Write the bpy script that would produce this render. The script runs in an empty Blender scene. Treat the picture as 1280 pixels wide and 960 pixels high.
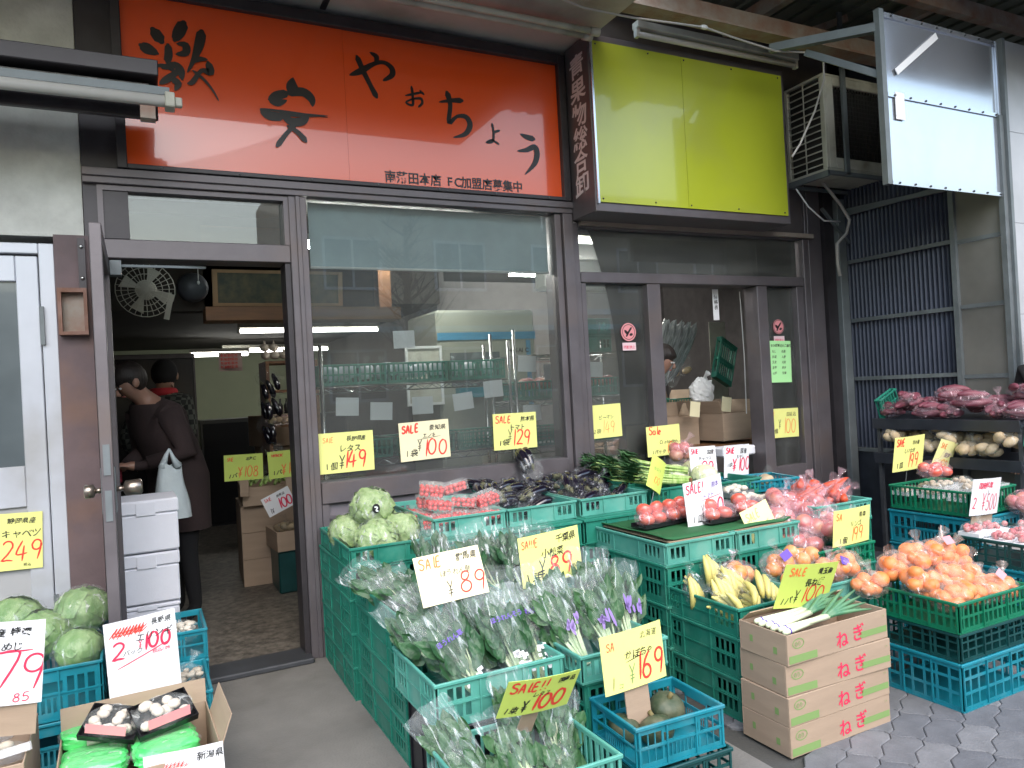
import bpy, bmesh, math, random
from math import radians as rad, sin, cos, pi, hypot
from mathutils import Vector, Matrix, Euler, noise
S = bpy.context.scene
COL = S.collection
# ---------------------------------------------------------------- camera
CAM_D, CAM_H = 4.15, 1.40
yaw, pit, rol, FPX = 0.46466, 0.005076, -0.054394, 929.13
fw = Vector((sin(yaw)*cos(pit), cos(yaw)*cos(pit), sin(pit)))
rt = Vector((cos(yaw), -sin(yaw), 0)); up = rt.cross(fw)
r2 = rt*cos(rol)+up*sin(rol); u2 = -rt*sin(rol)+up*cos(rol)
cam = bpy.data.cameras.new('camera'); cob = bpy.data.objects.new('camera', cam); COL.objects.link(cob)
cob.matrix_world = Matrix.Translation((0, -CAM_D, CAM_H)) @ Matrix((r2, u2, -fw)).transposed().to_4x4()
cam.sensor_width = 36; cam.lens = 36*FPX/1280; cam.clip_start = .05; cam.clip_end = 500
S.camera = cob
# ---------------------------------------------------------------- light
SUN_EL, SUN_AZ = rad(50), rad(190)          # high, behind the camera, veiled by cloud
w = bpy.data.worlds.new("World"); S.world = w; w.use_nodes = True
nt = w.node_tree; nt.nodes.clear()
sky = nt.nodes.new('ShaderNodeTexSky'); sky.sky_type = 'NISHITA'; sky.sun_disc = False
sky.sun_elevation = SUN_EL; sky.sun_rotation = SUN_AZ; sky.air_density = 1.6; sky.dust_density = 2.2; sky.ozone_density = .6
bg = nt.nodes.new('ShaderNodeBackground'); bg.inputs[1].default_value = .15
wo = nt.nodes.new('ShaderNodeOutputWorld'); nt.links.new(sky.outputs[0], bg.inputs[0]); nt.links.new(bg.outputs[0], wo.inputs[0])
sl = bpy.data.lights.new('sun', 'SUN'); sl.energy = 1.0; sl.angle = rad(70); sl.color = (.97, .97, 1)
so = bpy.data.objects.new('sun', sl); COL.objects.link(so)
so.rotation_euler = Vector((-sin(SUN_AZ)*cos(SUN_EL)*-1, cos(SUN_AZ)*cos(SUN_EL), sin(SUN_EL))).to_track_quat('Z', 'Y').to_euler()
S.view_settings.view_transform = 'Standard'; S.view_settings.look = 'None'
S.view_settings.exposure = 1.5; S.view_settings.gamma = 1
S.cycles.max_bounces = 7; S.cycles.transparent_max_bounces = 24; S.cycles.diffuse_bounces = 3
S.cycles.caustics_reflective = False; S.cycles.caustics_refractive = False
S.cycles.sample_clamp_indirect = 4
S.cycles.use_denoising = True

# ---------------------------------------------------------------- helpers
def at(px, py, Y=None, Z=None, X=None):
    d = fw*FPX + r2*(px-640) - u2*(py-480)
    if Y is not None: t = (Y+CAM_D)/d.y
    elif Z is not None: t = (Z-CAM_H)/d.z
    else: t = X/d.x
    return Vector((d.x*t, -CAM_D+d.y*t, CAM_H+d.z*t))
def link(o, parent=None):
    COL.objects.link(o)
    if parent: o.parent = parent
    return o
def tag(o, label=None, cat=None, group=None, kind=None):
    if label: o['label'] = label
    if cat: o['category'] = cat
    if group: o['group'] = group
    if kind: o['kind'] = kind
    return o
def thing(name, label, cat, loc=(0, 0, 0), rz=0, group=None, rot=None):
    o = bpy.data.objects.new(name, None); o.empty_display_size = .05
    o.location = loc; o.rotation_euler = rot if rot else (0, 0, rz)
    return tag(link(o), label, cat, group)
def copy_tree(o, parent=None):
    c = o.copy(); COL.objects.link(c); c.parent = parent
    for ch in o.children: copy_tree(ch, c)
    return c
class MB:
    def __init__(s): s.v = []; s.f = []; s.mi = []; s.m = 0
    def add(s, vs, fs):
        n = len(s.v); s.v += [tuple(v) for v in vs]; s.f += [tuple(n+i for i in f) for f in fs]; s.mi += [s.m]*len(fs); return s
    def box(s, x0, x1, y0, y1, z0, z1, M=None):
        vs = [Vector((x, y, z)) for x in (x0, x1) for y in (y0, y1) for z in (z0, z1)]
        if M: vs = [M @ v for v in vs]
        return s.add(vs, [(0, 1, 3, 2), (4, 6, 7, 5), (0, 4, 5, 1), (2, 3, 7, 6), (0, 2, 6, 4), (1, 5, 7, 3)])
    def bar(s, a, b, w=.02, h=None, upv=(0, 0, 1)):
        a, b = Vector(a), Vector(b); h = h or w; d = (b-a).normalized(); U = Vector(upv)
        if abs(d.dot(U)) > .97: U = Vector((0, 1, 0))
        sd = d.cross(U).normalized()*w/2; U = sd.cross(d).normalized()*h/2
        vs = [p+i*sd+j*U for p in (a, b) for i, j in ((-1, -1), (1, -1), (1, 1), (-1, 1))]
        return s.add(vs, [(0, 1, 2, 3), (7, 6, 5, 4), (0, 4, 5, 1), (1, 5, 6, 2), (2, 6, 7, 3), (3, 7, 4, 0)])
    def tube(s, pts, r, n=8, cap=True):
        pts = [Vector(p) for p in pts]; rs = r if isinstance(r, (list, tuple)) else [r]*len(pts)
        vs = []; ref = None
        for i, p in enumerate(pts):
            d = (pts[min(i+1, len(pts)-1)]-pts[max(i-1, 0)]).normalized()
            if ref is None:
                ref = Vector((0, 0, 1)) if abs(d.z) < .9 else Vector((1, 0, 0))
            a = (ref-d*ref.dot(d)).normalized(); b = d.cross(a); ref = a
            vs += [p+(a*cos(2*pi*k/n)+b*sin(2*pi*k/n))*rs[i] for k in range(n)]
        fs = [(i*n+k, i*n+(k+1) % n, (i+1)*n+(k+1) % n, (i+1)*n+k) for i in range(len(pts)-1) for k in range(n)]
        if cap: fs += [tuple(range(n))[::-1], tuple((len(pts)-1)*n+k for k in range(n))]
        return s.add(vs, fs)
    def sphere(s, c, r, nu=12, nv=8, fn=None, M=None):
        c = Vector(c); r = Vector(r) if isinstance(r, (tuple, list, Vector)) else Vector((r, r, r))
        vs = []
        for j in range(1, nv):
            for i in range(nu):
                t = pi*j/nv; p = 2*pi*i/nu; d = Vector((sin(t)*cos(p), sin(t)*sin(p), cos(t))); vs.append(d)
        vs += [Vector((0, 0, 1)), Vector((0, 0, -1))]
        o = []
        for d in vs:
            k = fn(d) if fn else 1
            q = Vector((d.x*r.x, d.y*r.y, d.z*r.z))*k
            if M: q = M @ q
            o.append(c+q)
        fs = [(j*nu+i, (j+1)*nu+i, (j+1)*nu+(i+1) % nu, j*nu+(i+1) % nu) for j in range(nv-2) for i in range(nu)]
        T, B = len(vs)-2, len(vs)-1
        fs += [(T, i, (i+1) % nu) for i in range(nu)] + [(B, (nv-2)*nu+(i+1) % nu, (nv-2)*nu+i) for i in range(nu)]
        return s.add(o, fs)
    def mesh(s, name, mats, smooth=False):
        me = bpy.data.meshes.new(name); me.from_pydata(s.v, [], s.f)
        for m in (mats if isinstance(mats, (list, tuple)) else [mats]): me.materials.append(m)
        if any(s.mi): me.polygons.foreach_set('material_index', s.mi)
        if smooth: me.polygons.foreach_set('use_smooth', [True]*len(s.f))
        me.update(); return me
    def obj(s, name, mats, parent=None, smooth=False, label=None, loc=None, rot=None, bevel=0):
        o = bpy.data.objects.new(name, s.mesh(name, mats, smooth)); link(o, parent)
        if loc: o.location = loc
        if rot: o.rotation_euler = rot
        if label: o['label'] = label
        if bevel:
            b = o.modifiers.new('bevel', 'BEVEL'); b.width = bevel; b.segments = 1; b.limit_method = 'ANGLE'
        return o
def inst(name, me, parent=None, loc=(0, 0, 0), rot=(0, 0, 0), sc=(1, 1, 1)):
    o = bpy.data.objects.new(name, me); link(o, parent); o.location = loc; o.rotation_euler = rot; o.scale = sc; return o

# ---------------------------------------------------------------- materials
def mat(name, col, rough=.5, metal=0, var=0, vscale=8, bump=0, bscale=60, coat=0, spec=.5, emit=0, col2=None, alpha=1, detail=4, stretch=None, dirt=None, sss=0):
    m = bpy.data.materials.new(name); m.use_nodes = True; n = m.node_tree; b = n.nodes['Principled BSDF']
    b.inputs['Base Color'].default_value = (*col, 1); b.inputs['Roughness'].default_value = rough
    b.inputs['Metallic'].default_value = metal; b.inputs['Coat Weight'].default_value = coat
    b.inputs['Coat Roughness'].default_value = .04
    b.inputs['Specular IOR Level'].default_value = spec; b.inputs['Alpha'].default_value = alpha
    if sss:
        b.inputs['Subsurface Weight'].default_value = sss; b.inputs['Subsurface Scale'].default_value = .01
    if emit:
        b.inputs['Emission Color'].default_value = (*col, 1); b.inputs['Emission Strength'].default_value = emit
    tc = n.nodes.new('ShaderNodeTexCoord'); src = tc.outputs['Object']
    if stretch:
        mp = n.nodes.new('ShaderNodeMapping'); mp.inputs['Scale'].default_value = stretch
        n.links.new(src, mp.inputs[0]); src = mp.outputs[0]
    if var or col2:
        t = n.nodes.new('ShaderNodeTexNoise'); t.inputs['Scale'].default_value = vscale; t.inputs['Detail'].default_value = detail
        t.inputs['Roughness'].default_value = .6
        n.links.new(src, t.inputs['Vector'])
        r = n.nodes.new('ShaderNodeValToRGB'); r.color_ramp.elements[0].position = .35; r.color_ramp.elements[1].position = .68
        c2 = col2 if col2 else tuple(min(1, c*(1+var)) for c in col); c1 = col if col2 else tuple(c*(1-var) for c in col)
        r.color_ramp.elements[0].color = (*c1, 1); r.color_ramp.elements[1].color = (*c2, 1)
        n.links.new(t.outputs['Fac'], r.inputs[0]); out = r.outputs[0]
        if dirt:
            t2 = n.nodes.new('ShaderNodeTexNoise'); t2.inputs['Scale'].default_value = dirt[1]; t2.inputs['Detail'].default_value = 8
            n.links.new(src, t2.inputs['Vector'])
            r3 = n.nodes.new('ShaderNodeValToRGB'); r3.color_ramp.elements[0].position = .52; r3.color_ramp.elements[1].position = .75
            mx = n.nodes.new('ShaderNodeMix'); mx.data_type = 'RGBA'
            n.links.new(t2.outputs['Fac'], r3.inputs[0]); n.links.new(r3.outputs[0], mx.inputs['Factor'])
            n.links.new(out, mx.inputs[6]); mx.inputs[7].default_value = (*dirt[0], 1); out = mx.outputs[2]
        n.links.new(out, b.inputs['Base Color'])
        mr = n.nodes.new('ShaderNodeMapRange'); mr.inputs[3].default_value = max(0, rough-.08); mr.inputs[4].default_value = min(1, rough+.12)
        n.links.new(t.outputs['Fac'], mr.inputs[0]); n.links.new(mr.outputs[0], b.inputs['Roughness'])
    if bump:
        t = n.nodes.new('ShaderNodeTexNoise'); t.inputs['Scale'].default_value = bscale; t.inputs['Detail'].default_value = 5
        n.links.new(src, t.inputs['Vector'])
        bp = n.nodes.new('ShaderNodeBump'); bp.inputs['Strength'].default_value = bump; bp.inputs['Distance'].default_value = .01
        n.links.new(t.outputs['Fac'], bp.inputs['Height']); n.links.new(bp.outputs[0], b.inputs['Normal'])
        if coat: n.links.new(bp.outputs[0], b.inputs['Coat Normal'])
    return m
def film(name, col=(.85, .9, .9), lo=.06, hi=.6, sc=18, bump=.9, rough=.12):
    # thin crinkled plastic: clear where taut, milky creases, pale streaks painted in as glints
    m = bpy.data.materials.new(name); m.use_nodes = True; n = m.node_tree; b = n.nodes['Principled BSDF']
    b.inputs['Base Color'].default_value = (*col, 1); b.inputs['Roughness'].default_value = rough
    b.inputs['Coat Weight'].default_value = .6; b.inputs['Coat Roughness'].default_value = .06; b.inputs['Specular IOR Level'].default_value = 1
    tc = n.nodes.new('ShaderNodeTexCoord')
    t = n.nodes.new('ShaderNodeTexNoise'); t.inputs['Scale'].default_value = sc; t.inputs['Detail'].default_value = 7; t.inputs['Distortion'].default_value = 1.6
    t.noise_type = 'RIDGED_MULTIFRACTAL' if 'RIDGED_MULTIFRACTAL' in [e.identifier for e in t.bl_rna.properties['noise_type'].enum_items] else 'FBM'
    n.links.new(tc.outputs['Object'], t.inputs['Vector'])
    mr = n.nodes.new('ShaderNodeMapRange'); mr.inputs[1].default_value = .42; mr.inputs[2].default_value = .72; mr.interpolation_type = 'SMOOTHSTEP'
    mr.inputs[3].default_value = lo; mr.inputs[4].default_value = hi
    n.links.new(t.outputs['Fac'], mr.inputs[0])
    mp = n.nodes.new('ShaderNodeMapping'); mp.inputs['Scale'].default_value = (1.6, 1.6, .35); mp.inputs['Rotation'].default_value = (.3, .5, .2); n.links.new(tc.outputs['Object'], mp.inputs[0])
    ns = n.nodes.new('ShaderNodeTexNoise'); ns.inputs['Scale'].default_value = sc*1.5; ns.inputs['Detail'].default_value = 3; ns.inputs['Distortion'].default_value = 1.2; n.links.new(mp.outputs[0], ns.inputs['Vector'])
    m3 = n.nodes.new('ShaderNodeMapRange'); m3.interpolation_type = 'SMOOTHSTEP'; m3.inputs[1].default_value = .56; m3.inputs[2].default_value = .72; m3.inputs[3].default_value = 0; m3.inputs[4].default_value = min(.9, hi*1.3)
    n.links.new(ns.outputs['Fac'], m3.inputs[0])
    mxx = n.nodes.new('ShaderNodeMath'); mxx.operation = 'MAXIMUM'; n.links.new(mr.outputs[0], mxx.inputs[0]); n.links.new(m3.outputs[0], mxx.inputs[1]); n.links.new(mxx.outputs[0], b.inputs['Alpha'])
    bp = n.nodes.new('ShaderNodeBump'); bp.inputs['Strength'].default_value = bump; bp.inputs['Distance'].default_value = .012
    n.links.new(t.outputs['Fac'], bp.inputs['Height']); n.links.new(bp.outputs[0], b.inputs['Normal']); n.links.new(bp.outputs[0], b.inputs['Coat Normal'])
    return m
def glass(name, tint=(.93, .96, .95), ior=1.6, rough=0., haze=0):
    m = bpy.data.materials.new(name); m.use_nodes = True; n = m.node_tree; n.nodes.clear()
    o = n.nodes.new('ShaderNodeOutputMaterial'); tr = n.nodes.new('ShaderNodeBsdfTransparent'); tr.inputs[0].default_value = (*tint, 1)
    g = n.nodes.new('ShaderNodeBsdfGlossy'); g.inputs['Roughness'].default_value = rough
    f = n.nodes.new('ShaderNodeFresnel'); f.inputs[0].default_value = ior; mx = n.nodes.new('ShaderNodeMixShader')
    n.links.new(f.outputs[0], mx.inputs[0]); n.links.new(tr.outputs[0], mx.inputs[1]); n.links.new(g.outputs[0], mx.inputs[2])
    out = mx.outputs[0]
    if haze:
        d = n.nodes.new('ShaderNodeBsdfDiffuse'); d.inputs[0].default_value = (.7, .7, .68, 1); m2 = n.nodes.new('ShaderNodeMixShader')
        tn = n.nodes.new('ShaderNodeTexNoise'); tn.inputs['Scale'].default_value = 3; tn.inputs['Detail'].default_value = 6
        mr = n.nodes.new('ShaderNodeMapRange'); mr.inputs[1].default_value = .3; mr.inputs[2].default_value = .8; mr.inputs[3].default_value = haze*.4; mr.inputs[4].default_value = haze*1.6
        n.links.new(tn.outputs['Fac'], mr.inputs[0]); n.links.new(mr.outputs[0], m2.inputs[0]); n.links.new(out, m2.inputs[1]); n.links.new(d.outputs[0], m2.inputs[2]); out = m2.outputs[0]
    n.links.new(out, o.inputs[0]); return m
M = dict(
 frame=mat('dull_brown_aluminium', (.135, .12, .13), .42, .35, var=.12, vscale=5, bump=.05, dirt=((.15, .12, .115), 3)),
 frame_dark=mat('dark_brown_aluminium', (.045, .04, .045), .4, .3, var=.15, bump=.04),
 concrete=mat('stained_plaster', (.60, .60, .56), .9, var=.25, vscale=2.2, bump=.5, bscale=40, detail=8, dirt=((.34, .33, .29), 2.0)),
 slab=mat('concrete_pavement', (.17, .165, .155), .85, var=.22, vscale=1.6, bump=.35, bscale=90, detail=9, dirt=((.09, .085, .075), 1.3)),
 joint=mat('dark_joint_sand', (.06, .06, .056), .95, bump=.4),
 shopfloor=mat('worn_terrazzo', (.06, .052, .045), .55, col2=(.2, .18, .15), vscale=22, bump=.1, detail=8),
 soffit=mat('soffit_board', (.52, .50, .46), .8, var=.14, vscale=1.2, bump=.1, dirt=((.2, .17, .13), 1.5)),
 rust=mat('rusty_painted_steel', (.33, .29, .25), .8, col2=(.27, .15, .11), vscale=7, bump=.3, detail=8),
 roofsheet=mat('grey_green_roof_sheet', (.16, .17, .13), .8, var=.2, vscale=2, bump=.1),
 steel=mat('grey_painted_angle_steel', (.16, .18, .19), .5, .3, var=.15, vscale=6, bump=.05),
 steel_dark=mat('dark_grey_steel', (.06, .065, .075), .5, .3, var=.2),
 chrome=mat('chrome_wire', (.6, .6, .6), .2, 1),
 brass=mat('dull_brass_knob', (.32, .27, .23), .28, .9, var=.1),
 white=mat('white_enamel', (.75, .75, .75), .35, var=.04, bump=.02),
 offwhite=mat('aged_cream_plastic', (.5, .49, .42), .5, var=.12, vscale=5, dirt=((.25, .23, .18), 4)),
 alum=mat('white_aluminium', (.52, .54, .60), .35, .2, var=.06, vscale=3, dirt=((.35, .34, .33), 2)),
 frosted=mat('frosted_glass', (.10, .12, .13), .22, var=.25, vscale=1.5, coat=.5),
 laminate=mat('glossy_white_sheet', (.55, .58, .65), .16, .75, var=.05, vscale=1.5, coat=.3, dirt=((.52, .54, .58), 2.5)),
 translucent=mat('cloudy_side_sheet', (.17, .165, .15), .4, var=.25, vscale=1.5, dirt=((.28, .27, .25), 1.2)),
 corr=mat('corrugated_navy_sheet', (.05, .058, .088), .45, .2, var=.2, vscale=2),
 navy=mat('dark_navy_panel', (.03, .034, .045), .4, var=.2),
 red=mat('orange_red_acrylic', (.82, .09, .012), .2, coat=.75, bump=.012, bscale=2.5),
 lime=mat('lime_green_acrylic', (.44, .50, .035), .2, coat=.6, bump=.01, bscale=2.5, var=.05, vscale=1.2, dirt=((.40, .44, .06), 1.6)),
 ink=mat('black_brush_paint', (.012, .008, .008), .35), silver=mat('pale_grey_vinyl', (.72, .68, .70), .5),
 g_green=mat('green_crate_plastic', (.018, .185, .13), .38, var=.14, vscale=7, bump=.04, dirt=((.06, .23, .17), 11)),
 g_light=mat('pale_teal_crate_plastic', (.085, .32, .26), .36, var=.14, vscale=6, bump=.04, dirt=((.14, .34, .28), 11)),
 g_deep=mat('deep_green_crate_plastic', (.004, .15, .075), .38, var=.15, vscale=7),
 g_dark=mat('dark_teal_crate_plastic', (.004, .05, .05), .4, var=.2),
 g_blue=mat('blue_teal_crate_plastic', (.008, .19, .25), .36, var=.14, vscale=7, bump=.03, dirt=((.05, .22, .27), 11)),
 g_black=mat('black_crate_plastic', (.008, .008, .012), .4),
 sheet_green=mat('dark_green_mat', (.012, .1, .03), .75, bump=.2, bscale=300),
 card=mat('brown_cardboard', (.36, .265, .19), .85, var=.07, vscale=4, bump=.08, stretch=(1, 1, 6)),
 card_in=mat('cardboard_inside', (.36, .26, .17), .9, var=.08, bump=.1),
 paper=mat('white_paper_card', (.74, .74, .76), .6, var=.02), yellow=mat('yellow_card', (.78, .78, .26), .6, var=.03),
 ylgreen=mat('yellow_green_card', (.58, .70, .14), .6, var=.03), cream=mat('cream_card', (.84, .76, .50), .6, var=.03),
 paleyellow=mat('pale_yellow_card', (.90, .87, .40), .6, var=.03), mint=mat('pale_green_paper', (.45, .85, .38), .6),
 mk_red=mat('red_marker', (.78, .05, .035), .6), mk_pink=mat('crimson_marker', (.70, .03, .09), .6), mk_org=mat('orange_marker', (.85, .2, .05), .6),
 mk_black=mat('black_marker', (.015, .015, .015), .6), mk_green=mat('green_print', (.19, .30, .10), .8), mk_blue=mat('purple_print', (.12, .06, .38), .6),
 mk_white=mat('white_print', (.7, .75, .75), .6), pink=mat('pink_sticker', (.72, .28, .30), .5),
 film=film('clear_film', (.8, .84, .84), .05, .42, 15), film_soft=film('milky_film', (.72, .80, .80), .06, .34, 11, .8), film_pink=film('pinkish_net_film', (.85, .58, .66), .12, .62, 14, 1.),
 film_tight=film('taut_film', (.85, .88, .86), .08, .42, 12, .9, .1), film_dark=film('dark_clear_film', (.6, .62, .68), .03, .28, 18, 1.), film_orange=film('orange_tint_film', (.95, .74, .66), .14, .55, 14, 1.),
 bluebag=mat('pale_blue_carrier_bag', (.55, .62, .64), .35, var=.06, bump=.35, bscale=25, alpha=.93),
 foam=mat('white_foam_box', (.76, .76, .82), .75, var=.03, bump=.08, bscale=150),
 lettuce=mat('lettuce', (.17, .28, .075), .5, col2=(.36, .46, .22), vscale=26, bump=.5, bscale=45, detail=7),
 cabbage=mat('cabbage', (.10, .22, .055), .45, col2=(.25, .37, .16), vscale=7, bump=.35, bscale=25, stretch=(2.5, 2.5, .7)),
 leaf=mat('spinach_leaf', (.012, .05, .018), .45, col2=(.03, .105, .035), vscale=14, bump=.3, bscale=70),
 leaf_light=mat('komatsuna_leaf', (.018, .07, .022), .45, col2=(.05, .13, .045), vscale=14, bump=.3, bscale=70),
 stem=mat('pale_green_stem', (.30, .42, .20), .4, col2=(.58, .64, .46), vscale=10), leek=mat('white_leek_shaft', (.72, .75, .6), .35, col2=(.62, .7, .42), vscale=5, stretch=(1, 1, .3)),
 leek_top=mat('green_leek_leaf', (.05, .17, .09), .4, col2=(.14, .28, .14), vscale=8),
 celery=mat('celery_stalk', (.22, .40, .07), .35, col2=(.55, .65, .28), vscale=16, stretch=(3, 3, .6)),
 napa=mat('pale_cabbage', (.55, .60, .30), .45, col2=(.72, .72, .52), vscale=8, bump=.3),
 tomato=mat('pink_red_tomato', (.62, .09, .06), .18, col2=(.68, .17, .12), vscale=6, coat=.6),
 cherry=mat('cherry_red', (.62, .025, .03), .22, coat=.5), carrot=mat('carrot', (.55, .07, .025), .45, var=.2, bump=.2),
 eggplant=mat('eggplant', (.008, .006, .014), .13, coat=.8), eggcap=mat('eggplant_cap', (.10, .10, .05), .6),
 apple=mat('pink_apple', (.45, .08, .11), .3, col2=(.62, .36, .24), vscale=6, coat=.3), orange=mat('orange_skin', (.76, .21, .05), .42, col2=(.80, .29, .10), vscale=6, bump=.12, bscale=220),
 onion=mat('onion_skin', (.60, .20, .045), .3, col2=(.74, .36, .14), vscale=4, stretch=(5, 5, 1)), banana=mat('banana_skin', (.66, .54, .15), .42, col2=(.56, .53, .2), vscale=4, var=.1),
 stalk=mat('dry_stalk', (.16, .13, .05), .8), pumpkin=mat('pumpkin_skin', (.035, .055, .025), .5, col2=(.12, .12, .07), vscale=14, bump=.4, bscale=30),
 potato=mat('potato_skin', (.42, .31, .18), .7, col2=(.5, .40, .26), vscale=9, bump=.15), sweet=mat('sweet_potato_skin', (.12, .02, .04), .55, col2=(.22, .07, .09), vscale=12, bump=.2),
 mush=mat('brown_mushroom', (.30, .23, .16), .7, col2=(.52, .46, .37), vscale=10, bump=.2), mushw=mat('pale_mushroom', (.62, .55, .46), .6, var=.1), greenwrap=mat('bright_green_wrap', (.06, .55, .13), .3, col2=(.12, .68, .2), vscale=8, bump=.5, bscale=20, coat=.4),
 radish=mat('red_radish', (.45, .06, .08), .4, col2=(.55, .3, .28), vscale=20), tray_b=mat('black_tray', (.012, .012, .014), .25), tray_c=mat('clear_pack_plastic', (.8, .8, .8), .1, alpha=.28, coat=.5),
 skin=mat('skin', (.34, .19, .135), .5, var=.06, sss=.1), hair=mat('dark_hair', (.018, .012, .01), .55, var=.4, vscale=60, stretch=(1, 1, .15), bump=.5, bscale=90),
 coat=mat('dark_brown_coat', (.030, .018, .018), .9, var=.18, bump=.25, bscale=30), black=mat('black_cloth', (.008, .008, .01), .9, bump=.2), redcloth=mat('red_scarf', (.45, .02, .03), .8, bump=.3), purse=mat('crimson_purse', (.2, .015, .03), .5),
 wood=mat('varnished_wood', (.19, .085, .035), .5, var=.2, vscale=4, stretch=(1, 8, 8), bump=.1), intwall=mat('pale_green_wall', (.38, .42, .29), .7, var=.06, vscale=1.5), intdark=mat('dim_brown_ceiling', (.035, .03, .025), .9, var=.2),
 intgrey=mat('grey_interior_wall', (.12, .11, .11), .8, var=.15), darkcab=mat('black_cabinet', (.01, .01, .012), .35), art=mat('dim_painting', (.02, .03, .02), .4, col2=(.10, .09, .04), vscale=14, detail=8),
 tube_on=mat('lit_tube', (1, .99, .93), .5, emit=6), tube_bright=mat('bright_lit_tube', (1, .99, .93), .5, emit=45), cloudy=mat('cloudy_white_sheet', (.40, .41, .44), .35, var=.12, vscale=1.5, dirt=((.30, .30, .31), 1.8)), tube_off=mat('unlit_tube', (.55, .53, .50), .3, var=.05), blind=mat('pale_blue_blind', (.36, .46, .50), .6, var=.06),
 bldg=mat('beige_render', (.42, .36, .29), .85, var=.08, vscale=.4, bump=.1), bldg2=mat('grey_render', (.36, .37, .38), .85, var=.08, vscale=.4), winglass=mat('dark_window_glass', (.05, .06, .07), .06, coat=.8), bark=mat('bare_bark', (.10, .085, .07), .9, bump=.4, bscale=30),
 glass=glass('shop_glass', haze=.05, ior=1.75), glass_door=glass('door_glass', (.8, .84, .84), haze=.06), asphalt=mat('asphalt', (.05, .05, .052), .9, var=.2, vscale=3, bump=.4, bscale=120),
 acred=mat('machine_cream', (.30, .31, .26), .5, var=.05), acblue=mat('machine_blue_band', (.07, .25, .4), .4), mesh_dark=mat('dark_fins', (.03, .028, .025), .6),
 cord=mat('grey_cable', (.42, .40, .38), .5),
)
PAV = [mat('paver_%s' % nme, c, .82, var=.16, vscale=9, bump=.35, bscale=110, detail=8, dirt=((c[0]*.6, c[1]*.6, c[2]*.6), 3)) for nme, c in (('slate', (.115, .118, .13)), ('ash', (.135, .137, .147)), ('smoke', (.165, .166, .175)))]
def plaid():
    m = mat('dark_plaid_cloth', (.03, .035, .03), .9); n = m.node_tree; b = n.nodes['Principled BSDF']
    tc = n.nodes.new('ShaderNodeTexCoord'); ck = n.nodes.new('ShaderNodeTexChecker'); ck.inputs['Scale'].default_value = 26
    ck.inputs[1].default_value = (.012, .014, .014, 1); ck.inputs[2].default_value = (.075, .08, .07, 1)
    n.links.new(tc.outputs['Object'], ck.inputs[0]); n.links.new(ck.outputs[0], b.inputs['Base Color']); return m
M['plaid'] = plaid()
M['red'].node_tree.nodes['Principled BSDF'].inputs['Coat IOR'].default_value = 1.55
M['red'].node_tree.nodes['Principled BSDF'].inputs['Coat Roughness'].default_value = .02

# ---------------------------------------------------------------- lettering
_dg = None
def font_polys(txt, bold=0):
    """outline mesh of a string, size 1"""
    c = bpy.data.curves.new('t', 'FONT'); c.body = txt; c.size = 1; c.offset = bold; c.resolution_u = 3
    c.align_x = 'LEFT'; c.fill_mode = 'FRONT'
    o = bpy.data.objects.new('t', c); COL.objects.link(o)
    dg = bpy.context.evaluated_depsgraph_get(); dg.update()
    me = o.evaluated_get(dg).to_mesh()
    vs = [v.co.copy() for v in me.vertices]; fs = [tuple(p.vertices) for p in me.polygons]
    o.evaluated_get(dg).to_mesh_clear(); bpy.data.objects.remove(o); bpy.data.curves.remove(c)
    return vs, fs
FC = {}
def fpoly(t, b=0):
    if (t, b) not in FC: FC[(t, b)] = font_polys(t, b)
    return FC[(t, b)]
def arc(cx, cy, rx, ry, a0, a1, n=10): return [(cx+rx*cos(rad(a0+(a1-a0)*i/n)), cy+ry*sin(rad(a0+(a1-a0)*i/n))) for i in range(n+1)]
GL = {
 '0': [arc(.3, .5, .27, .48, 80, 430, 16)], '1': [[(.3, 1), (.26, 0)]],
 '2': [arc(.3, .74, .25, .24, 160, -30, 8)+[(.3, .3), (.05, .03), (.3, .06), (.6, .02)]],
 '3': [arc(.28, .75, .22, .22, 150, -80, 8), arc(.28, .28, .26, .27, 85, -150, 9)],
 '4': [[(.3, 1), (.05, .35), (.6, .38)], [(.42, .75), (.38, 0)]],
 '5': [[(.5, .97), (.15, .95), (.1, .55)]+arc(.28, .3, .26, .28, 110, -140, 10)],
 '6': [[(.45, 1), (.2, .7)]+arc(.3, .26, .23, .25, 170, 500, 14)],
 '7': [[(.05, .95), (.58, .95), (.25, 0)]],
 '8': [[(.48, .85)]+arc(.3, .76, .2, .2, 60, 270, 8)+arc(.3, .26, .25, .26, 80, -250, 12)+[(.4, .62), (.5, .82)]],
 '9': [arc(.3, .72, .23, .25, 20, 380, 14)+[(.5, .5), (.4, 0)]],
 'Y': [[(.05, 1), (.3, .55), (.28, 0)], [(.55, 1), (.3, .55)], [(.1, .42), (.5, .44)], [(.1, .25), (.5, .27)]],
 'S': [[(.55, .85)]+arc(.3, .77, .23, .2, 60, 250, 7)+arc(.3, .27, .25, .25, 70, -160, 8)], 'a': [arc(.25, .3, .2, .25, 60, 400, 10), [(.47, .55), (.5, .05)]],
 'A': [[(.05, 0), (.3, 1), (.55, 0)], [(.15, .4), (.47, .4)]], 'l': [[(.25, 1), (.22, .1), (.4, .05)]], 'L': [[(.12, 1), (.1, .03), (.5, .05)]],
 'e': [[(.08, .32), (.45, .36)]+arc(.27, .3, .2, .26, 20, 310, 9)], 'E': [[(.5, .98), (.12, .95), (.1, .04), (.52, .05)], [(.1, .5), (.45, .52)]], '!': [[(.2, 1), (.15, .35)], [(.13, .1), (.12, .05)]],
}
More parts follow.
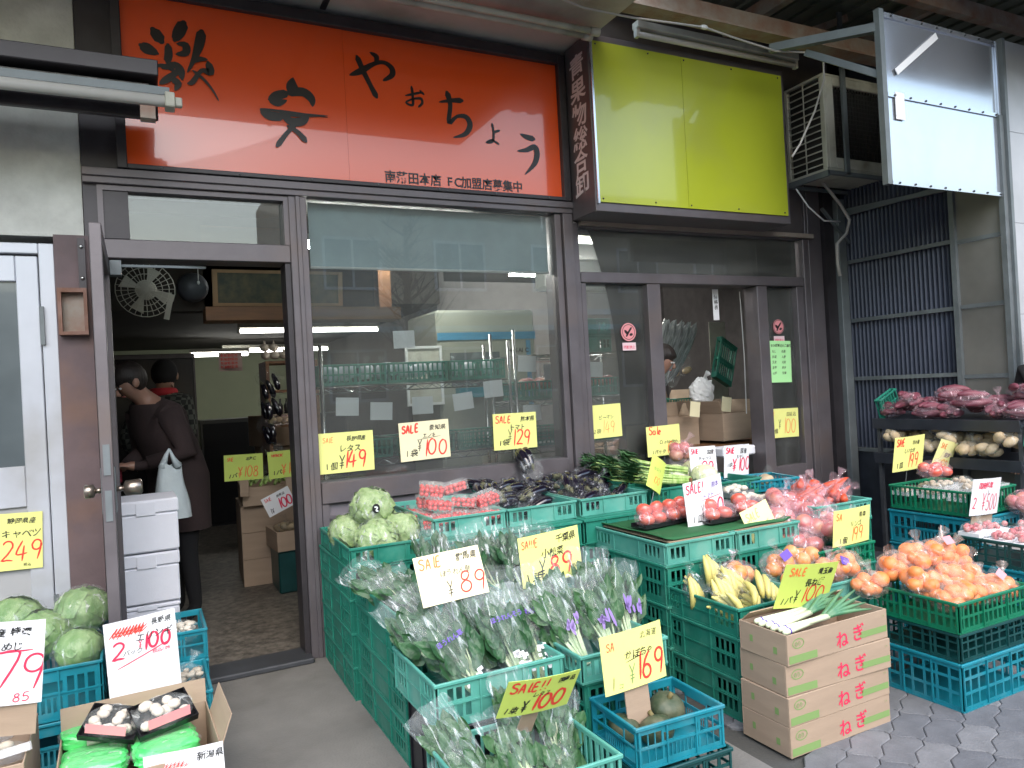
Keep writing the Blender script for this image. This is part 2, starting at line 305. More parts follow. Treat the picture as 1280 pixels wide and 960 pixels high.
def stroke(mb, pts, w, taper=True):
    """a marker or brush stroke: ribbon through (x, z[, w]) points"""
    P = [(p[0], p[1], (p[2] if len(p) > 2 else w)) for p in pts]
    Q = []
    for i in range(len(P)-1):
        a, b, c, d = P[max(i-1, 0)], P[i], P[i+1], P[min(i+2, len(P)-1)]
        k = 4 if len(P) < 9 else 2
        for j in range(k):
            t = j/k
            Q.append(tuple(.5*((2*b[m])+(-a[m]+c[m])*t+(2*a[m]-5*b[m]+4*c[m]-d[m])*t*t+(-a[m]+3*b[m]-3*c[m]+d[m])*t**3) for m in range(3)))
    Q.append(P[-1]); vs = []; n = len(Q)
    for i, (x, z, ww) in enumerate(Q):
        dx, dz = Q[min(i+1, n-1)][0]-Q[max(i-1, 0)][0], Q[min(i+1, n-1)][1]-Q[max(i-1, 0)][1]; l = hypot(dx, dz) or 1
        h = ww/2*(.55 if taper and i in (0, n-1) else 1)
        vs += [(x-dz/l*h, 0, z+dx/l*h), (x+dz/l*h, 0, z-dx/l*h)]
    mb.add(vs, [(2*i, 2*i+1, 2*i+3, 2*i+2) for i in range(n-1)])
    for e, sg in ((0, -1), (n-1, 1)):     # round ends
        x, z, ww = Q[e]; dx, dz = Q[min(e+1, n-1)][0]-Q[max(e-1, 0)][0], Q[min(e+1, n-1)][1]-Q[max(e-1, 0)][1]; a0 = math.atan2(dz, dx)*1.0
        h = ww/2*(.55 if taper else 1); vv = [(x+h*cos(a0+sg*0+(k-2)*pi/4+(0 if sg > 0 else pi)), 0, z+h*sin(a0+(k-2)*pi/4+(0 if sg > 0 else pi))) for k in range(5)]
        mb.add(vv, [(0, 1, 2, 3, 4)])
def hand(mb, txt, x, z, h, wd, rnd, slant=.12, adv=.72, squeeze=1):
    for ch in txt:
        if ch == ' ': x += h*.4; continue
        jx, jz, js = rnd.uniform(-.03, .03)*h, rnd.uniform(-.04, .04)*h, rnd.uniform(.92, 1.08)
        for st in GL[ch]:
            stroke(mb, [(x+jx+h*js*squeeze*(p[0]+slant*p[1])+rnd.uniform(-.008, .008)*h, z+jz+h*js*p[1]) for p in st], wd)
        x += h*adv*squeeze*(.55 if ch in '1l!' else 1)
    return x
def printed(mb, txt, x, z, size, rnd, bold=.006, wob=.05, slant=.1, sq=1):
    cx = x
    for ch in txt:
        if ch == ' ': cx += size*.5; continue
        vs, fs = fpoly(ch, bold)
        if not vs: continue
        sx = rnd.uniform(1-wob, 1+wob)*sq; a = rnd.uniform(-wob, wob); o = Vector((rnd.random()*9, rnd.random()*9, 0))
        out = []
        for v in vs:
            q = v*size; nx = noise.noise(v*2.2+o)*size*wob*.9; nz = noise.noise(v*2.2+o*2)*size*wob*.9
            X = q.x*sx+nx; Z = q.y+nz; out.append((cx+X*cos(a)-Z*sin(a)+slant*Z, 0, z+X*sin(a)+Z*cos(a)))
        mb.add(out, fs); cx += size*(.98 if ord(ch) > 255 else .62)*sq
    return cx
# ================================================================ SETTING
R0 = random.Random(7)
def sheet(name, x0, x1, y0, y1, z, m, th=.02, kind='structure'):
    return tag(MB().box(x0, x1, y0, y1, z-th, z).obj(name, m), kind=kind)
sheet('ground', -60, 60, -60, -.02, -.06, M['asphalt'], .1)
sheet('concrete_pavement', -3, 1.95, -2.9, 0.02, 0, M['slab'], .05)
pave = sheet('block_pavement', 1.95, 8, -3.6, 0.02, -.012, M['joint'], .04)
sheet('far_pavement', -12, 16, -8.5, -3.62, -.004, PAV[1], .05)  # unseen pale pavement, added to bounce light up under the canopy
# interlocking wavy pavers, one object each
def paver_mesh(m):
    L, W, g = .222, .111, .0011
    def wave(t): return .011*(4*abs((t*1.5+.25) % 1-.5)-1)
    out = []
    n = 12
    for i in range(n): t = i/n; out.append((t*L, wave(t)-wave(0)*(1-t)-wave(1)*t))
    for i in range(n//2): t = i/(n//2); out.append((L+.009*sin(2*pi*t), t*W))
    for i in range(n): t = 1-i/n; out.append((t*L, W+wave(t)-wave(0)*(1-t)-wave(1)*t))
    for i in range(n//2): t = 1-i/(n//2); out.append((.009*sin(2*pi*t), t*W))
    cx, cy = L/2, W/2
    top = []; rim = []
    for x, y in out:
        dx, dy = x-cx, y-cy
        rim.append((cx+dx*(1-2*g/L), cy+dy*(1-2*g/W), 0)); top.append((cx+dx*(1-2*(g+.0035)/L), cy+dy*(1-2*(g+.0035)/W), .012))
    low = [(x, y, .0085) for x, y, z in rim]; k = len(out); mb = MB()
    mb.add(rim+low+top, [(i, (i+1) % k, k+(i+1) % k, k+i) for i in range(k)]+[(k+i, k+(i+1) % k, 2*k+(i+1) % k, 2*k+i) for i in range(k)]+[tuple(2*k+i for i in range(k))])
    return mb.mesh('paver', m)
pm = [paver_mesh(m) for m in PAV]
ang = rad(28); ca, sa = cos(ang), sin(ang); cnt = 0; rest = MB()
cands = []
for i in range(-30, 40):
    for j in range(-50, 60):
        u, v = i*.222+(j % 2)*0, j*.111
        x, y = 3+u*ca-v*sa, -2.2+u*sa+v*ca
        if not (2.02 < x < 4.9 and -3.1 < y < -.35): continue
        cands.append((hypot(x-3.05, y+2.55), x, y))
cands.sort()
for d, x, y in cands[:270]:
    inst('paver', R0.choice(pm), pave, (x, y, -.012+R0.uniform(0, .0015)), (R0.uniform(-.006, .006), R0.uniform(-.006, .006), ang))
base = pm[0]
for d, x, y in cands[270:]:
    vs = [Vector((x, y, -.012))+Vector((v.co.x*ca-v.co.y*sa, v.co.x*sa+v.co.y*ca, v.co.z)) for v in base.vertices]
    rest.add(vs, [tuple(p.vertices) for p in base.polygons])
tag(rest.obj('pavers', PAV[1], pave), kind='stuff')
# shop interior shell
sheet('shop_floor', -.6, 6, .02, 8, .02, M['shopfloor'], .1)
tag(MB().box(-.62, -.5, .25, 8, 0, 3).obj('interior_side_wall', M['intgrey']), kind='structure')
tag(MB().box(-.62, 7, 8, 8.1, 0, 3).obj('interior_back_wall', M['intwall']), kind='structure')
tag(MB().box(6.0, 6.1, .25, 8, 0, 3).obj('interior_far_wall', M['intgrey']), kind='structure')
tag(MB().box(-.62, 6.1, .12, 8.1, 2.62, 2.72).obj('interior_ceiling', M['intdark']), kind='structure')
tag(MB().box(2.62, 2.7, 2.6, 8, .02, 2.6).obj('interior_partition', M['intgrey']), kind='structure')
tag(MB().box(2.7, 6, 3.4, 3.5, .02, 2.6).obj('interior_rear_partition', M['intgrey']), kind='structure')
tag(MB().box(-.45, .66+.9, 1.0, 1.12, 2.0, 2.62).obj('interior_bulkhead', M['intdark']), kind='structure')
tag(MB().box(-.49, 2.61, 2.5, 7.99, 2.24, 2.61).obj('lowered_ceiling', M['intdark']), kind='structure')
# canopy roof over the pavement
tag(MB().box(-6, 2.62, -1.95, .15, 3.56, 3.62).obj('canopy_soffit', M['soffit']), kind='structure')
cr = MB()
n = 90
for i in range(n):
    x0 = 2.62+i*(7.5/n); z = 4.02+.02*(i % 2)
    cr.box(x0, x0+7.5/n, -2.2, .2, z, z+.02)
tag(cr.obj('canopy_roof', M['roofsheet']), kind='structure')
so_ = MB().box(.99, 1.02, -1.95, -.06, 3.548, 3.562); tag(so_.obj('soffit_seam', M['frame_dark']), kind='structure')

# neighbour's plaster wall, left
nw = thing('plaster_wall', 'stained grey plaster wall above the white aluminium door at far left', 'wall', (-.21, 0, 2.24))
MB().box(-4, .006, -.019, .25, 0, 1.34).obj('wall', M['concrete'], nw)
MB().box(-4, -1.2, -.02, .25, -2.24, 0).obj('lower_wall', M['concrete'], nw)
nd = thing('aluminium_door', 'white aluminium framed door with frosted glass and grey lower panel', 'door', (-.80, 0, 0))
f = MB(); f.box(.405, .47, -.05, 0, 0, 2.2); f.box(-.42, -.36, -.05, 0, 0, 2.2); f.box(-.36, .405, -.05, 0, 2.15, 2.2)
f.obj('door_frame', M['alum'], nd, bevel=.004)
lf = MB()
lf.box(.31, .40, -.04, -.01, 0.02, 2.14); lf.box(-.355, -.27, -.04, -.01, 0.02, 2.14)
lf.box(-.27, .31, -.041, -.01, 2.02, 2.14); lf.box(-.27, .31, -.041, -.01, .97, 1.16); lf.box(-.27, .31, -.041, -.01, .02, .14)
lf.obj('door_leaf', M['alum'], nd, bevel=.004)
MB().box(-.27, .31, -.022, -.016, 1.16, 2.02).obj('glass', M['frosted'], nd)
MB().box(-.27, .31, -.026, -.018, .14, .97).obj('lower_panel', mat('grey_door_panel', (.36, .36, .37), .4, var=.1, vscale=2), nd)
hg = MB().box(.4, .418, -.07, -.04, 1.72, 1.9).box(.4, .418, -.07, -.04, .4, .55); hg.obj('hinge', M['steel'], nd)
# reddish brown post with a small metal box
bp = thing('brown_post', 'reddish brown metal post between the white door and the shop entrance', 'post', (-.26, 0, 0))
MB().box(-.07, .075, -.07, .2, 0, 2.24).obj('post', mat('weathered_brown_steel', (.13, .09, .095), .6, .2, var=.25, vscale=3, bump=.1, dirt=((.22, .12, .08), 2.5)), bp)
mbx = MB(); mbx.box(-.06, -.045, -.13, -.07, 1.76, 1.98); mbx.box(.045, .06, -.13, -.07, 1.76, 1.98); mbx.box(-.045, .045, -.13, -.07, 1.96, 1.98); mbx.box(-.045, .045, -.13, -.07, 1.76, 1.775)
mbx.obj('open_box', mat('rusty_pinkish_tin', (.26, .15, .12), .7, col2=(.16, .07, .04), vscale=9, bump=.2), bp)
MB().box(-.045, .045, -.085, -.072, 1.775, 1.96).obj('box_back', M['rust'], bp)
bk = MB().box(.03, .06, -.10, -.07, 1.98, 2.22); bk.obj('bracket', M['frame_dark'], bp)
for z in (2.03, 2.18): MB().sphere((.045, -.104, z), .009).obj('bolt', M['chrome'], bp, smooth=True)

# ================================================================ SHOP FRONT
sf = thing('shop_front', 'brown framed glass shop front with open door and serving window', 'shop front', (2.3, 0, 0))
def sfp(name, m, mb, **k):
    o = mb.obj(name, m, sf, **k); o.location = (-2.3, 0, 0); return o
FR = M['frame']; FD = M['frame_dark']
sfp('upper_wall', FD, MB().box(-.2, 2.56, .0, .2, 2.566, 3.56))
sfp('corner_pillar', FD, MB().box(-.2, -.005, -.03, .2, 2.24, 3.56))
sfp('mullion', FR, MB().box(-.19, -.14, -.04, .12, 0, 2.24), bevel=.004)
mu = MB().box(.765, .86, -.05, .12, 0, 2.50); mu.box(.80, .825, -.062, -.05, 0, 2.5); sfp('mullion', FR, mu, bevel=.003)
mu = MB().box(2.43, 2.475, -.04, .12, 0, 2.5); mu.box(2.478, 2.55, -.065, .12, 0, 2.5); mu.box(2.553, 2.6, -.045, .12, 0, 2.45); sfp('mullion', FR, mu, bevel=.003)
sfp('lintel', FR, MB().box(-.2, 2.56, -.06, .12, 2.503, 2.565).box(-.2, 2.56, -.075, -.06, 2.535, 2.575), bevel=.003)
sfp('transom_rail', FR, MB().box(-.14, .765, -.045, .12, 2.14, 2.235), bevel=.004)
sfp('transom_frame', FR, MB().box(-.14, -.115, -.04, .1, 2.237, 2.50).box(.74, .765, -.04, .1, 2.237, 2.5).box(-.115, .74, -.04, .1, 2.475, 2.5))
sfp('door_jamb', FD, MB().box(.735, .763, -.03, .12, 0, 2.138).box(-.138, -.11, -.0, .12, 0, 2.138))
sfp('threshold', M['steel_dark'], MB().box(-.14, .765, -.12, .1, 0, .028), bevel=.006)
sfp('sill_rail', FR, MB().box(.863, 2.428, -.055, .12, .82, .935), bevel=.004)
sfp('sill_panel', mat('mauve_grey_panel', (.19, .17, .19), .45, .1, var=.1, vscale=2), MB().box(.863, 2.428, -.02, .1, .0, .82))
sfp('panel_bead', FR, MB().box(.863, .9, -.045, -.018, .0, .818).box(.9, 2.428, -.045, -.018, .735, .75))
sfp('skirting', FD, MB().box(.863, 2.428, -.046, -.018, 0, .08))
sfp('window_pane', M['glass'], MB().box(.86, 2.43, .0, .005, .935, 2.50))
sfp('window_pane', M['glass'], MB().box(-.115, .74, .0, .005, 2.237, 2.475))
# right bay: transom glass, fixed pane, open serving hatch, narrow pane
sfp('head_rail', M['frame'], MB().box(2.603, 4.7, -.05, .12, 2.42, 2.47), bevel=.003)
sfp('head_trim', mat('beige_trim', (.30, .25, .21), .5, var=.1), MB().box(2.603, 4.72, -.08, -.052, 2.43, 2.462))
sfp('transom_rail', FR, MB().box(2.603, 4.62, -.05, .12, 2.06, 2.13), bevel=.004)
sfp('window_pane', M['glass'], MB().box(2.60, 4.6, .0, .005, 2.13, 2.42))
sfp('window_frame', FR, MB().box(2.603, 2.64, -.04, .1, .6, 2.058).box(3.13, 3.24, -.045, .1, .6, 2.058).box(2.64, 3.13, -.04, .1, .75, .82), bevel=.003)
sfp('window_pane', M['glass'], MB().box(2.64, 3.13, .01, .015, .82, 2.06))
sfp('window_frame', FR, MB().box(4.14, 4.24, -.04, .1, .4, 2.058).box(4.55, 4.62, -.04, .1, .4, 2.058).box(4.24, 4.55, -.04, .1, .6, .7), bevel=.003)
sfp('window_pane', M['glass'], MB().box(4.24, 4.55, .01, .015, .7, 2.06))
sfp('lower_panel', M['frame_dark'], MB().box(4.24, 4.55, -.01, .09, 0.0, .598).box(2.605, 4.14, -.01, .1, 0, .60))
sfp('panel_bead', FR, MB().box(4.26, 4.275, -.03, -.01, .1, .56).box(4.52, 4.535, -.03, -.01, .1, .56).box(4.275, 4.52, -.03, -.01, .545, .56))
MBh = MB().box(4.36, 4.375, -.032, -.01, .59, .63); sfp('latch', M['offwhite'], MBh)
sfp('corner_post', FR, MB().box(4.62, 4.68, -.06, .12, 0, 2.42).box(4.685, 4.86, -.03, .12, 0, 2.9).box(4.70, 4.83, -.045, -.03, 0, 2.9), bevel=.003)
sfp('corner_post', FD, MB().box(4.865, 4.97, -.06, .12, 0, 2.9))
sfp('corner_post', M['steel'], MB().box(4.975, 5.06, -.10, .12, 0, 2.75), bevel=.003)
sfp('fascia', mat('fascia_brown', (.10, .085, .085), .55, var=.1), MB().box(4.2, 5.3, -.01, .2, 2.48, 4.06).box(2.56, 4.25, -.005, .2, 2.472, 4.07))
sfp('end_wall', M['navy'], MB().box(5.062, 8.5, -.01, .2, 0, 4.1))
# open glass door leaf, hinged at the left jamb
dl = sfp('door', FR, MB().box(-.148, -.104, -.84, -.80, .03, 2.135).box(-.148, -.104, -.09, -.02, .03, 2.135).box(-.148, -.104, -.80, -.09, 2.05, 2.135).box(-.148, -.104, -.80, -.09, .03, .16), bevel=.003)
MB().box(-.129, -.123, -.80, -.09, .16, 2.05).obj('glass', M['glass_door'], dl)
for z in (1.22, 1.04): MB().box(-.138, -.114, -.8445, -.838, z-.075, z+.045).obj('lock_plate', M['steel'], dl)
kb = MB(); kb.tube([(-.148, -.75, 1.08), (-.175, -.75, 1.08)], .011); kb.tube([(-.175, -.75, 1.08), (-.18, -.75, 1.08), (-.21, -.75, 1.08), (-.214, -.75, 1.08)], [.014, .026, .028, .02], 14)
kb.obj('handle', M['brass'], dl, smooth=True); kb = MB()
kb.tube([(-.104, -.75, 1.08), (-.07, -.75, 1.08)], .011); kb.tube([(-.075, -.75, 1.08), (-.068, -.75, 1.08), (-.012, -.75, 1.08), (-.005, -.75, 1.08)], [.014, .03, .033, .02], 14)
kb.obj('handle', M['brass'], dl, smooth=True)
MB().box(-.1035, -.1, -.79, -.71, .99, 1.17).box(-.152, -.1485, -.79, -.71, .99, 1.17).obj('handle_plate', M['steel'], dl)
cl = MB().box(-.10, -.05, -.10, -.02, 2.05, 2.12); cl.bar((-.07, -.06, 2.10), (.34, .03, 2.115), .012); cl.obj('door_closer', M['steel'], dl)

# red sign -------------------------------------------------------
rs = thing('red_sign', 'orange red acrylic shop sign with black brush lettering over the entrance', 'sign', (1.25, -.03, 3.0))
def rsp(name, m, mb, **k):
    o = mb.obj(name, m, rs, **k); o.location = (-1.25, .03, -3.0); return o
rsp('sign_panel', M['red'], MB().box(-.0, 1.1085, -.05, -.035, 2.6, 3.46)); rsp('sign_backing', M['red'], MB().box(-.0, 2.491, -.034, -.001, 2.601, 3.459)); rsp('sign_panel', M['red'], MB().box(1.11, 2.49, -.048, -.035, 2.6, 3.46))
sfm = MB(); sfm.box(-.045, -.001, -.085, .0, 2.578, 3.52); sfm.box(2.491, 2.54, -.085, 0, 2.578, 3.52); sfm.box(-.001, 2.491, -.085, 0, 2.578, 2.601); sfm.box(-.001, 2.491, -.085, 0, 3.459, 3.52)
rsp('sign_frame', FD, sfm, bevel=.003)
for i in range(7):
    rsp('screw', M['steel'], MB().sphere((.15+i*.37, -.087, 2.589), .006, 6, 4))
def zpt(ox, oy, sc, p, Y): q = at(ox+p[0]/sc, oy+p[1]/sc, Y=Y); return q.x, q.z
def brush(ox, oy, sc, strokes, Y, k=1.0):
    mb = MB(); s = (Y+CAM_D)/ (at(300, 150, Y=Y)-Vector((0, -CAM_D, CAM_H))).length
    wpx = ((at(ox+101/3.2, 150, Y=Y)-at(ox+100/3.2, 150, Y=Y)).length)
    for i, st in enumerate(strokes):
        n = len(mb.v)
        stroke(mb, [(*zpt(ox, oy, sc, p, Y), p[2]*2*wpx*k) for p in st], .02)
        for j in range(n, len(mb.v)): mb.v[j] = (mb.v[j][0], Y-.0006*i, mb.v[j][2])
    return mb
GEKI = [[(612, 118, 20), (645, 165, 22)], [(562, 180, 14), (590, 195, 22), (630, 214, 10)], [(590, 272, 3), (650, 262, 8), (700, 285, 8)], [(735, 92, 20), (715, 130, 22), (698, 162, 12)],
 [(672, 180, 12), (674, 220, 15), (668, 248, 12)], [(708, 176, 5), (742, 182, 14), (742, 212, 14), (705, 218, 6)], [(650, 272, 10), (700, 262, 14), (722, 285, 16), (728, 320, 6)], [(715, 285, 8), (668, 318, 14), (640, 336, 6)], [(690, 318, 12), (712, 336, 14), (700, 362, 5)],
 [(806, 128, 18), (796, 180, 18), (775, 240, 10), (750, 290, 4)], [(768, 246, 10), (800, 238, 10), (828, 240, 5)], [(832, 252, 12), (840, 290, 16), (805, 285, 8), (770, 330, 10), (750, 336, 4)], [(772, 285, 6), (820, 325, 6), (855, 370, 4), (874, 405, 2.5)]]
YASU = [[(1172, 312, 5), (1168, 340, 24), (1172, 365, 26)], [(1075, 398, 8), (1105, 384, 20), (1150, 372, 16)], [(1150, 372, 16), (1210, 368, 20), (1245, 395, 18), (1250, 425, 6)], [(1078, 398, 12), (1110, 412, 16), (1145, 402, 6)],
 [(1045, 440, 12), (1075, 462, 20), (1130, 468, 18)], [(1042, 436, 5), (1150, 448, 5), (1310, 470, 2)], [(1120, 455, 12), (1230, 462, 8), (1310, 464, 2)], [(1135, 462, 14), (1165, 488, 18), (1210, 485, 18), (1232, 462, 8)],
 [(1185, 495, 10), (1150, 530, 9), (1108, 585, 12)], [(1150, 505, 8), (1190, 530, 11), (1222, 565, 14)]]
KANA = [[(183, 300, 3), (225, 285, 9), (280, 255, 6), (320, 250, 6), (350, 272, 8), (352, 300, 8), (318, 322, 4)], [(212, 226, 8), (235, 280, 8), (265, 340, 7), (290, 388, 9)], [(264, 210, 3), (290, 228, 8), (284, 250, 3)],
 [(406, 382, 3), (468, 370, 4)], [(430, 346, 4), (435, 385, 4), (434, 420, 4), (408, 410, 3), (435, 396, 3), (466, 394, 4), (473, 412, 4), (458, 428, 3)], [(462, 362, 3), (479, 378, 4)],
 [(542, 408, 3), (590, 402, 6), (632, 402, 9)], [(572, 370, 10), (585, 420, 7), (580, 490, 7), (612, 466, 5), (648, 468, 8), (664, 500, 9), (645, 536, 7), (598, 550, 2)],
 [(752, 494, 4), (758, 530, 4), (755, 565, 4), (730, 570, 3), (752, 560, 3), (779, 577, 4)], [(757, 530, 4), (782, 522, 4)],
 [(866, 536, 3), (890, 548, 8), (920, 556, 9)], [(855, 604, 3), (890, 600, 7), (922, 588, 9), (932, 615, 10), (922, 655, 8), (884, 698, 2)]]
rsp('brush_character', M['ink'], brush(0, 0, 3.2, GEKI, -.052, 1.3)); rsp('brush_character', M['ink'], brush(0, 0, 3.2, YASU, -.052, 1.25))
for s0, s1 in ((0, 3), (3, 6), (6, 8), (8, 10), (10, 12)): rsp('brush_character', M['ink'], brush(380, 0, 3.2, KANA[s0:s1], -.050, 1.45))
sm = MB(); rq = random.Random(3); a0 = at(481, 229, Y=-.05); a1 = at(663, 243, Y=-.05)
cx_ = a0.x
for ch in '南蒲田本店 FC加盟店募集中':
    sm = MB(); nx_ = printed(sm, ch, cx_, a0.z+.014, .0735, rq, .018, .01, 0, .97)
    if sm.v: sm.v = [(x, -.0505, z) for x, y, z in sm.v]; rsp('character', M['ink'], sm)
    cx_ = nx_ if nx_ != cx_ else cx_+.04

# lime sign box ---------------------------------------------------
gs = thing('lime_sign', 'blank lime green sign box with vertical lettering on its brown side', 'sign', (3.3, -.2, 3.0))
def gsp(name, m, mb, **k):
    o = mb.obj(name, m, gs, **k); o.location = (-3.3, .2, -3.0); return o
gsp('sign_box', M['frame'], MB().box(2.552, 4.2, -.34, -.066, 2.455, 3.55), bevel=.004)
gsp('sign_panel', M['lime'], MB().box(2.575, 3.268, -.352, -.342, 2.51, 3.505)); gsp('sign_panel', M['lime'], MB().box(3.271, 4.165, -.352, -.342, 2.51, 3.505))
bd = MB().box(2.56, 2.574, -.357, -.342, 2.50, 3.515); gsp('edge_strip', M['laminate'], bd)
for x in (2.6, 3.0, 3.29, 3.7, 4.13):
    for z in (2.53, 3.485): gsp('screw', FD, MB().sphere((x, -.354, z), .006, 6, 4))
for i, ch in enumerate('青果物総合卸'):
    vt = MB(); n0 = 0; printed(vt, ch, 0, 0, .15, rq, .022, .06, .04, 1.15)
    zc = 3.335-i*.148
    for j in range(n0, len(vt.v)):
        x, _, z = vt.v[j]; vt.v[j] = (2.5505, -.10-.018-(x), zc+z)
    gsp('character', M['silver'], vt)

# pipes, beams and lamps under the canopy ---------------------------
def fluoro(name, label, x0, x1, y, z, m, group=None, on=False, r=.016, body=True):
    t = thing(name, label, 'lamp', ((x0+x1)/2, y, z), group=group); cx = (x0+x1)/2
    if body: MB().box(x0-cx, x1-cx, -.03, .03, .03, .075).obj('housing', M['offwhite'], t, bevel=.004)
    MB().tube([(x0-cx+.02, 0, 0), (x1-cx-.02, 0, 0)], r, 10).obj('tube', M['tube_on'] if on else M['tube_off'], t, smooth=True)
    e = MB(); e.box(x0-cx, x0-cx+.025, -.016, .016, -.022, .032); e.box(x1-cx-.025, x1-cx, -.016, .016, -.022, .032); e.obj('socket', M['offwhite'], t)
    return t
p = thing('pipe', 'upper pale conduit pipe under the soffit above the red sign', 'pipe', (2, -.5, 3.475), group=None)
MB().tube([(-.9, 0, 0), (.5, 0, 0)], .018, 10).obj('pipe', M['offwhite'], p, smooth=True); MB().tube([(.47, 0, 0), (.53, 0, 0)], .025, 10).obj('end_cap', M['offwhite'], p, smooth=True)
p = thing('pipe', 'lower pale conduit pipe nearest the top of the red sign', 'pipe', (2, -.42, 3.485))
MB().tube([(-.9, 0, 0), (.5, 0, 0)], .02, 10).obj('pipe', M['offwhite'], p, smooth=True); MB().tube([(.47, 0, 0), (.53, 0, 0)], .027, 10).obj('end_cap', M['offwhite'], p, smooth=True)
fluoro('tube_lamp', 'unlit tube lamp above the lime green sign', 2.86, 4.25, -.42, 3.56, M['tube_off'], r=.018)
lp = thing('tube_lamp', 'unlit tube lamp in a dark hood on the plaster wall at left', 'lamp', (-.6, -.55, 2.8))
MB().box(-2.5, .74, -.01, .12, .06, .13).box(-2.5, .735, .09, .12, -.10, .058).obj('hood', FD, lp, bevel=.004)
MB().tube([(-2.4, .05, .01), (.70, .05, .01)], .03, 12).obj('old_tube', mat('dirty_glass_tube', (.22, .20, .19), .25, col2=(.35, .34, .33), vscale=4, coat=.4, stretch=(3, 1, 1)), lp, smooth=True)
MB().tube([(-2.4, -.02, -.055), (.76, -.02, -.055)], .026, 12).obj('tube', M['tube_off'], lp, smooth=True)
MB().box(-2.5, .78, -.03, -.012, -.03, .005).obj('rail', M['steel'], lp)
MB().box(.76, .80, -.05, .03, -.085, -.02).box(.80, .83, -.035, -.005, -.075, -.035).obj('socket', M['offwhite'], lp, bevel=.004)
MB().box(.66, .72, -.03, .03, -.14, -.085).obj('bracket', M['rust'], lp)
bm = thing('rusty_beam', 'rusty steel beam running under the canopy above the lime sign', 'beam', (3.7, -.62, 3.66))
MB().box(-1.6, 2.2, -.03, .03, -.055, .055).obj('web', M['rust'], bm); MB().box(-1.6, 2.2, -.06, .06, -.07, -.055).obj('flange', M['rust'], bm)
bm = thing('rusty_beam', 'second rusty canopy beam behind the first and higher up', 'beam', (3.9, -1.0, 3.86))
MB().box(-1.3, 2.4, -.03, .03, -.055, .055).obj('web', M['rust'], bm)
for i, (x, lb) in enumerate(((2.9, 'left'), (4.0, 'middle'), (5.1, 'right'))):
    b = thing('rafter', '%s rusty rafter running outward beneath the canopy roof' % {'left': 'leftmost', 'middle': 'middle', 'right': 'rightmost'}[lb], 'rafter', (x, -1.2, 3.93), group='rafters of the canopy')
    MB().box(-.03, .03, -.95, 1.3, -.05, .06).obj('bar', M['rust'], b)
dgb = thing('diagonal_brace', 'rusty diagonal brace beside the air conditioner', 'brace', (4.3, -.5, 3.7)); MB().bar((-.25, -.1, -.05), (.5, .1, .3), .05).obj('bar', M['rust'], dgb)
cb = thing('cable', 'pale cable sagging along the canopy beam down past the air conditioner', 'cable', (3.5, -.7, 3.6))
pts = [at(x, y, Y=-.72) for x, y in ((690, -6), (730, 10), (790, 22), (850, 30), (880, 34), (920, 48), (970, 64), (1015, 66), (1029, 74), (1030, 100), (1018, 140), (1000, 180), (990, 196))]
MB().tube([q-Vector((3.5, -.7, 3.6)) for q in pts], .007, 6).obj('wire', M['cord'], cb, smooth=True)
MB().sphere(pts[4]-Vector((3.5, -.7, 3.6)), (.03, .015, .014), 8, 6).obj('clip', M['white'], cb, smooth=True)
dk = thing('header_wall', 'dark wall strip above the canopy brackets at upper right', 'wall', (6, -1.9, 3.7)); MB().box(-1.2, 3, 0, .1, -.22, .6).obj('panel', FD, dk)

# air conditioner unit hanging in an angle-steel cradle
ac = thing('air_conditioner', 'aged cream air conditioner unit hung beside the lime sign', 'air conditioner', (4.46, -.46, 2.83))
MB().box(.0, .8, .0, .36, 0, .02).box(0, .8, 0, .36, .68, .7).box(0, .03, 0, .04, .02, .68).box(0, .012, .33, .36, .02, .68).box(.77, .8, 0, .36, .02, .68).box(0.012, .77, .34, .36, .02, .68).box(.03, .10, 0, .03, .02, .68).box(.1, .77, 0, .03, .02, .1).box(.1, .77, 0, .03, .62, .68).obj('casing', M['offwhite'], ac, bevel=.004)
MB().box(.03, .05, .04, .33, .02, .68).box(.1, .77, .05, .07, .1, .62).obj('fins', M['mesh_dark'], ac)
for i in range(13): MB().box(.002, .010, .04, .33, .05+i*.049, .058+i*.049).obj('grille_bar', M['offwhite'], ac)
MB().box(.000, .006, .18, .188, .02, .68).obj('grille_upright', M['offwhite'], ac)
g2 = MB()
for i in range(20): g2.box(.12+i*.032, .124+i*.032, .02, .028, .1, .62)
for i in range(16): g2.box(.1, .77, .018, .022, .11+i*.032, .114+i*.032)
g2.obj('front_grille', M['mesh_dark'], ac)
ck = thing('steel_cradle', 'grey angle steel cradle carrying the air conditioner', 'bracket', (4.46, -.46, 2.83)); c2 = MB()
for x in (.16, .72): c2.box(x, x+.04, -.03, -.012, -.03, 1.15)
c2.box(-.03, .84, -.03, .0, -.035, -.01); c2.box(-.03, .84, .37, .39, -.035, -.01); c2.box(-.035, -.012, -.03, .39, -.05, -.01)
c2.obj('cradle', M['steel'], ck)
st = thing('steel_bracket', 'grey steel bracket reaching from the beam to the white panel', 'bracket', (4.0, -1.28, 3.4)); c3 = MB()
c3.bar((-.02, .02, .0), (-.25, .62, .1), .05, .05); c3.bar((-.01, .02, -.28), (-.12, .45, .02), .04, .04); c3.obj('arm', M['steel'], st)
hs = thing('drain_hose', 'grey drain hoses looping under the air conditioner', 'hose', (4.6, -.3, 2.75))
MB().tube([at(x, y, Y=-.2)-Vector((4.6, -.3, 2.75)) for x, y in ((1028, 228), (1050, 255), (1062, 275), (1058, 292), (1046, 305), (1047, 330), (1050, 345))], .012, 8).obj('hose', M['cord'], hs, smooth=True)
MB().tube([at(x, y, Y=-.22)-Vector((4.6, -.3, 2.75)) for x, y in ((995, 236), (1010, 258), (1030, 276), (1050, 277))], .006, 6).obj('wire', M['white'], hs, smooth=True)

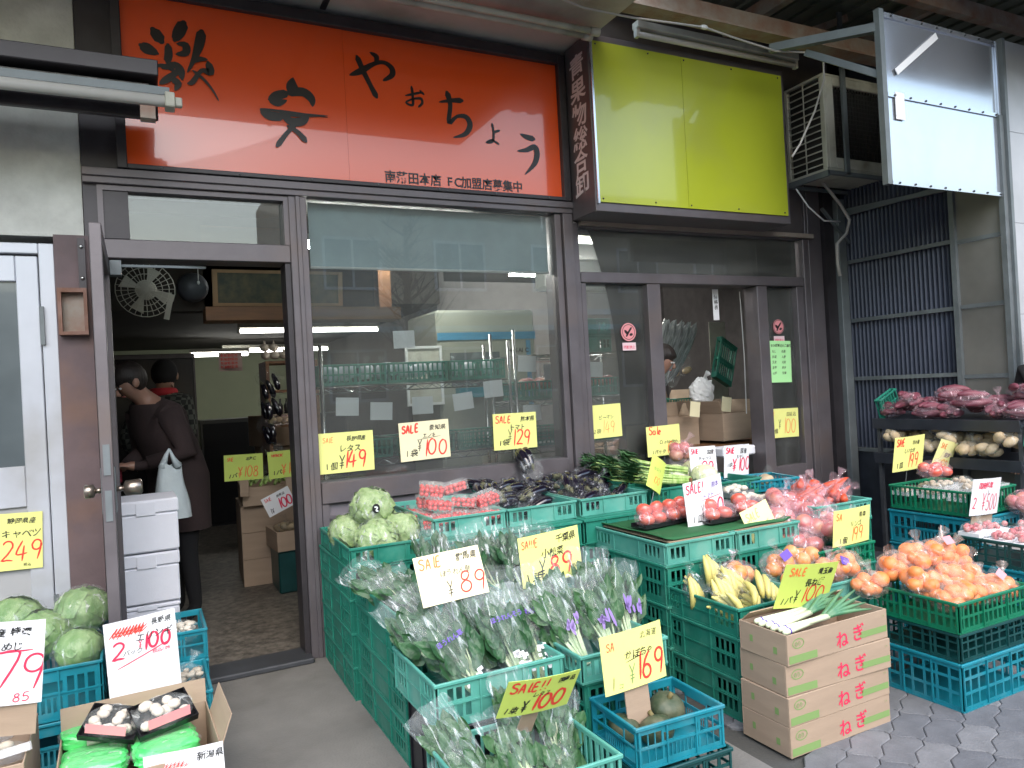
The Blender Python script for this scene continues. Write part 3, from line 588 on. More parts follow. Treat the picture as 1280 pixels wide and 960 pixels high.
# white sheet hanging at the right with its frame
ws = thing('hanging_board', 'glossy white riveted panel hanging at upper right', 'panel', (4.5, -1.28, 3.0))
MB().box(-.52, .60, -.0, .008, -.52, -.003).box(-.52, .60, 0, .008, .003, .47).obj('sheet', M['laminate'], ws)
MB().box(-.545, -.505, -.012, .025, -.53, .5).obj('edge_angle', M['steel'], ws)
MB().box(-.50, .60, -.01, -.001, -.53, -.505).box(-.5, .6, -.01, -.001, -.012, .012).box(-.5, .6, -.01, -.001, .455, .485).box(.585, .605, -.013, -.001, -.53, .485).obj('flashing', M['laminate'], ws)
for i in range(8):
    for z in (-.518, 0, .47): MB().sphere((-.44+i*.142, -.012, z), .007, 6, 4).obj('rivet', M['steel_dark'], ws)
tp = MB(); tp.bar((-.02, -.012, .42), (-.42, -.012, .14), .004, .04, (0, 0, 1)); tp.box(-.44, -.36, -.012, -.008, -.14, .02)
tp.obj('tape', M['paper'], ws)
w2 = thing('side_boarding', 'cloudy white sheets fixed beyond the white panel at the right edge', 'panel', (5.6, -1.3, 2.2))
for z0, z1 in ((-1.4, -.5), (-.497, .1), (.103, .7), (.703, 1.3)): MB().box(-.46, .5, 0, .008, z0, z1).obj('sheet', M['cloudy'], w2)
MB().box(-.49, -.46, -.02, .02, -2.2, 1.3).obj('edge_post', M['steel'], w2)
# side screen: corrugated part, translucent part, rails and posts
sc = thing('side_screen', 'dark corrugated side screen with steel rails right of the shop', 'screen wall', (5.1, -.6, 0))
co = MB(); N = 26
for i in range(N*4):
    def cy(k): return -.93+.6+ .92*k/(N*4)
    def cxx(k): return .012*sin(k*pi/2+.3)
    y0, y1, x0, x1 = cy(i), cy(i+1), .03+cxx(i), .03+cxx(i+1)
    co.add([(x0, y0, .78), (x1, y1, .78), (x1, y1, 3.3), (x0, y0, 3.3)], [(0, 1, 2, 3)])
    co.add([(x0+.004, y0, .78), (x1+.004, y1, .78), (x1+.004, y1, 3.3), (x0+.004, y0, 3.3)], [(3, 2, 1, 0)])
co.obj('corrugated_sheet', M['corr'], sc, smooth=False)
for z in (.75, 1.31, 1.77, 2.235, 2.62): MB().box(-.02, .0, -.33, .59, z, z+.028).obj('rail', M['steel'], sc)
for y, z1 in ((-.36, 3.0), (-.70, 3.0)): MB().box(-.03, .02, y, y+.035, 0, z1).obj('post', M['steel'], sc)
for z0, z1 in ((.05, .90), (.92, 1.29), (1.32, 1.77), (1.80, 2.22), (2.25, 2.7)): MB().box(.0, .006, -.665, -.36, z0, z1).obj('clouded_pane', M['translucent'], sc)
for z in (.90, 1.295, 1.775, 2.225): MB().box(-.012, .0, -.665, -.36, z, z+.024).obj('rail', M['steel'], sc)
MB().box(.01, .03, -.325, .585, .0, .75).obj('base_panel', M['navy'], sc)
MB().bar((-.01, -.70, 2.60), (-.01, .5, 2.66), .03).bar((-.01, .5, 2.40), (-.3, .5, 2.66), .02).obj('brace', M['steel'], sc)

# opposite side of the street (seen in the glass)
ob = thing('opposite_building', 'beige office building across the street seen mirrored in the glass', 'building', (14, -16, 0))
MB().box(-10.5, 22, -4, 0, 0, 7.3).obj('wall', M['bldg'], ob)
wm = MB().box(-.75, .75, 0, .03, 0, 1.3); wmesh = wm.mesh('pane', M['winglass']); wf = MB().box(-.82, .82, 0, .05, -.08, 0).box(-.82, -.75, 0, .05, 0, 1.3).box(.75, .82, 0, .05, 0, 1.3).box(-.03, .03, 0, .05, 0, 1.3).box(-.82, .82, 0, .05, 1.3, 1.38).mesh('window', M['alum'])
for fl in range(2):
    for k in range(9):
        o = inst('window', wf, ob, (-8.6+k*3.2, .002, 1.3+fl*3.1)); inst('pane', wmesh, o, (0, 0, 0))
for z in (3.6, 6.9): MB().box(-10.5, 22, 0, .12, z, z+.18).obj('ledge', M['bldg2'], ob)
MB().box(-10.5, 22, 0, 1.6, 3.0, 3.15).obj('awning', M['blind'], ob)
ob2 = thing('opposite_building', 'lower grey building across the street left of the beige one', 'building', (-12, -16, 0)); MB().box(-12, 12, -4, 0, 0, 4.2).obj('wall', M['bldg2'], ob2)
for k in range(6): o = inst('window', wf, ob2, (-9+k*3.6, .002, 1.8)); inst('pane', wmesh, o)
tr = thing('bare_tree', 'leafless street tree at the far kerb seen mirrored in the window', 'tree', (5.2, -11, 0)); rt_ = random.Random(5)
tm = MB(); tm.tube([(0, 0, 0), (.03, 0, 2), (.0, .05, 3.6), (.05, 0, 5)], [.13, .1, .08, .04], 8)
tm.obj('trunk', M['bark'], tr, smooth=True); cm = MB()
for k in range(46):
    z = rt_.uniform(2.2, 5); a = rt_.uniform(0, 6.28); l = rt_.uniform(.5, 1.6)*(1.2-.15*z); p0 = Vector((0, 0, z)); p1 = p0+Vector((cos(a)*l*.5, sin(a)*l*.5, l*.35)); p2 = p1+Vector((cos(a+.5)*l*.5, sin(a+.5)*l*.5, l*.5))
    cm.tube([p0, p1, p2], [.03, .018, .006], 5)
    for q in range(3): cm.tube([p1, p1+Vector((rt_.uniform(-.4, .4), rt_.uniform(-.4, .4), rt_.uniform(.1, .5)))], [.012, .004], 4)
cm.obj('crown', M['bark'], tr)
# ================================================================ CRATES
def wall_mesh(mb, O, U, V, T, L, H, slots, th=.004):
    us = sorted({0, L} | {a for s in slots for a in s[:2]}); vs = sorted({0, H} | {a for s in slots for a in s[2:]})
    solid = [[not any(s[0] <= (us[i]+us[i+1])/2 <= s[1] and s[2] <= (vs[j]+vs[j+1])/2 <= s[3] for s in slots) for j in range(len(vs)-1)] for i in range(len(us)-1)]
    O, U, V, T = Vector(O), Vector(U), Vector(V), Vector(T)*th; P = lambda u, v, t: O+U*u+V*v+T*t
    for i in range(len(us)-1):
        for j in range(len(vs)-1):
            if not solid[i][j]: continue
            a, b, c, d = us[i], us[i+1], vs[j], vs[j+1]
            mb.add([P(a, c, 0), P(b, c, 0), P(b, d, 0), P(a, d, 0), P(a, c, 1), P(b, c, 1), P(b, d, 1), P(a, d, 1)], [(0, 1, 2, 3), (7, 6, 5, 4)])
            n = len(mb.v)-8
            for (di, dj, q) in ((-1, 0, (0, 3, 7, 4)), (1, 0, (1, 5, 6, 2)), (0, -1, (0, 4, 5, 1)), (0, 1, (3, 2, 6, 7))):
                ii, jj = i+di, j+dj
                if not (0 <= ii < len(us)-1 and 0 <= jj < len(vs)-1 and solid[ii][jj]): mb.f.append(tuple(n+k for k in q)); mb.mi.append(mb.m)
def slotset(L, H, style):
    s = []
    if style == 'std':
        rows = [(.16*H, .46*H), (.55*H, .82*H)] if H > .12 else [(.22*H, .72*H)]
        for c in ((.17, .83) if L > .3 else (.5,)):
            for k in ((-1.5, -.5, .5, 1.5) if L > .5 else (-1, 0, 1)):
                for r in rows: s.append((c*L+k*.031-.0105, c*L+k*.031+.0105, *r))
    elif style == 'mesh':
        n = int(L/.032)
        for k in range(n):
            u = L*(k+.5)/n
            for r in ((.12*H, .44*H), (.52*H, .9*H)): s.append((u-.011, u+.011, *r))
    elif style == 'tall':
        n = int(L/.03)
        for k in range(n): u = L*(k+.5)/n; s.append((u-.010, u+.010, .1*H, .88*H))
    elif style == 'grid':
        n = int(L/.05)
        for k in range(n):
            u = L*(k+.5)/n; hw = L/n/2-.005
            for r in ((.08*H, .32*H), (.38*H, .62*H), (.68*H, .84*H)): s.append((u-hw, u+hw, *r))
    elif style == 'blue':
        s.append((.3*L, .7*L, .52*H, .72*H))
        for c in (.08, .16, .24, .76, .84, .92):
            for r in ((.12*H, .42*H), (.5*H, .78*H)): s.append((c*L-.012, c*L+.012, *r))
        for k in range(9): u = L*(.32+.045*k); s.append((u-.006, u+.006, .14*H, .42*H))
    return s
CR = {}
def crate_proto(w, d, h, m, style, lid=False, lat=None):
    o = bpy.data.objects.new('plastic_crate', None); COL.objects.link(o); o.empty_display_size = .05
    mb = MB(); X, Y = w/2-.008, d/2-.008; hh = h-.002
    for (O, U, T, L) in (((-X, -Y, .004), (1, 0, 0), (0, 1, 0), 2*X), ((X, Y, .004), (-1, 0, 0), (0, -1, 0), 2*X), ((-X, Y, .004), (0, -1, 0), (1, 0, 0), 2*Y), ((X, -Y, .004), (0, 1, 0), (-1, 0, 0), 2*Y)):
        wall_mesh(mb, O, U, (0, 0, 1), T, L, hh-.006, slotset(L, hh, style))
    mb.box(-X+.004, X-.004, -Y+.004, Y-.004, .002, .008)
    mb.obj('crate_body', m, o)
    rb = MB(); a, b = w/2, d/2
    if not lid:
        for x0, x1, y0, y1 in ((-a, a, -b, -b+.011), (-a, a, b-.011, b), (-a, -a+.011, -b+.011, b-.011), (a-.011, a, -b+.011, b-.011)): rb.box(x0, x1, y0, y1, h-.013, h)
        rb.obj('rim', m, o, bevel=.0025)
    rr = MB()
    def ribs(L, fn):
        ks = (0.015, .33, .67, .985) if L > .3 else (.02, .98)
        for k in ks: fn(-L/2+L*k)
    z0, z1 = .004, h-.014
    ribs(2*X, lambda u: (rr.box(u-.003, u+.003, -Y-.006, -Y-.0003, z0, z1), rr.box(u-.003, u+.003, Y+.0003, Y+.006, z0, z1)))
    ribs(2*Y, lambda u: (rr.box(-X-.006, -X-.0003, u-.003, u+.003, z0, z1), rr.box(X+.0003, X+.006, u-.003, u+.003, z0, z1)))
    if style in ('std', 'blue') and h > .12:
        for y0, y1 in ((-Y-.004, -Y-.0004), (Y+.0004, Y+.004)): rr.box(-X, X, y0, y1, h*.5-.003, h*.5+.003)
        for x0, x1 in ((-X-.004, -X-.0004), (X+.0004, X+.004)): rr.box(x0, x1, -Y, Y, h*.5-.003, h*.5+.003)
    rr.box(-a+.004, a-.004, -b+.004, -b+.007, .0, .007).box(-a+.004, a-.004, b-.007, b-.004, 0, .007).box(-a+.004, -a+.007, -b+.007, b-.007, 0, .007).box(a-.007, a-.004, -b+.007, b-.007, 0, .007)
    rr.obj('ribs', m, o)
    if lid: MB().box(-a, a, -b, b, h-.012, h+.001).box(-a+.03, a-.03, -b+.03, b-.03, h+.001, h+.004).obj('lid', lat or m, o, bevel=.003)
    return o
def crate(x, y, z, w, d, h, mk, style, label, rz=0, tilt=0, group=None, lid=False, cat='crate'):
    k = (round(w, 3), round(d, 3), round(h, 3), mk, style, lid)
    if k in CR: o = copy_tree(CR[k])
    else: o = CR[k] = crate_proto(w, d, h, M[mk], style, lid)
    o.location = (x, y, z); o.rotation_euler = (tilt, 0, rz)
    for kk in ('group',):
        if kk in o: del o[kk]
    return tag(o, label, cat, group)
ORD = ['bottom', 'second', 'third', 'fourth', 'fifth']
GC = 'green crates stacked as display stands'
# stack A (lettuce), stack B (bagged greens), all crates .41 x .68
W, Dp = .41, .68
for i in range(3): crate(1.03, -.40, i*.155, W, Dp, .155, 'g_green', 'std', '%s crate of the green stack under the wrapped lettuce' % ('bottom', 'second', 'third')[i], group=GC, rz=rad(-1))
crate(1.03, -.40, .465, W, Dp, .143, 'g_green', 'std', 'fourth and uppermost full crate beneath the lettuce tray', group=GC, rz=rad(-.6))
crate(1.035, -.41, .610, W, Dp, .092, 'g_green', 'std', 'shallow green tray of wrapped lettuce beside the window', rz=rad(-1), group='produce trays')
for i in range(3): crate(1.065, -1.11, i*.155, .46, .70, .155, 'g_green', 'std', '%s crate of the green stack under the dark bagged greens' % ('bottom', 'second', 'third')[i], group=GC)
crate(1.065, -1.11, .465, .46, .72, .092, 'g_green', 'std', 'shallow green tray of dark bagged greens in front of the lettuce', group='produce trays')
for i in range(3): crate(1.535, -1.11, i*.155, .45, .68, .155, 'g_green', 'std', '%s crate of the hidden stack behind the spinach card' % ('bottom', 'second', 'third')[i], group=GC)
crate(1.535, -1.11, .465, .45, .7, .092, 'g_green', 'std', 'shallow tray of greens under the yellow 89 card', group='produce trays')
# lidded row under the window trays
for j, (x, w_) in enumerate(((1.41, .39), (1.81, .40), (2.235, .43))):
    nm = ('left', 'middle', 'right')[j]
    for i in range(3): crate(x, -.50, i*.19, w_, .7, .19, 'g_green', 'std', '%s crate in the %s stack beneath the window trays' % (('bottom', 'second', 'third')[i], nm), group=GC)
    crate(x, -.505, .57, w_, .72, .125, 'g_green', 'plain', '%s lidded green crate carrying the window trays' % {'left': 'leftmost', 'middle': 'middle', 'right': 'rightmost'}[nm], group='lidded crates', lid=True)
# trays against the window
TR = [(1.42, .39, 'pale green tray of cherry tomato packs under the window'), (1.825, .41, 'pale green tray of dark eggplants, left of the two'), (2.27, .44, 'pale green tray of dark eggplants, right one next to the celery'), (2.71, .40, 'green tray of celery bunches under the window')]
for x, w_, lb in TR: crate(x, -.44, .700, w_, .70, .092, 'g_light' if 'pale' in lb else 'g_green', 'std', lb, group='produce trays', tilt=0)
crate(3.14, -.45, .69, .4, .68, .09, 'g_green', 'std', 'green tray of pale cabbages behind the white 99 card', group='produce trays')
for i in range(4): crate(2.71+.0, -.44, i*.172, .40, .68, .172, 'g_green', 'std', '%s crate in the stack beneath the celery' % ORD[i], group=GC)
for i in range(4): crate(3.14, -.45, i*.172, .40, .66, .172, 'g_green', 'std', '%s crate in the stack beneath the pale cabbages' % ORD[i], group=GC)
# stack S with the green mat and tomatoes
def sstack(x, lb, n=4):
    for i in range(3): crate(x, -1.12, i*.185, .42, .62, .185, 'g_green', 'std', '%s crate of the stack %s' % (ORD[i], lb), group=GC)
    crate(x, -1.12, .555, .42, .63, .10, 'g_light', 'std', 'pale top crate of the stack %s' % lb, group=GC)
sstack(2.30, 'under the left half of the dark green mat'); sstack(2.73, 'under the right half of the dark green mat')
mt = MB()
for i in range(10):
    for j in range(6): pass
NX, NY = 16, 10; vs = []
for j in range(NY+1):
    for i in range(NX+1):
        x, y = 2.13+.79*i/NX, -1.395+.56*j/NY
        vs.append((x-2.5, y+1.1, .006*noise.noise(Vector((x*5, y*5, 0)))+(.012 if i in (0, NX) else 0)))
mt.add(vs, [(j*(NX+1)+i, j*(NX+1)+i+1, (j+1)*(NX+1)+i+1, (j+1)*(NX+1)+i) for j in range(NY) for i in range(NX)])
gm = mt.obj('green_mat', M['sheet_green'], smooth=True); gm.location = (2.5, -1.1, .660); so2 = gm.modifiers.new('thick', 'SOLIDIFY'); so2.thickness = .004
tag(gm, 'dark green mat covering the crates under the tomatoes', 'mat')
sup = MB().box(2.14, 2.91, -1.40, -.83, .648, .652); o_ = sup.obj('mat_board', M['card_in']); tag(o_, 'flat board beneath the dark green mat', 'board')
# banana and onion stacks
for i in range(2): crate(2.31, -1.595, i*.17, .41, .53, .17, 'g_green', 'std', '%s crate of the stack under the bananas' % ('bottom', 'second')[i], group=GC)
crate(2.31, -1.595, .34, .41, .54, .122, 'g_green', 'std', 'green crate of bagged bananas behind the cardboard boxes', group='produce trays')
for i in range(2): crate(2.725, -1.58, i*.18, .40, .5, .18, 'g_green', 'std', '%s crate of the stack under the onions' % ('bottom', 'second')[i], group=GC)
crate(2.725, -1.58, .36, .41, .50, .10, 'g_light', 'std', 'pale green crate of bagged onions between bananas and oranges', group='produce trays')
# C, D, E, F
crate(1.05, -1.64, .30, .49, .45, .152, 'g_light', 'std', 'pale green crate of bagged spinach in front', group='produce trays')
crate(1.07, -1.66, .15, .46, .42, .15, 'g_black', 'plain', 'upper black crate under the spinach crate', group='black crates'); crate(1.07, -1.66, .0, .46, .42, .15, 'g_black', 'plain', 'lower black crate under the spinach crate', group='black crates')
crate(.99, -2.10, .15, .48, .40, .15, 'g_light', 'tall', 'green crate of komatsuna bags at the front bottom edge', group='produce trays'); crate(.99, -2.10, .0, .46, .38, .15, 'g_green', 'std', 'crate underneath the front komatsuna crate')
crate(1.51, -1.70, .355, .38, .46, .10, 'g_light', 'std', 'green crate of purple-labelled greens right of the spinach', group='produce trays')
for i in range(2): crate(1.52, -1.70, i*.178, .36, .44, .178, 'g_green', 'std', '%s crate beneath the purple-labelled greens' % ('bottom', 'upper')[i], group=GC)
fb = crate(1.52, -2.075, .17, .355, .29, .14, 'g_blue', 'blue', 'bright blue crate holding dark pumpkins', rz=rad(-2), group='blue crates')
crate(1.53, -2.08, .0, .37, .30, .165, 'g_dark', 'grid', 'dark teal crate under the blue pumpkin crate', rz=rad(-1), group='dark crates')
# oranges
orx, ory = 3.13, -2.07
crate(orx, ory, .0, .50, .40, .195, 'g_blue', 'grid', 'blue lattice crate at the bottom under the oranges', group='blue crates')
crate(orx, ory, .197, .49, .39, .115, 'g_dark', 'grid', 'dark teal crate between the blue crate and the oranges', group='dark crates')
crate(orx, ory, .314, .50, .40, .125, 'g_deep', 'mesh', 'deep green basket heaped with bagged oranges', group='deep green baskets')
crate(3.62, -1.80, .0, .44, .42, .3, 'g_blue', 'grid', 'blue crate on the pavement behind the oranges', group='blue crates')
# right: mushroom basket X, radish basket Y and rack
for i in range(2): crate(4.14, -1.44, .19+i*.19, .44, .50, .185, 'g_blue', 'blue', '%s blue crate under the basket of packed mushrooms' % ('lower', 'upper')[i], group='blue crates')
crate(4.14, -1.44, 0, .44, .50, .185, 'g_dark', 'grid', 'dark crate at the foot of the mushroom stack', group='dark crates')
crate(4.14, -1.44, .575, .43, .48, .135, 'g_deep', 'tall', 'deep green basket of packed mushrooms below the yellow 199 card', group='deep green baskets')
for i in range(2): crate(3.78, -2.0, i*.22, .46, .40, .215, 'g_blue' if i else 'g_dark', 'grid', '%s crate in the stack under the wrapped radishes' % ('bottom', 'upper')[i], group='blue crates')
crate(3.78, -2.0, .44, .46, .40, .12, 'g_dark', 'grid', 'dark lattice crate of wrapped radishes at the right edge', group='dark crates')
crate(3.30, -1.20, .60, .42, .42, .10, 'g_light', 'std', 'teal tray of carrot bags in front of the corner post', group='produce trays')
for i in range(3): crate(3.30, -1.20, i*.2, .41, .42, .2, 'g_green', 'std', '%s crate in the stack beneath the carrots' % ORD[i], group=GC)
crate(3.05, -1.47, .44, .40, .30, .10, 'g_deep', 'mesh', 'deep green basket of pink apple bags', group='deep green baskets')
for i in range(2): crate(3.05, -1.47, i*.22, .40, .3, .22, 'g_green', 'std', '%s crate under the pink apple bags' % ('bottom', 'upper')[i], group=GC)
crate(3.42, -.66, .69, .42, .30, .07, 'g_blue', 'mesh', 'blue tray of clear bagged sprouts behind the white 100 card', rz=rad(-12), group='blue crates')
crate(3.60, -.5, 0, .46, .5, .34, 'g_black', 'plain', 'lower black crate beneath the blue tray', group='black crates'); crate(3.60, -.5, .345, .46, .5, .34, 'g_black', 'plain', 'upper black crate beneath the blue tray', group='black crates')
# left of the door
crate(-.41, -.42, .20, .46, .62, .205, 'g_blue', 'blue', 'blue crate of wrapped cabbages beside the white door', group='blue crates'); crate(-.41, -.42, 0, .46, .62, .195, 'g_blue', 'blue', 'blue crate under the cabbage crate', group='blue crates')
crate(.06, -.42, .29, .32, .36, .13, 'g_blue', 'blue', 'upper blue crate of mushroom bags at the doorway', group='blue crates'); crate(.06, -.42, .0, .32, .36, .285, 'g_blue', 'plain', 'blue crate under the doorway mushroom crate', group='blue crates')
crate(.04, -.86, .18, .32, .40, .13, 'g_blue', 'blue', 'lower blue crate of grey mushroom bags at the doorway', group='blue crates'); crate(.04, -.86, 0, .32, .4, .175, 'g_blue', 'plain', 'blue crate under the lower mushroom crate', group='blue crates')

# ================================================================ BOXES
def carton(name, label, x, y, z, w, d, h, rz=0, flaps=False, m='card', group=None, open_=True, cat='box', th=.005):
    t = thing(name, label, cat, (x, y, z), rz, group); a, b = w/2, d/2; mb = MB()
    mb.box(-a, a, -b, -b+th, 0, h).box(-a, a, b-th, b, 0, h).box(-a, -a+th, -b+th, b-th, 0, h).box(a-th, a, -b+th, b-th, 0, h).box(-a+th, a-th, -b+th, b-th, 0, th)
    if not open_: mb.box(-a+th, a-th, -b+th, b-th, h-th, h-.001)
    mb.obj('box', M[m], t, bevel=.0015)
    if flaps:
        for (O, dx, dy, ax) in (((0, b, h), 1, 0, 0), ((a, 0, h), 0, 1, 1), ((-a, 0, h), 0, 1, 2)):
            f = MB()
            if ax == 0: f.box(-a, a, -.002, .002, 0, .11, Matrix.Rotation(rad(-16), 4, 'X')); 
            elif ax == 1: f.box(-.002, .002, -b, b, 0, .11, Matrix.Rotation(rad(28), 4, 'Y'))
            else: f.box(-.002, .002, -b, b, 0, .11, Matrix.Rotation(rad(-20), 4, 'Y'))
            f.obj('flap', M[m], t, loc=O)
    return t
hs_ = (.0, .113, .221, .337, .455); rn = random.Random(11)
for i in range(4):
    h = (.110, .106, .114, .112)[i]; op = i == 3
    t = carton('negi_box', '%s of the four leek boxes stacked on the pavement' % ('bottom box', 'second box from the bottom', 'third box from the bottom', 'open top box')[i], 2.322+rn.uniform(-.008, .008), -2.035+rn.uniform(-.007, .007), (0, .1115, .219, .3345)[i], .545, .24, h, rad(-.8+rn.uniform(-1.4, 1.4)), group='leek boxes', open_=op)
    a, b = .2725, .12; pr = MB(); yy = -b-.0012
    pr.box(-a+.006, -a+.15, yy, yy+.0004, .006, .034); pr.obj('green_print', M['mk_green'], t); pr = MB(); pr.box(a-.16, a-.006, yy, yy+.0004, .006+.02, .05); pr.obj('green_print', M['mk_green'], t); pr = MB()
    ring = arc(-a+.055, .075, .028, .017, 0, 360, 20); stroke(pr, ring, .004, False); n0 = len(pr.v)
    printed(pr, 'のり', -a+.036, .066, .021, rn, .02, 0, 0, .8); printed(pr, 'JA', a-.03, .085, .01, rn, .01, 0, 0)
    pr.v = [(q[0], yy if abs(q[1]) < 1e-6 else q[1], q[2]) for q in pr.v]; pr.obj('round_mark', M['mk_green'], t)
    for ch, u_, v_ in (('ね', -.02, .018), ('ぎ', .07, .026)):
        pr = MB(); printed(pr, ch, u_, v_, .068, rn, .016, .02, 0); pr.v = [(q[0], yy, q[2]) for q in pr.v]; pr.obj('red_print', M['mk_pink'], t)
    for q_ in ((.05, .065, .045, .07), (-.07, -.052, .03, .055)): pr = MB(); pr.box(-a-.0012, -a-.0008, *q_); pr.obj('side_print', M['mk_green'], t)
    if op: MB().box(-.26, .26, -.002, .002, 0, .06, Matrix.Rotation(rad(50), 4, 'X')).obj('flap', M['card_in'], t, loc=(0, b-.003, h-.002))
t = carton('cardboard_box', 'open cardboard box of green wrapped packs at the bottom left', -.055, -1.32, .10, .47, .46, .185, rad(2), flaps=False)
carton('cardboard_box', 'closed cardboard box under the box of green wrapped packs', -.055, -1.32, 0, .46, .45, .098, rad(2), open_=False)
MB().box(.0, .004, -.2, .12, 0, .1, Matrix.Rotation(rad(20), 4, 'Y')).obj('flap', M['card'], t, loc=(.235, 0, .183)); MB().box(-.235, .235, 0, .004, 0, .085, Matrix.Rotation(rad(-8), 4, 'X')).obj('flap', M['card'], t, loc=(0, .225, .18))
stroke(g_ := MB(), arc(.15, .06, .018, .018, 0, 360, 12), .012); g_.v = [(q[0], -.2312, q[2]) for q in g_.v]; g_.obj('green_print', M['mk_green'], t)
carton('cardboard_box', 'cardboard box of mushroom packs at the lower left corner', -.60, -1.22, .12, .46, .42, .22, rad(1), open_=True); carton('cardboard_box', 'closed cardboard box under the corner mushroom box', -.6, -1.22, 0, .45, .41, .118, open_=False)
# foam boxes in the doorway
for i, (z, h, lb) in enumerate(((.02, .27, 'bottom white foam box in the doorway, mostly hidden by the card'), (.293, .10, 'low white foam box in the middle of the doorway stack'), (.396, .26, 'tall white foam box second from the top by the open door'), (.66, .27, 'top white foam box by the open door, lid notched'))):
    t = thing('foam_box', lb, 'box', (-.0+.004*i, .30-.01*i, z), rad(-2+i), group='white foam boxes by the door')
    b_ = MB().box(-.135, .135, -.17, .17, 0, h*.72); b_.obj('base', M['foam'], t, bevel=.008)
    MB().box(-.14, .14, -.175, .175, h*.725, h-.004).obj('lid', M['foam'], t, bevel=.008)
    MB().box(-.06, .03, -.178, -.1752, h*.70, h*.95).obj('handle_recess', M['foam'], t, bevel=.003)

# ================================================================ PRODUCE
rp = random.Random(21)
def blob(mb, c, r, seed, amp=.12, fr=2.2, nu=16, nv=11, M_=None):
    o = Vector((seed*3.1, seed*1.7, seed)); mb.sphere(c, r, nu, nv, lambda d: 1+amp*noise.noise(d*fr+o)+amp*.6*noise.noise(d*fr*3+o), M_)
def bagfilm(mb, r, seed, c=(0, 0, 0), knot=True, amp=.13, nu=22, nv=15):
    """crumpled plastic round something, with a twisted neck"""
    o = Vector((seed*2.3, seed, seed*1.1))
    def f(d): return 1+amp*(abs(noise.noise(d*3.1+o))*1.6-.3)+amp*.5*noise.noise(d*9+o)
    mb.sphere(c, r, nu, nv, f)
    if knot:
        rr = random.Random(seed); k = Vector(c)+Vector((rr.uniform(-.3, .3)*r[0], rr.uniform(-.5, .1)*r[1], r[2]*.85)); a = rr.uniform(0, 6.28)
        dx = Vector((cos(a)*.02, sin(a)*.02-.01, .025)); pts = [k, k+dx*.6, k+dx*1.2, k+dx*2.2]
        mb.tube(pts, [.022, .007, .012, .026], 7, cap=False)
def put(o, x, y, z, rx=0, ry=0, rz=0, s=1):
    o.location = (x, y, z); o.rotation_euler = (rx, ry, rz); o.scale = (s, s, s); return o
# --- fruit meshes
def fruit(r, m, sq=.9, seed=1, dimple=.12, nu=14, nv=10):
    mb = MB(); mb.sphere((0, 0, 0), (r, r, r*sq), nu, nv, lambda d: 1-dimple*max(0, d.z-.75)*3+.03*noise.noise(d*2+Vector((seed, 0, 0)))); return mb.mesh('fruit', m, True)
FM = dict(orange=fruit(.0345, M['orange'], .9, 1), onion=fruit(.040, M['onion'], .95, 2, -.12), apple=fruit(.045, M['apple'], .9, 3, .2), tomato=fruit(.036, M['tomato'], .8, 4, .15), potato=None)
mb = MB(); blob(mb, (0, 0, 0), (.045, .032, .028), 4, .12); FM['potato'] = mb.mesh('potato', M['potato'], True)
mb = MB(); mb.tube([(-.09, 0, 0), (-.08, 0, 0), (-.04, .004, .004), (.02, 0, .004), (.07, -.004, 0), (.09, -.004, 0)], [.003, .012, .024, .026, .014, .003], 9); FM['sweet'] = mb.mesh('sweet_potato', M['sweet'], True)
mb = MB(); mb.tube([(-.08, 0, 0), (-.075, 0, 0), (0, 0, 0), (.07, .003, 0), (.085, .003, 0)], [.006, .019, .016, .008, .002], 9); FM['carrot'] = mb.mesh('carrot', M['carrot'], True)
mb = MB(); mb.tube([(.0, 0, 0), (.02, 0, .0), (.06, 0, .004), (.11, 0, .006), (.15, 0, .002), (.165, 0, 0)], [.006, .017, .024, .029, .021, .004], 11); FM['eggplant'] = mb.mesh('eggplant', M['eggplant'], True)
mb = MB(); mb.tube([(-.018, 0, 0), (-.002, 0, 0), (.012, 0, 0), (.028, 0, 0)], [.004, .006, .016, .020], 8); FM['eggcap'] = mb.mesh('stalk_cap', M['eggcap'], True)
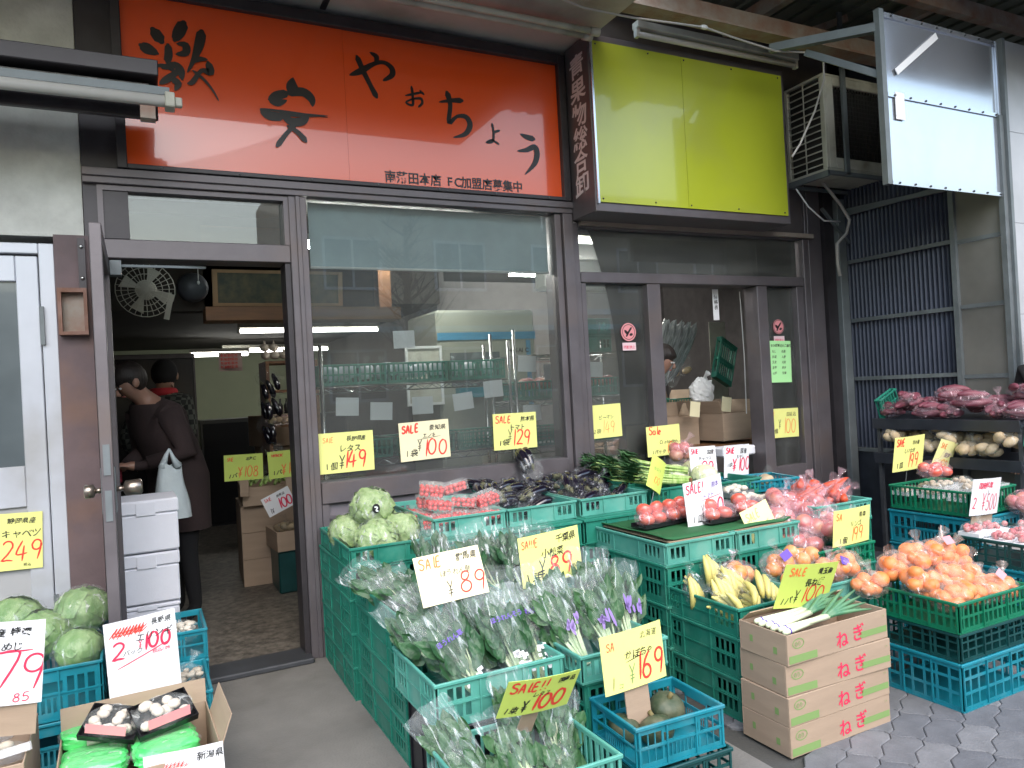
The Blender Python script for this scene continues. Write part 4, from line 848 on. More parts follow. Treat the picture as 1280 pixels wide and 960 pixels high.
def bagof(name, label, group, fr, n, R, x, y, z, filmm='film', rz=0, tilt=(0, 0), seed=1, sub='fruit', tagcol=None, cat='bag', knot=True, spread=None):
    t = thing(name, label, cat, (x, y, z), rz, group, rot=(tilt[0], tilt[1], rz)); rr = random.Random(seed); fm = FM[fr]; P = []
    fr_r = {'orange': .036, 'onion': .039, 'apple': .043, 'tomato': .035, 'potato': .034, 'sweet': .024, 'carrot': .018, 'eggplant': .024}[fr]
    long = fr in ('sweet', 'carrot', 'eggplant')
    for k in range(n):
        best = None
        for _ in range(50):
            if long: q = Vector((rr.uniform(-.03, .03), rr.uniform(-1, 1)*(R[1]-fr_r), rr.uniform(-1, 1)*(R[2]-fr_r*.7)))
            else: q = Vector([rr.uniform(-1, 1)*max(.001, R[i]-fr_r*.85) for i in range(3)])
            dd = min([(q-p).length for p in P] or [9]) if not long else min([hypot(q.y-p.y, q.z-p.z) for p in P] or [9])
            if best is None or dd > best[0]: best = (dd, q)
            if dd > fr_r*1.9: break
        P.append(best[1])
        rot = (rr.uniform(-.15, .15), rr.uniform(-.15, .15), rr.uniform(-.3, .3)) if long else (rr.uniform(-.8, .8), rr.uniform(-.8, .8), rr.uniform(0, 6))
        o = inst(sub, fm, t, best[1], rot, (rr.uniform(.9, 1.07),)*3)
        if fr == 'eggplant' and k % 3 == 0: inst('stalk_cap', FM['eggcap'], o, (0, 0, 0))
    if filmm:
        mb = MB(); bagfilm(mb, (R[0]*1.1, R[1]*1.12, R[2]*1.12), seed, knot=knot); mb.obj('bag', M[filmm], t, smooth=False)
    if tagcol:
        MB().box(-.028, .028, -R[1]*1.14-.001, -R[1]*1.14, -.02, .018).obj('label', M[tagcol], t, loc=(rr.uniform(-.02, .02), 0, .02), rot=(-.5, rr.uniform(-.4, .4), 0))
    return t
# oranges: heap over the basket
GO = 'bagged oranges heaped in the deep green basket'
OB = [(-.19, .0, .12), (.0, .05, .24), (-.11, .08, .24), (.12, .05, .2), (.21, .13, .15), (-.17, -.11, .10), (-.04, -.12, .095), (.09, -.12, .09), (.2, -.1, .07), (-.17, .02, .15), (-.03, .0, .15), (.1, .0, .135), (.2, .04, .1), (-.16, .14, .19), (-.02, .13, .20), (.11, .13, .16)]
for i, (dx, dy, dz) in enumerate(OB):
    bagof('orange_bag', 'bagged oranges heaped in the deep green basket', GO, 'orange', 6, (.075, .065, .055), orx+dx*.95, ory+dy, .345+dz*.92, 'film_orange' if i % 3 else 'film', rz=rp.uniform(-1, 1), tilt=(rp.uniform(-.3, .3), rp.uniform(-.3, .3)), seed=i+1, sub='orange', tagcol='pink' if i in (7, 1) else None)
for i, (dx, dy, dz) in enumerate([(-.30, .12, .12), (-.29, .0, .05)]):
    bagof('orange_bag', 'film bag of small oranges spilling between the basket and the onions', 'bagged oranges spilling over the basket side', 'orange', 6, (.075, .065, .055), orx+dx, ory+.17+dy, .40+dz, 'film_orange', seed=i+31, sub='orange')
# onions
for i, (dx, dy, dz, lb) in enumerate([(-.12, -.13, .02, 'film bag of brown onions beside the yellow 199 card'), (.03, -.15, .03, 'film bag of brown onions at the front of the pale crate'), (.14, -.10, .01, 'film bag of brown onions nearest the oranges'), (-.09, .03, .05, 'film bag of brown onions behind the bananas'), (.08, .05, .06, 'film bag of brown onions at the back of the pale crate'), (-.28, .10, .02, 'film bag of brown onions under the pale yellow card')]):
    bagof('onion_bag', lb, 'bagged onions', 'onion', 4, (.085, .07, .055), 2.725+dx, -1.60+dy, .46+dz, 'film_pink' if i % 2 else 'film', seed=i+50, sub='onion', tagcol='mk_blue' if i in (1, 3) else None)
# pink apples in tied bags
AB = [(2.93, -1.30, .60), (3.06, -1.40, .56), (3.18, -1.34, .62), (2.96, -1.42, .52), (3.20, -1.46, .55), (3.04, -1.22, .68), (3.24, -1.22, .69)]
AB = [(x, y, z+.03) for x, y, z in AB]+[(2.98, -1.26, .66), (3.14, -1.30, .68), (3.10, -1.46, .62)]
for i, q in enumerate(AB):
    bagof('apple_bag', 'tied film bag of pink apples heaped behind the onions', 'bagged pink apples behind the onions', 'apple', 4, (.105, .085, .068), *q, 'film_pink', rz=rp.uniform(-.6, .6), tilt=(rp.uniform(-.3, .3), rp.uniform(-.4, .4)), seed=i+70, sub='apple')
for i, (dx, dy, dz) in enumerate([(-.1, -.08, .1), (.08, -.1, .09), (.0, .06, .12), (.15, .04, .08), (-.04, .0, .13), (.14, -.04, .11)]):
    bagof('carrot_bag', 'film bag of carrots heaped in the teal tray', 'bagged carrots in the teal tray', 'carrot', 5, (.09, .065, .04), 3.30+dx, -1.20+dy, .635+dz, 'film_pink', rz=rp.uniform(-.8, .8), tilt=(rp.uniform(-.3, .3), rp.uniform(-.5, .1)), seed=i+90, sub='carrot')
# bananas
bn = MB(); pts = [(0, 0, .0), (.012, 0, .02), (.022, 0, .055), (.018, 0, .095), (.0, 0, .135), (-.012, 0, .15), (-.016, 0, .158)]; bn.tube([Vector(p) for p in pts], [.007, .014, .0185, .019, .014, .007, .005], 7); bnm = bn.mesh('banana', M['banana'], True)
def bananas(x, y, z, rot, seed, lb):
    t = thing('banana_bunch', lb, 'bananas', (x, y, z), group='bagged bananas', rot=rot); rr = random.Random(seed)
    for k in range(5):
        inst('banana', bnm, t, ((k-2)*.026, -.006*(k % 2), .0), (rr.uniform(-.08, .08), -(k-2)*.17, -pi/2+(k-2)*.25), (1, 1, rr.uniform(.95, 1.08)))
    mb = MB(); mb.tube([(-.0, 0, .14), (0, 0, .17)], [.018, .008], 7); mb.obj('stalk', M['stalk'], t)
    f = MB(); o = Vector((seed, 0, 0)); f.sphere((0, -.01, .078), (.075, .05, .088), 20, 14, lambda d: 1+.16*noise.noise(d*3+o)+.08*noise.noise(d*8+o)); f.tube([(0, -.01, .16), (.004, 0, .185), (.02, 0, .215)], [.03, .008, .03], 8, False)
    f.obj('bag', M['film'], t); t.scale = (.88,)*3
for i, (dx, dy, dz, r, lb) in enumerate([(.02, .14, .05, (-.4, .1, .1), 'bagged bananas standing at the back of the crate'), (-.15, .07, 0, (-.3, .1, .3), 'bagged banana bunch at the far left corner of the crate'), (-.05, -.02, 0, (-.3, -.1, .0), 'bagged bananas standing second from the left'), (.05, .04, .01, (-.5, .2, .2), 'bagged bananas near the crate centre with a knotted top'), (.0, -.14, -.0, (-.9, .9, .3), 'bagged bananas lying along the front rim'), (.13, -.1, .02, (-1.1, .3, -.4), 'bagged bananas lying at the front right corner'), (.14, .06, .05, (-1.0, -.4, .5), 'greenish bagged bananas lying at the back right'), (-.12, -.14, -.02, (-.6, .3, 1.2), 'bagged bananas leaning on the left rim')]):
    bananas(2.31+dx, -1.62+dy, .385+dz, r, i+3, lb)
# tomatoes on dark trays
for i, (x, y, rz, n, lb) in enumerate([(2.28, -1.10, .1, 4, 'tray of four pink tomatoes at the left on the green mat'), (2.46, -1.07, .25, 4, 'tray of four pink tomatoes second from the left on the mat'), (2.60, -1.22, .0, 3, 'tray of tomatoes partly hidden by the white sale card'), (2.83, -1.18, .2, 3, 'tray of tomatoes just right of the white sale card')]):
    t = thing('tomato_pack', lb, 'tomatoes', (x, y, .668), rz, 'film wrapped tomato packs'); t.scale = (1.15,)*3; MB().box(-.085, .085, -.045, .045, 0, .006).box(-.085, .085, -.048, -.045, 0, .018).box(-.085, .085, .045, .048, 0, .018).obj('tray', M['tray_b'], t)
    for k in range(n): inst('tomato', FM['tomato'], t, (-.045+.07*(k % 2)+.012*(k//2), -.012+.03*(k//2), .036+.034*(k//2)), (.3*k, .2, k))
    mb = MB(); bagfilm(mb, (.098, .058, .048), 100+i, (0, 0, .042), False, .08); mb.obj('wrap', M['film_pink'], t)
# cherry tomato packs
ck_ = MB(); rr = random.Random(8)
for a in range(5):
    for b in range(4):
        for c in range(2): ck_.sphere((-.044+a*.022+rr.uniform(-.003, .003), -.03+b*.02+rr.uniform(-.003, .003), .013+c*.019), .0115, 8, 6)
ckm = ck_.mesh('tomatoes', M['cherry'], True); bx = MB(); bx.box(-.058, .058, -.044, -.0425, .002, .05).box(-.058, .058, .0425, .044, .002, .05).box(-.0595, -.058, -.044, .044, .002, .05).box(.058, .0595, -.044, .044, .002, .05).box(-.062, .062, -.047, .047, .05, .053).box(-.05, .05, -.036, .036, .053, .060); bxm = bx.mesh('clear_box', M['film_tight'])
ckl = []
for i in range(13):
    lay = 0 if i < 7 else (1 if i < 11 else 2); j = i-(0, 7, 11)[lay]
    x = 1.42-.13+(j % 3)*.135+(.04 if lay else 0); y = -.69+(j//3)*.14+lay*.10; z = .735+.064*lay
    t = thing('cherry_tomato_pack', 'clear pack of red cherry tomatoes heaped in the window tray', 'tomatoes', (x, y, z), rp.uniform(-.25, .25), 'clear packs of cherry tomatoes', rot=(rp.uniform(-.2, .2), rp.uniform(-.2, .2), rp.uniform(-.4, .4))); t.scale = (1.12,)*3
    tag(inst('tomatoes', ckm, t), kind='stuff'); inst('clear_box', bxm, t)
# eggplants
EG = [(-.1, -.18, .06), (.05, -.17, .06), (.13, -.02, .07), (-.03, -.02, .09), (.12, .13, .09), (-.13, -.25, 0), (0, -.26, 0), (.12, -.24, 0), (-.12, -.10, .02), (.02, -.1, .03), (.13, -.08, .02), (-.08, .04, .05), (.07, .05, .06), (0, .17, .09)]
for cx, gp, lb in ((1.825, 'bagged eggplants in the left eggplant tray', 'bagged eggplants in the left eggplant tray'), (2.27, 'bagged eggplants in the right eggplant tray', 'bagged eggplants in the tray beside the celery')):
    for i, (dx, dy, dz) in enumerate(EG):
        bagof('eggplant_bag', lb, gp, 'eggplant', 4, (.10, .06, .036), cx+dx-.04, -.42+dy, .745+dz, 'film_dark', rz=rp.uniform(.3, 1.9), tilt=(rp.uniform(-.3, .3), rp.uniform(-.35, .2)), seed=i+120+int(cx*10), sub='eggplant', knot=i % 2 == 0)
bagof('eggplant_bag', 'film bag of eggplants perched highest, against the window', None, 'eggplant', 3, (.10, .065, .05), 2.10, -.16, .90, 'film', rz=1.4, tilt=(.2, -.8), seed=222, sub='eggplant')
# --- lettuce and cabbages
def lettuce(name, lb, cat, x, y, z, r, seed, m, group, filmm='film_tight', sticker=False, rot=(0, 0, 0)):
    t = thing(name, lb, cat, (x, y, z), group=group, rot=rot); o = Vector((seed*2.1, seed, 0)); mb = MB()
    mb.sphere((0, 0, 0), (r, r, r*.88), 40, 28, lambda d: 1+.12*noise.noise(d*1.8+o)+.13*abs(noise.noise(d*4.5+o))+.05*noise.noise(d*13+o))
    mb.obj('heart', M[m], t, smooth=True); rr = random.Random(seed)
    for k in range(5 if m != 'lettuce' else 9):
        lf = MB(); a = rr.uniform(0, 6.28); el = rr.uniform(-.2, .9); n_ = 9; vs = []
        D0 = Vector((cos(a)*cos(el), sin(a)*cos(el), sin(el))); T1 = D0.orthogonal().normalized(); T2 = D0.cross(T1)
        for i in range(n_):
            for j in range(n_):
                u, v = (i/(n_-1)-.5)*1.5, (j/(n_-1)-.5)*1.5
                d = (D0+T1*u+T2*v).normalized(); e = hypot(u, v); kx = 1.06+.05*noise.noise(d*7+o*3)+(.10 if m != 'lettuce' else .24)*max(0, e-.5)+(.05 if m != 'lettuce' else .16)*noise.noise(d*13+o)*e
                vs.append(Vector((d.x, d.y, d.z*.9))*r*kx)
        lf.add(vs, [(i*n_+j, i*n_+j+1, (i+1)*n_+j+1, (i+1)*n_+j) for i in range(n_-1) for j in range(n_-1)]); lf.obj('outer_leaf', M[m], t, smooth=True)
    if filmm: mb = MB(); bagfilm(mb, (r*1.17, r*1.17, r*1.06), seed, amp=.07, knot=False, nu=26, nv=18); mb.obj('wrap', M[filmm], t)
    if sticker:
        s_ = MB(); s_.add([(.02*cos(2*pi*k/12)*1.0, 0, .024*sin(2*pi*k/12)) for k in range(12)], [tuple(range(12))]); s_.obj('sticker', M['black'], t, loc=(-.01, -r*1.22, .01)); s_ = MB(); stroke(s_, [(-.008, .008), (.006, .004), (0, -.01), (.010, -.014)], .007); s_.obj('sticker_print', M['mk_white'], t, loc=(-.01, -r*1.222, .01))
    return t
GL_ = 'film wrapped lettuces'
lettuce('lettuce', 'wrapped lettuce on top of the heap with a black sticker', 'lettuce', 1.03, -.42, .83, .100, 1, 'lettuce', GL_, sticker=True)
lettuce('lettuce', 'wrapped lettuce at the front of the tray', 'lettuce', 1.00, -.60, .70, .096, 2, 'lettuce', GL_)
lettuce('lettuce', 'wrapped lettuce at the right of the tray, whitest side showing', 'lettuce', 1.15, -.52, .71, .09, 3, 'lettuce', GL_)
lettuce('lettuce', 'wrapped lettuce at the left rear of the tray', 'lettuce', .92, -.36, .71, .09, 4, 'lettuce', GL_)
lettuce('lettuce', 'wrapped lettuce at the right rear of the tray', 'lettuce', 1.13, -.27, .72, .08, 5, 'lettuce', GL_)
GCb = 'film wrapped cabbages'
for i, (x, y, z, r, lb) in enumerate([(-.27, -.30, .51, .108, 'largest wrapped cabbage against the brown post'), (-.42, -.36, .45, .11, 'wrapped cabbage in the middle of the blue crate'), (-.27, -.58, .42, .088, 'wrapped cabbage at the front right corner of the crate'), (-.53, -.26, .50, .11, 'wrapped cabbage at the left rear under the yellow 249 card')]):
    lettuce('cabbage', lb, 'cabbage', x, y, z, r, i+11, 'cabbage', GCb, 'film_soft' if i != 0 else 'film_tight')
for i, (x, y, z, lb) in enumerate([(3.04, -.62, .80, 'pale cabbage piece nearest the white 99 card'), (2.94, -.48, .80, 'pale cabbage piece beside the celery'), (3.16, -.38, .80, 'pale cabbage piece at the back of the tray')]):
    lettuce('pale_cabbage', lb, 'cabbage', x, y, z, .075, i+17, 'napa', 'pale cabbages')
bagof('apple_bag', 'small bag of red striped vegetables behind the 99 card', None, 'apple', 4, (.085, .07, .06), 3.12, -.33, .93, 'film_pink', seed=333, sub='apple')
# --- leafy bags
def leafgrid(mb, base, tip, wd, nrm, rr, n=5, curl=.25):
    base, tip = Vector(base), Vector(tip); ax = tip-base; L = ax.length; axn = ax/L; sd = axn.cross(Vector(nrm)).normalized(); nn = sd.cross(axn); vs = []
    ph = rr.uniform(0, 6)
    for i in range(n+1):
        t = i/n; w_ = wd*(sin(pi*min(1, .08+t*.92))**.7)*(1-.25*t); c = base+ax*t+nn*(curl*L*(t*t)*.5+.05*L*sin(t*5+ph))
        for s in (-1, -.4, 0, .4, 1): vs.append(c+sd*s*w_/2+nn*(abs(s)*w_*.22+.12*w_*sin(t*9+s*4+ph)))
    mb.add(vs, [(i*5+j, i*5+j+1, (i+1)*5+j+1, (i+1)*5+j) for i in range(n) for j in range(4)])
LB = {}
def leafy_mesh(kind, seed, L=.34):
    k = (kind, seed, L)
    if k in LB: return LB[k]
    rr = random.Random(seed); st, lv, fl = MB(), MB(), MB(); leafy = {'spinach': ('leaf', .42), 'komatsuna': ('leaf_light', .38), 'dark': ('leaf', .2)}[kind]; cut = leafy[1]*L
    for i in range(34 if kind != 'dark' else 12):
        a = rr.uniform(-1, 1); b = rr.uniform(-1, 1); p0 = Vector((a*.016, b*.014, 0)); p1 = Vector((a*.045, b*.024, cut)); p2 = Vector((a*.065, b*.03, cut+.3*L*rr.random()))
        st.tube([p0, p0*.6+p1*.4+Vector((0, 0, .01)), p1, p2], [.006, .0065, .0045, .002], 5)
    for i in range(60):
        a = rr.uniform(-1, 1); b = rr.uniform(-1, 1); z0 = cut*.7+rr.random()*(L*.93-cut)*.8; l = rr.uniform(.06, .10)
        p = Vector((a*.065, b*.03, z0)); q = p+Vector((a*.03+rr.uniform(-.03, .03), rr.uniform(-.02, .02), l)); q.z = min(q.z, L)
        leafgrid(lv, p, q, rr.uniform(.035, .06), (rr.uniform(-.5, .5), -1, rr.uniform(-.4, .4)), rr)
    o = Vector((seed*1.3, 0, seed)); nu, nz = 22, 16; vs = []
    for j in range(nz+1):
        t = j/nz; w_ = (.030+.078*t**.75) if t < .93 else .104; th = .024+.030*sin(pi*min(1, t*.95))*1.1
        for i in range(nu):
            a = 2*pi*i/nu; d = Vector((cos(a), sin(a), t*3)); k_ = 1+.16*noise.noise(d*2.2+o)+.14*noise.noise(Vector((cos(a)*5, sin(a)*5, t*4))+o)
            vs.append((w_*cos(a)*k_, th*sin(a)*k_, -.012+t*(L+.05)+.022*noise.noise(Vector((cos(a)*2, sin(a)*2, 0))+o)*(t > .9)))
    fl.add(vs, [(j*nu+i, j*nu+(i+1) % nu, (j+1)*nu+(i+1) % nu, (j+1)*nu+i) for j in range(nz) for i in range(nu)]); fl.add([vs[i] for i in range(nu)], [tuple(range(nu))])
    LB[k] = (st.mesh('stems', M['stem'], True), lv.mesh('leaves', M[leafy[0]], True), fl.mesh('bag', M['film_soft' if kind != 'dark' else 'film']))
    return LB[k]
def leafy(lb, kind, seed, x, y, z, rot, group, txt=None, s=1, L=.34, cat='leafy greens'):
    t = thing({'spinach': 'spinach_bag', 'komatsuna': 'greens_bag', 'dark': 'greens_bag'}[kind], lb, cat, (x, y, z), group=group, rot=rot); t.scale = (s, s, s); t.location.z -= .035
    a, b, c = leafy_mesh(kind, seed, L); inst('stems', a, t); inst('leaves', b, t); inst('bag', c, t)
    if txt:
        p_ = MB(); rr = random.Random(seed); printed(p_, txt, -.055, L*.68, .024, rr, .02, .02, 0, .9); p_.obj('bag_print', M['mk_blue'], t, loc=(0, -.062, 0))
        q_ = MB()
        for k in range(22): u, v = rr.uniform(-.034, .034), rr.uniform(.02, .11); q_.box(u-.007, u+.007, -.0545, -.054, v-.006, v+.006)
        q_.obj('bag_motif', M['paper'], t)
    return t
GS = 'bagged spinach in the front pale crate'
# spinach crate C  (centre 1.05,-1.64, rim z .452)
leafy('spinach bag leaning furthest left, purple print near its top', 'spinach', 1, 1.02, -1.80, .36, (rad(-42), rad(-22), 0), GS, 'ほうれん草')
leafy('spinach bag in the middle with purple print across it', 'spinach', 2, 1.17, -1.80, .38, (rad(-38), rad(-8), rad(-4)), GS, 'ほうれんそう')
leafy('spinach bag at the right of the pale crate', 'spinach', 3, 1.26, -1.76, .37, (rad(-40), rad(4), rad(6)), GS, 'ほうれん草')
leafy('spinach bag standing behind the middle ones', 'spinach', 4, 1.12, -1.62, .40, (rad(-30), rad(-12), 0), GS)
leafy('spinach bag at the back left by the cream card', 'spinach', 5, .97, -1.62, .39, (rad(-34), rad(-26), 0), GS)
leafy('spinach bag at the back right of the pale crate', 'spinach', 6, 1.24, -1.58, .38, (rad(-30), rad(6), 0), GS)
GE = 'bagged greens with purple labels'
def purple(t, seed):
    rr = random.Random(seed); m_ = MB()
    for k in range(9): a = rr.uniform(-.04, .04); stroke(m_, [(a, .10+rr.random()*.05), (a+rr.uniform(-.02, .02), .13+rr.random()*.05)], .012)
    m_.obj('purple_label', mat('violet_print', (.22, .14, .38), .5) if 'violet_print' not in bpy.data.materials else bpy.data.materials['violet_print'], t, loc=(0, -.066, 0)); return t
for i, (lb, x, y, z, r) in enumerate([('purple-labelled greens bag at the front left of its crate', 1.42, -1.80, .40, (rad(-36), rad(-14), 0)), ('purple-labelled greens bag beside the yellow 169 card', 1.55, -1.80, .40, (rad(-34), rad(-4), 0)), ('purple-labelled greens bag at the rear left', 1.45, -1.62, .42, (rad(-26), rad(-10), 0)), ('purple-labelled greens bag at the rear right, tallest', 1.60, -1.62, .43, (rad(-24), rad(8), 0)), ('purple-labelled greens bag leaning right above the card', 1.66, -1.74, .41, (rad(-32), rad(14), 0))]):
    purple(leafy(lb, 'komatsuna', 20+i, x, y, z, r, GE, L=.31), i)
GD = 'dark bagged greens in the trays behind'
for i, (lb, x, y, z, r) in enumerate([('dark greens bag at the left end of its tray', .98, -1.12, .52, (rad(-55), rad(-30), .3)), ('dark greens bag lying along the left rim', 1.0, -1.36, .52, (rad(-60), rad(-20), .2)), ('dark greens bag left of the cream card with a knotted top', 1.13, -1.10, .54, (rad(-35), rad(5), 0)), ('dark greens bag hidden behind the cream card', 1.22, -1.25, .53, (rad(-45), rad(10), 0)), ('dark greens bag between the two 89 cards', 1.40, -1.12, .52, (rad(-30), rad(-10), 0)), ('dark greens bag left of the yellow 89 card', 1.46, -1.22, .53, (rad(-38), rad(12), 0)), ('dark greens bag behind the yellow 89 card', 1.62, -1.2, .52, (rad(-40), rad(14), 0))]):
    leafy(lb, 'dark', 40+i, x, y, z, r, GD, s=.92)
GK = 'bagged greens in the front bottom crate'
for i, (lb, x, y, z, r) in enumerate([('crumpled greens bag at the left under the yellow-green card', .88, -2.06, .22, (rad(-40), rad(-22), .2)), ('crumpled greens bag in the centre of the front crate', 1.0, -2.16, .20, (rad(-50), rad(-4), 0)), ('crumpled greens bag at the right of the front crate', 1.12, -2.12, .21, (rad(-48), rad(18), -.2)), ('crumpled greens bag at the front left corner', .88, -2.22, .20, (rad(-60), rad(-30), 0)), ('crumpled greens bag at the back of the front crate', 1.04, -2.0, .22, (rad(-30), rad(8), 0)), ('crumpled greens bag at the front right corner', 1.1, -2.25, .18, (rad(-66), rad(12), 0))]):
    leafy(lb, 'komatsuna', 60+i, x, y, z, r, GK, s=.8)
# leeks
GN = 'leeks lying in the open top box'
for i in range(6):
    y = -2.115+i*.030+rn.uniform(-.006, .006); lb = ['front leek against the near side of the box', 'second leek from the near side', 'third leek from the near side', 'fourth leek from the near side', 'leek next to the far side', 'leek against the far side of the box'][i]
    t = thing('leek', lb, 'leek', (2.09, y, .437+.005*(i % 2)), rz=rad(4+rn.uniform(-7, 7)), group=GN)
    MB().tube([(0, 0, 0), (.01, 0, 0), (.15, 0, .002), (.26, 0, .004)], [.006, .012, .0115, .012], 9).obj('shaft', M['leek'], t, smooth=True)
    for k in range(4): lf = MB(); a = (k-1.5)*.12; lf.tube([(.25, 0, .004), (.30, a*.03, .008+.005*k), (.38, a*.12, .01+.012*k), (.46, a*.2, .005+.02*k)], [.011, .010, .008, .003], 6); lf.obj('leaf', M['leek_top'], t, smooth=True)
    MB().tube([(.03, 0, 0), (.036, 0, 0)], .0135, 10).obj('tie', M['mk_blue'], t, smooth=True)
# celery
GY = 'celery bunches under the window'
for i, (x, y, z, rz, lb) in enumerate([(2.62, -.55, .80, 2.6, 'celery bunch at the left of the tray'), (2.72, -.62, .80, 2.75, 'celery bunch at the front of the tray'), (2.80, -.50, .84, 2.5, 'celery bunch at the right of the tray'), (2.62, -.36, .84, 2.7, 'celery bunch lying highest against the window'), (2.74, -.34, .82, 2.85, 'celery bunch at the back of the tray')]):
    t = thing('celery_bunch', lb, 'celery', (x+.12, y-.02, z), rz, GY, rot=(0, rad(-6), rz)); rr = random.Random(i+5); a_ = MB(); b_ = MB()
    for k in range(13):
        o = (rr.uniform(-.035, .035), rr.uniform(-.02, .025)); e = Vector((.30, o[0]*2.4, o[1]*1.5+.02))
        a_.tube([(-.06, o[0]*.7, o[1]*.6), (.08, o[0], o[1]), (.2, o[0]*1.8, o[1]*1.2+.01), e], [.011, .009, .006, .004], 6)
        for q in range(9): leafgrid(b_, e+Vector((rr.uniform(-.08, .03), rr.uniform(-.02, .02), rr.uniform(-.015, .03))), e+Vector((rr.uniform(0, .09), rr.uniform(-.05, .05), rr.uniform(-.02, .05))), rr.uniform(.012, .026), (0, rr.uniform(-.5, .5), 1), rr, 3)
    a_.obj('stalks', M['celery'], t, smooth=True); b_.obj('leaves', M['leaf_light'], t, smooth=True)
# pumpkins
for i, (x, y, z, r, lb) in enumerate([(1.60, -2.03, .25, .064, 'round dark pumpkin at the right rear of the blue crate'), (1.42, -2.03, .225, .058, 'dark pumpkin at the left of the blue crate'), (1.50, -2.10, .225, .062, 'mottled pumpkin in the middle of the blue crate')]):
    t = thing('pumpkin', lb, 'pumpkin', (x, y, z), rz=i, group='pumpkins in the blue crate', rot=(.4, .3*i, i)); mb = MB(); mb.sphere((0, 0, 0), (r, r, r*.78), 40, 20, lambda d: (1-.05*abs(cos(5*math.atan2(d.y, d.x)))*(1-abs(d.z)))*(1-.25*max(0, abs(d.z)-.8))+.02*noise.noise(d*4)); mb.obj('rind', M['pumpkin'], t, smooth=True)
    MB().tube([(0, 0, r*.62), (.002, 0, r*.85), (.006, 0, r*1.0)], [.012, .008, .009], 8).obj('stem', M['stalk'], t, smooth=True)
# mushroom trays, radishes, rack
def mtray(x, y, z, rz, lb, gp, tr='tray_b', mu='mushw', rot=None, s=1, wr='film_tight', strip=True):
    t = thing('mushroom_tray', lb, 'mushrooms', (x, y, z), rz, gp, rot=rot or (0, 0, rz)); t.scale = (s, s, s); rr = random.Random(int(x*100+y*77)); mb = MB()
    mb.box(-.08, .08, -.055, .055, 0, .004).box(-.084, -.08, -.058, .058, 0, .022).box(.08, .084, -.058, .058, 0, .022).box(-.08, .08, -.058, -.055, 0, .022).box(-.08, .08, .055, .058, 0, .022); mb.obj('tray', M[tr], t)
    c = MB()
    for k in range(11): a, b = rr.uniform(-.06, .06), rr.uniform(-.038, .038); c.sphere((a, b, rr.uniform(.02, .036)), (rr.uniform(.016, .024), .016, .013), 8, 6)
    c.obj('mushrooms', M[mu], t, smooth=True); f = MB(); bagfilm(f, (.088, .06, .034), int(x*50), (0, 0, .018), False, .06); f.obj('wrap', M[wr], t)
    if strip: MB().box(-.06, .06, -.0635, -.0625, .002, .03).obj('label', M['pink'], t, rot=(-.5, 0, 0))
    return t
gp = 'packed mushrooms in the deep green basket'
for i in range(10):
    lay = i//6; j = i-6*lay
    mtray(4.02+(j % 2)*.19+lay*.04, -1.60+(j//2)*.165, .60+lay*.045+.05, rp.uniform(-.2, .2), 'tray of brown mushrooms in the deep green basket', gp, 'tray_c', 'mush', strip=False)
bagof('apple_bag', 'film bag of pink vegetables on the mushroom packs', None, 'tomato', 5, (.10, .07, .05), 4.12, -1.36, .79, 'film_pink', seed=401, sub='tomato')
for i in range(8):
    t = thing('radish_pack', 'film wrapped pack of red radishes in the dark lattice crate', 'radishes', (3.64+(i % 3)*.13, -2.12+(i//3)*.12, .565+.02*(i//5)), rp.uniform(-.3, .3), 'wrapped radish packs'); mb = MB(); rr = random.Random(i)
    MB().box(-.06, .06, -.05, .05, -.035, -.012).obj('white_tray', M['paper'], t)
    for k in range(10): mb.sphere((rr.uniform(-.05, .05), rr.uniform(-.035, .035), rr.uniform(-.005, .012)), rr.uniform(.012, .017), 8, 6)
    mb.obj('radishes', M['radish'], t, smooth=True); f = MB(); bagfilm(f, (.075, .06, .035), i+3, (0, 0, 0), i % 2 == 0, .12); f.obj('wrap', M['film_soft'], t)
bagof('apple_bag', 'bag of red round vegetables by the white 500 card', None, 'apple', 5, (.10, .08, .06), 4.30, -1.75, .62, 'film_pink', seed=411, sub='apple')
# rack by the side screen
rk = thing('display_rack', 'dark tiered rack of root vegetables along the side screen', 'rack', (4.84, -1.08, 0))
rk_ = MB()
for y in (-.48, .46):
    for x in (-.2, .2): MB().box(x-.012, x+.012, y-.012, y+.012, 0, 1.0+(.1 if x > 0 else 0)).obj('post', M['steel_dark'], rk)
for z in (.80, 1.04): MB().box(-.24, .24, -.50, .48, -.006, .012, Matrix.Translation((0, 0, z)) @ Matrix.Rotation(rad(-8), 4, 'Y')).box(-.245, -.235, -.50, .48, -.03, .04, Matrix.Translation((0, 0, z)) @ Matrix.Rotation(rad(-8), 4, 'Y')).obj('shelf', M['navy'], rk)
GW = 'bagged sweet potatoes on the rack'
for i in range(13):
    bagof('sweet_potato_bag', 'film bag of purple sweet potatoes on the upper rack shelf', GW, 'sweet', 5, (.10, .065, .05), 4.70+(i % 2)*.14, -1.54+i*.072, 1.10+.03*(i % 2)+.07*(i % 3 == 1), 'film_pink', rz=rp.uniform(-1, 1), seed=i+500, sub='sweet_potato', knot=i == 3)
GP = 'bagged potatoes on the rack'
for i in range(14):
    bagof('potato_bag', 'film bag of potatoes on the lower rack shelf', GP, 'potato', 5, (.08, .065, .045), 4.64+(i % 2)*.13, -1.50+(i//2)*.13, .86+.07*(i % 3 == 0)+.05*(i % 2), 'film', rz=rp.uniform(-1, 1), seed=i+520, sub='potato', knot=i % 4 == 0)
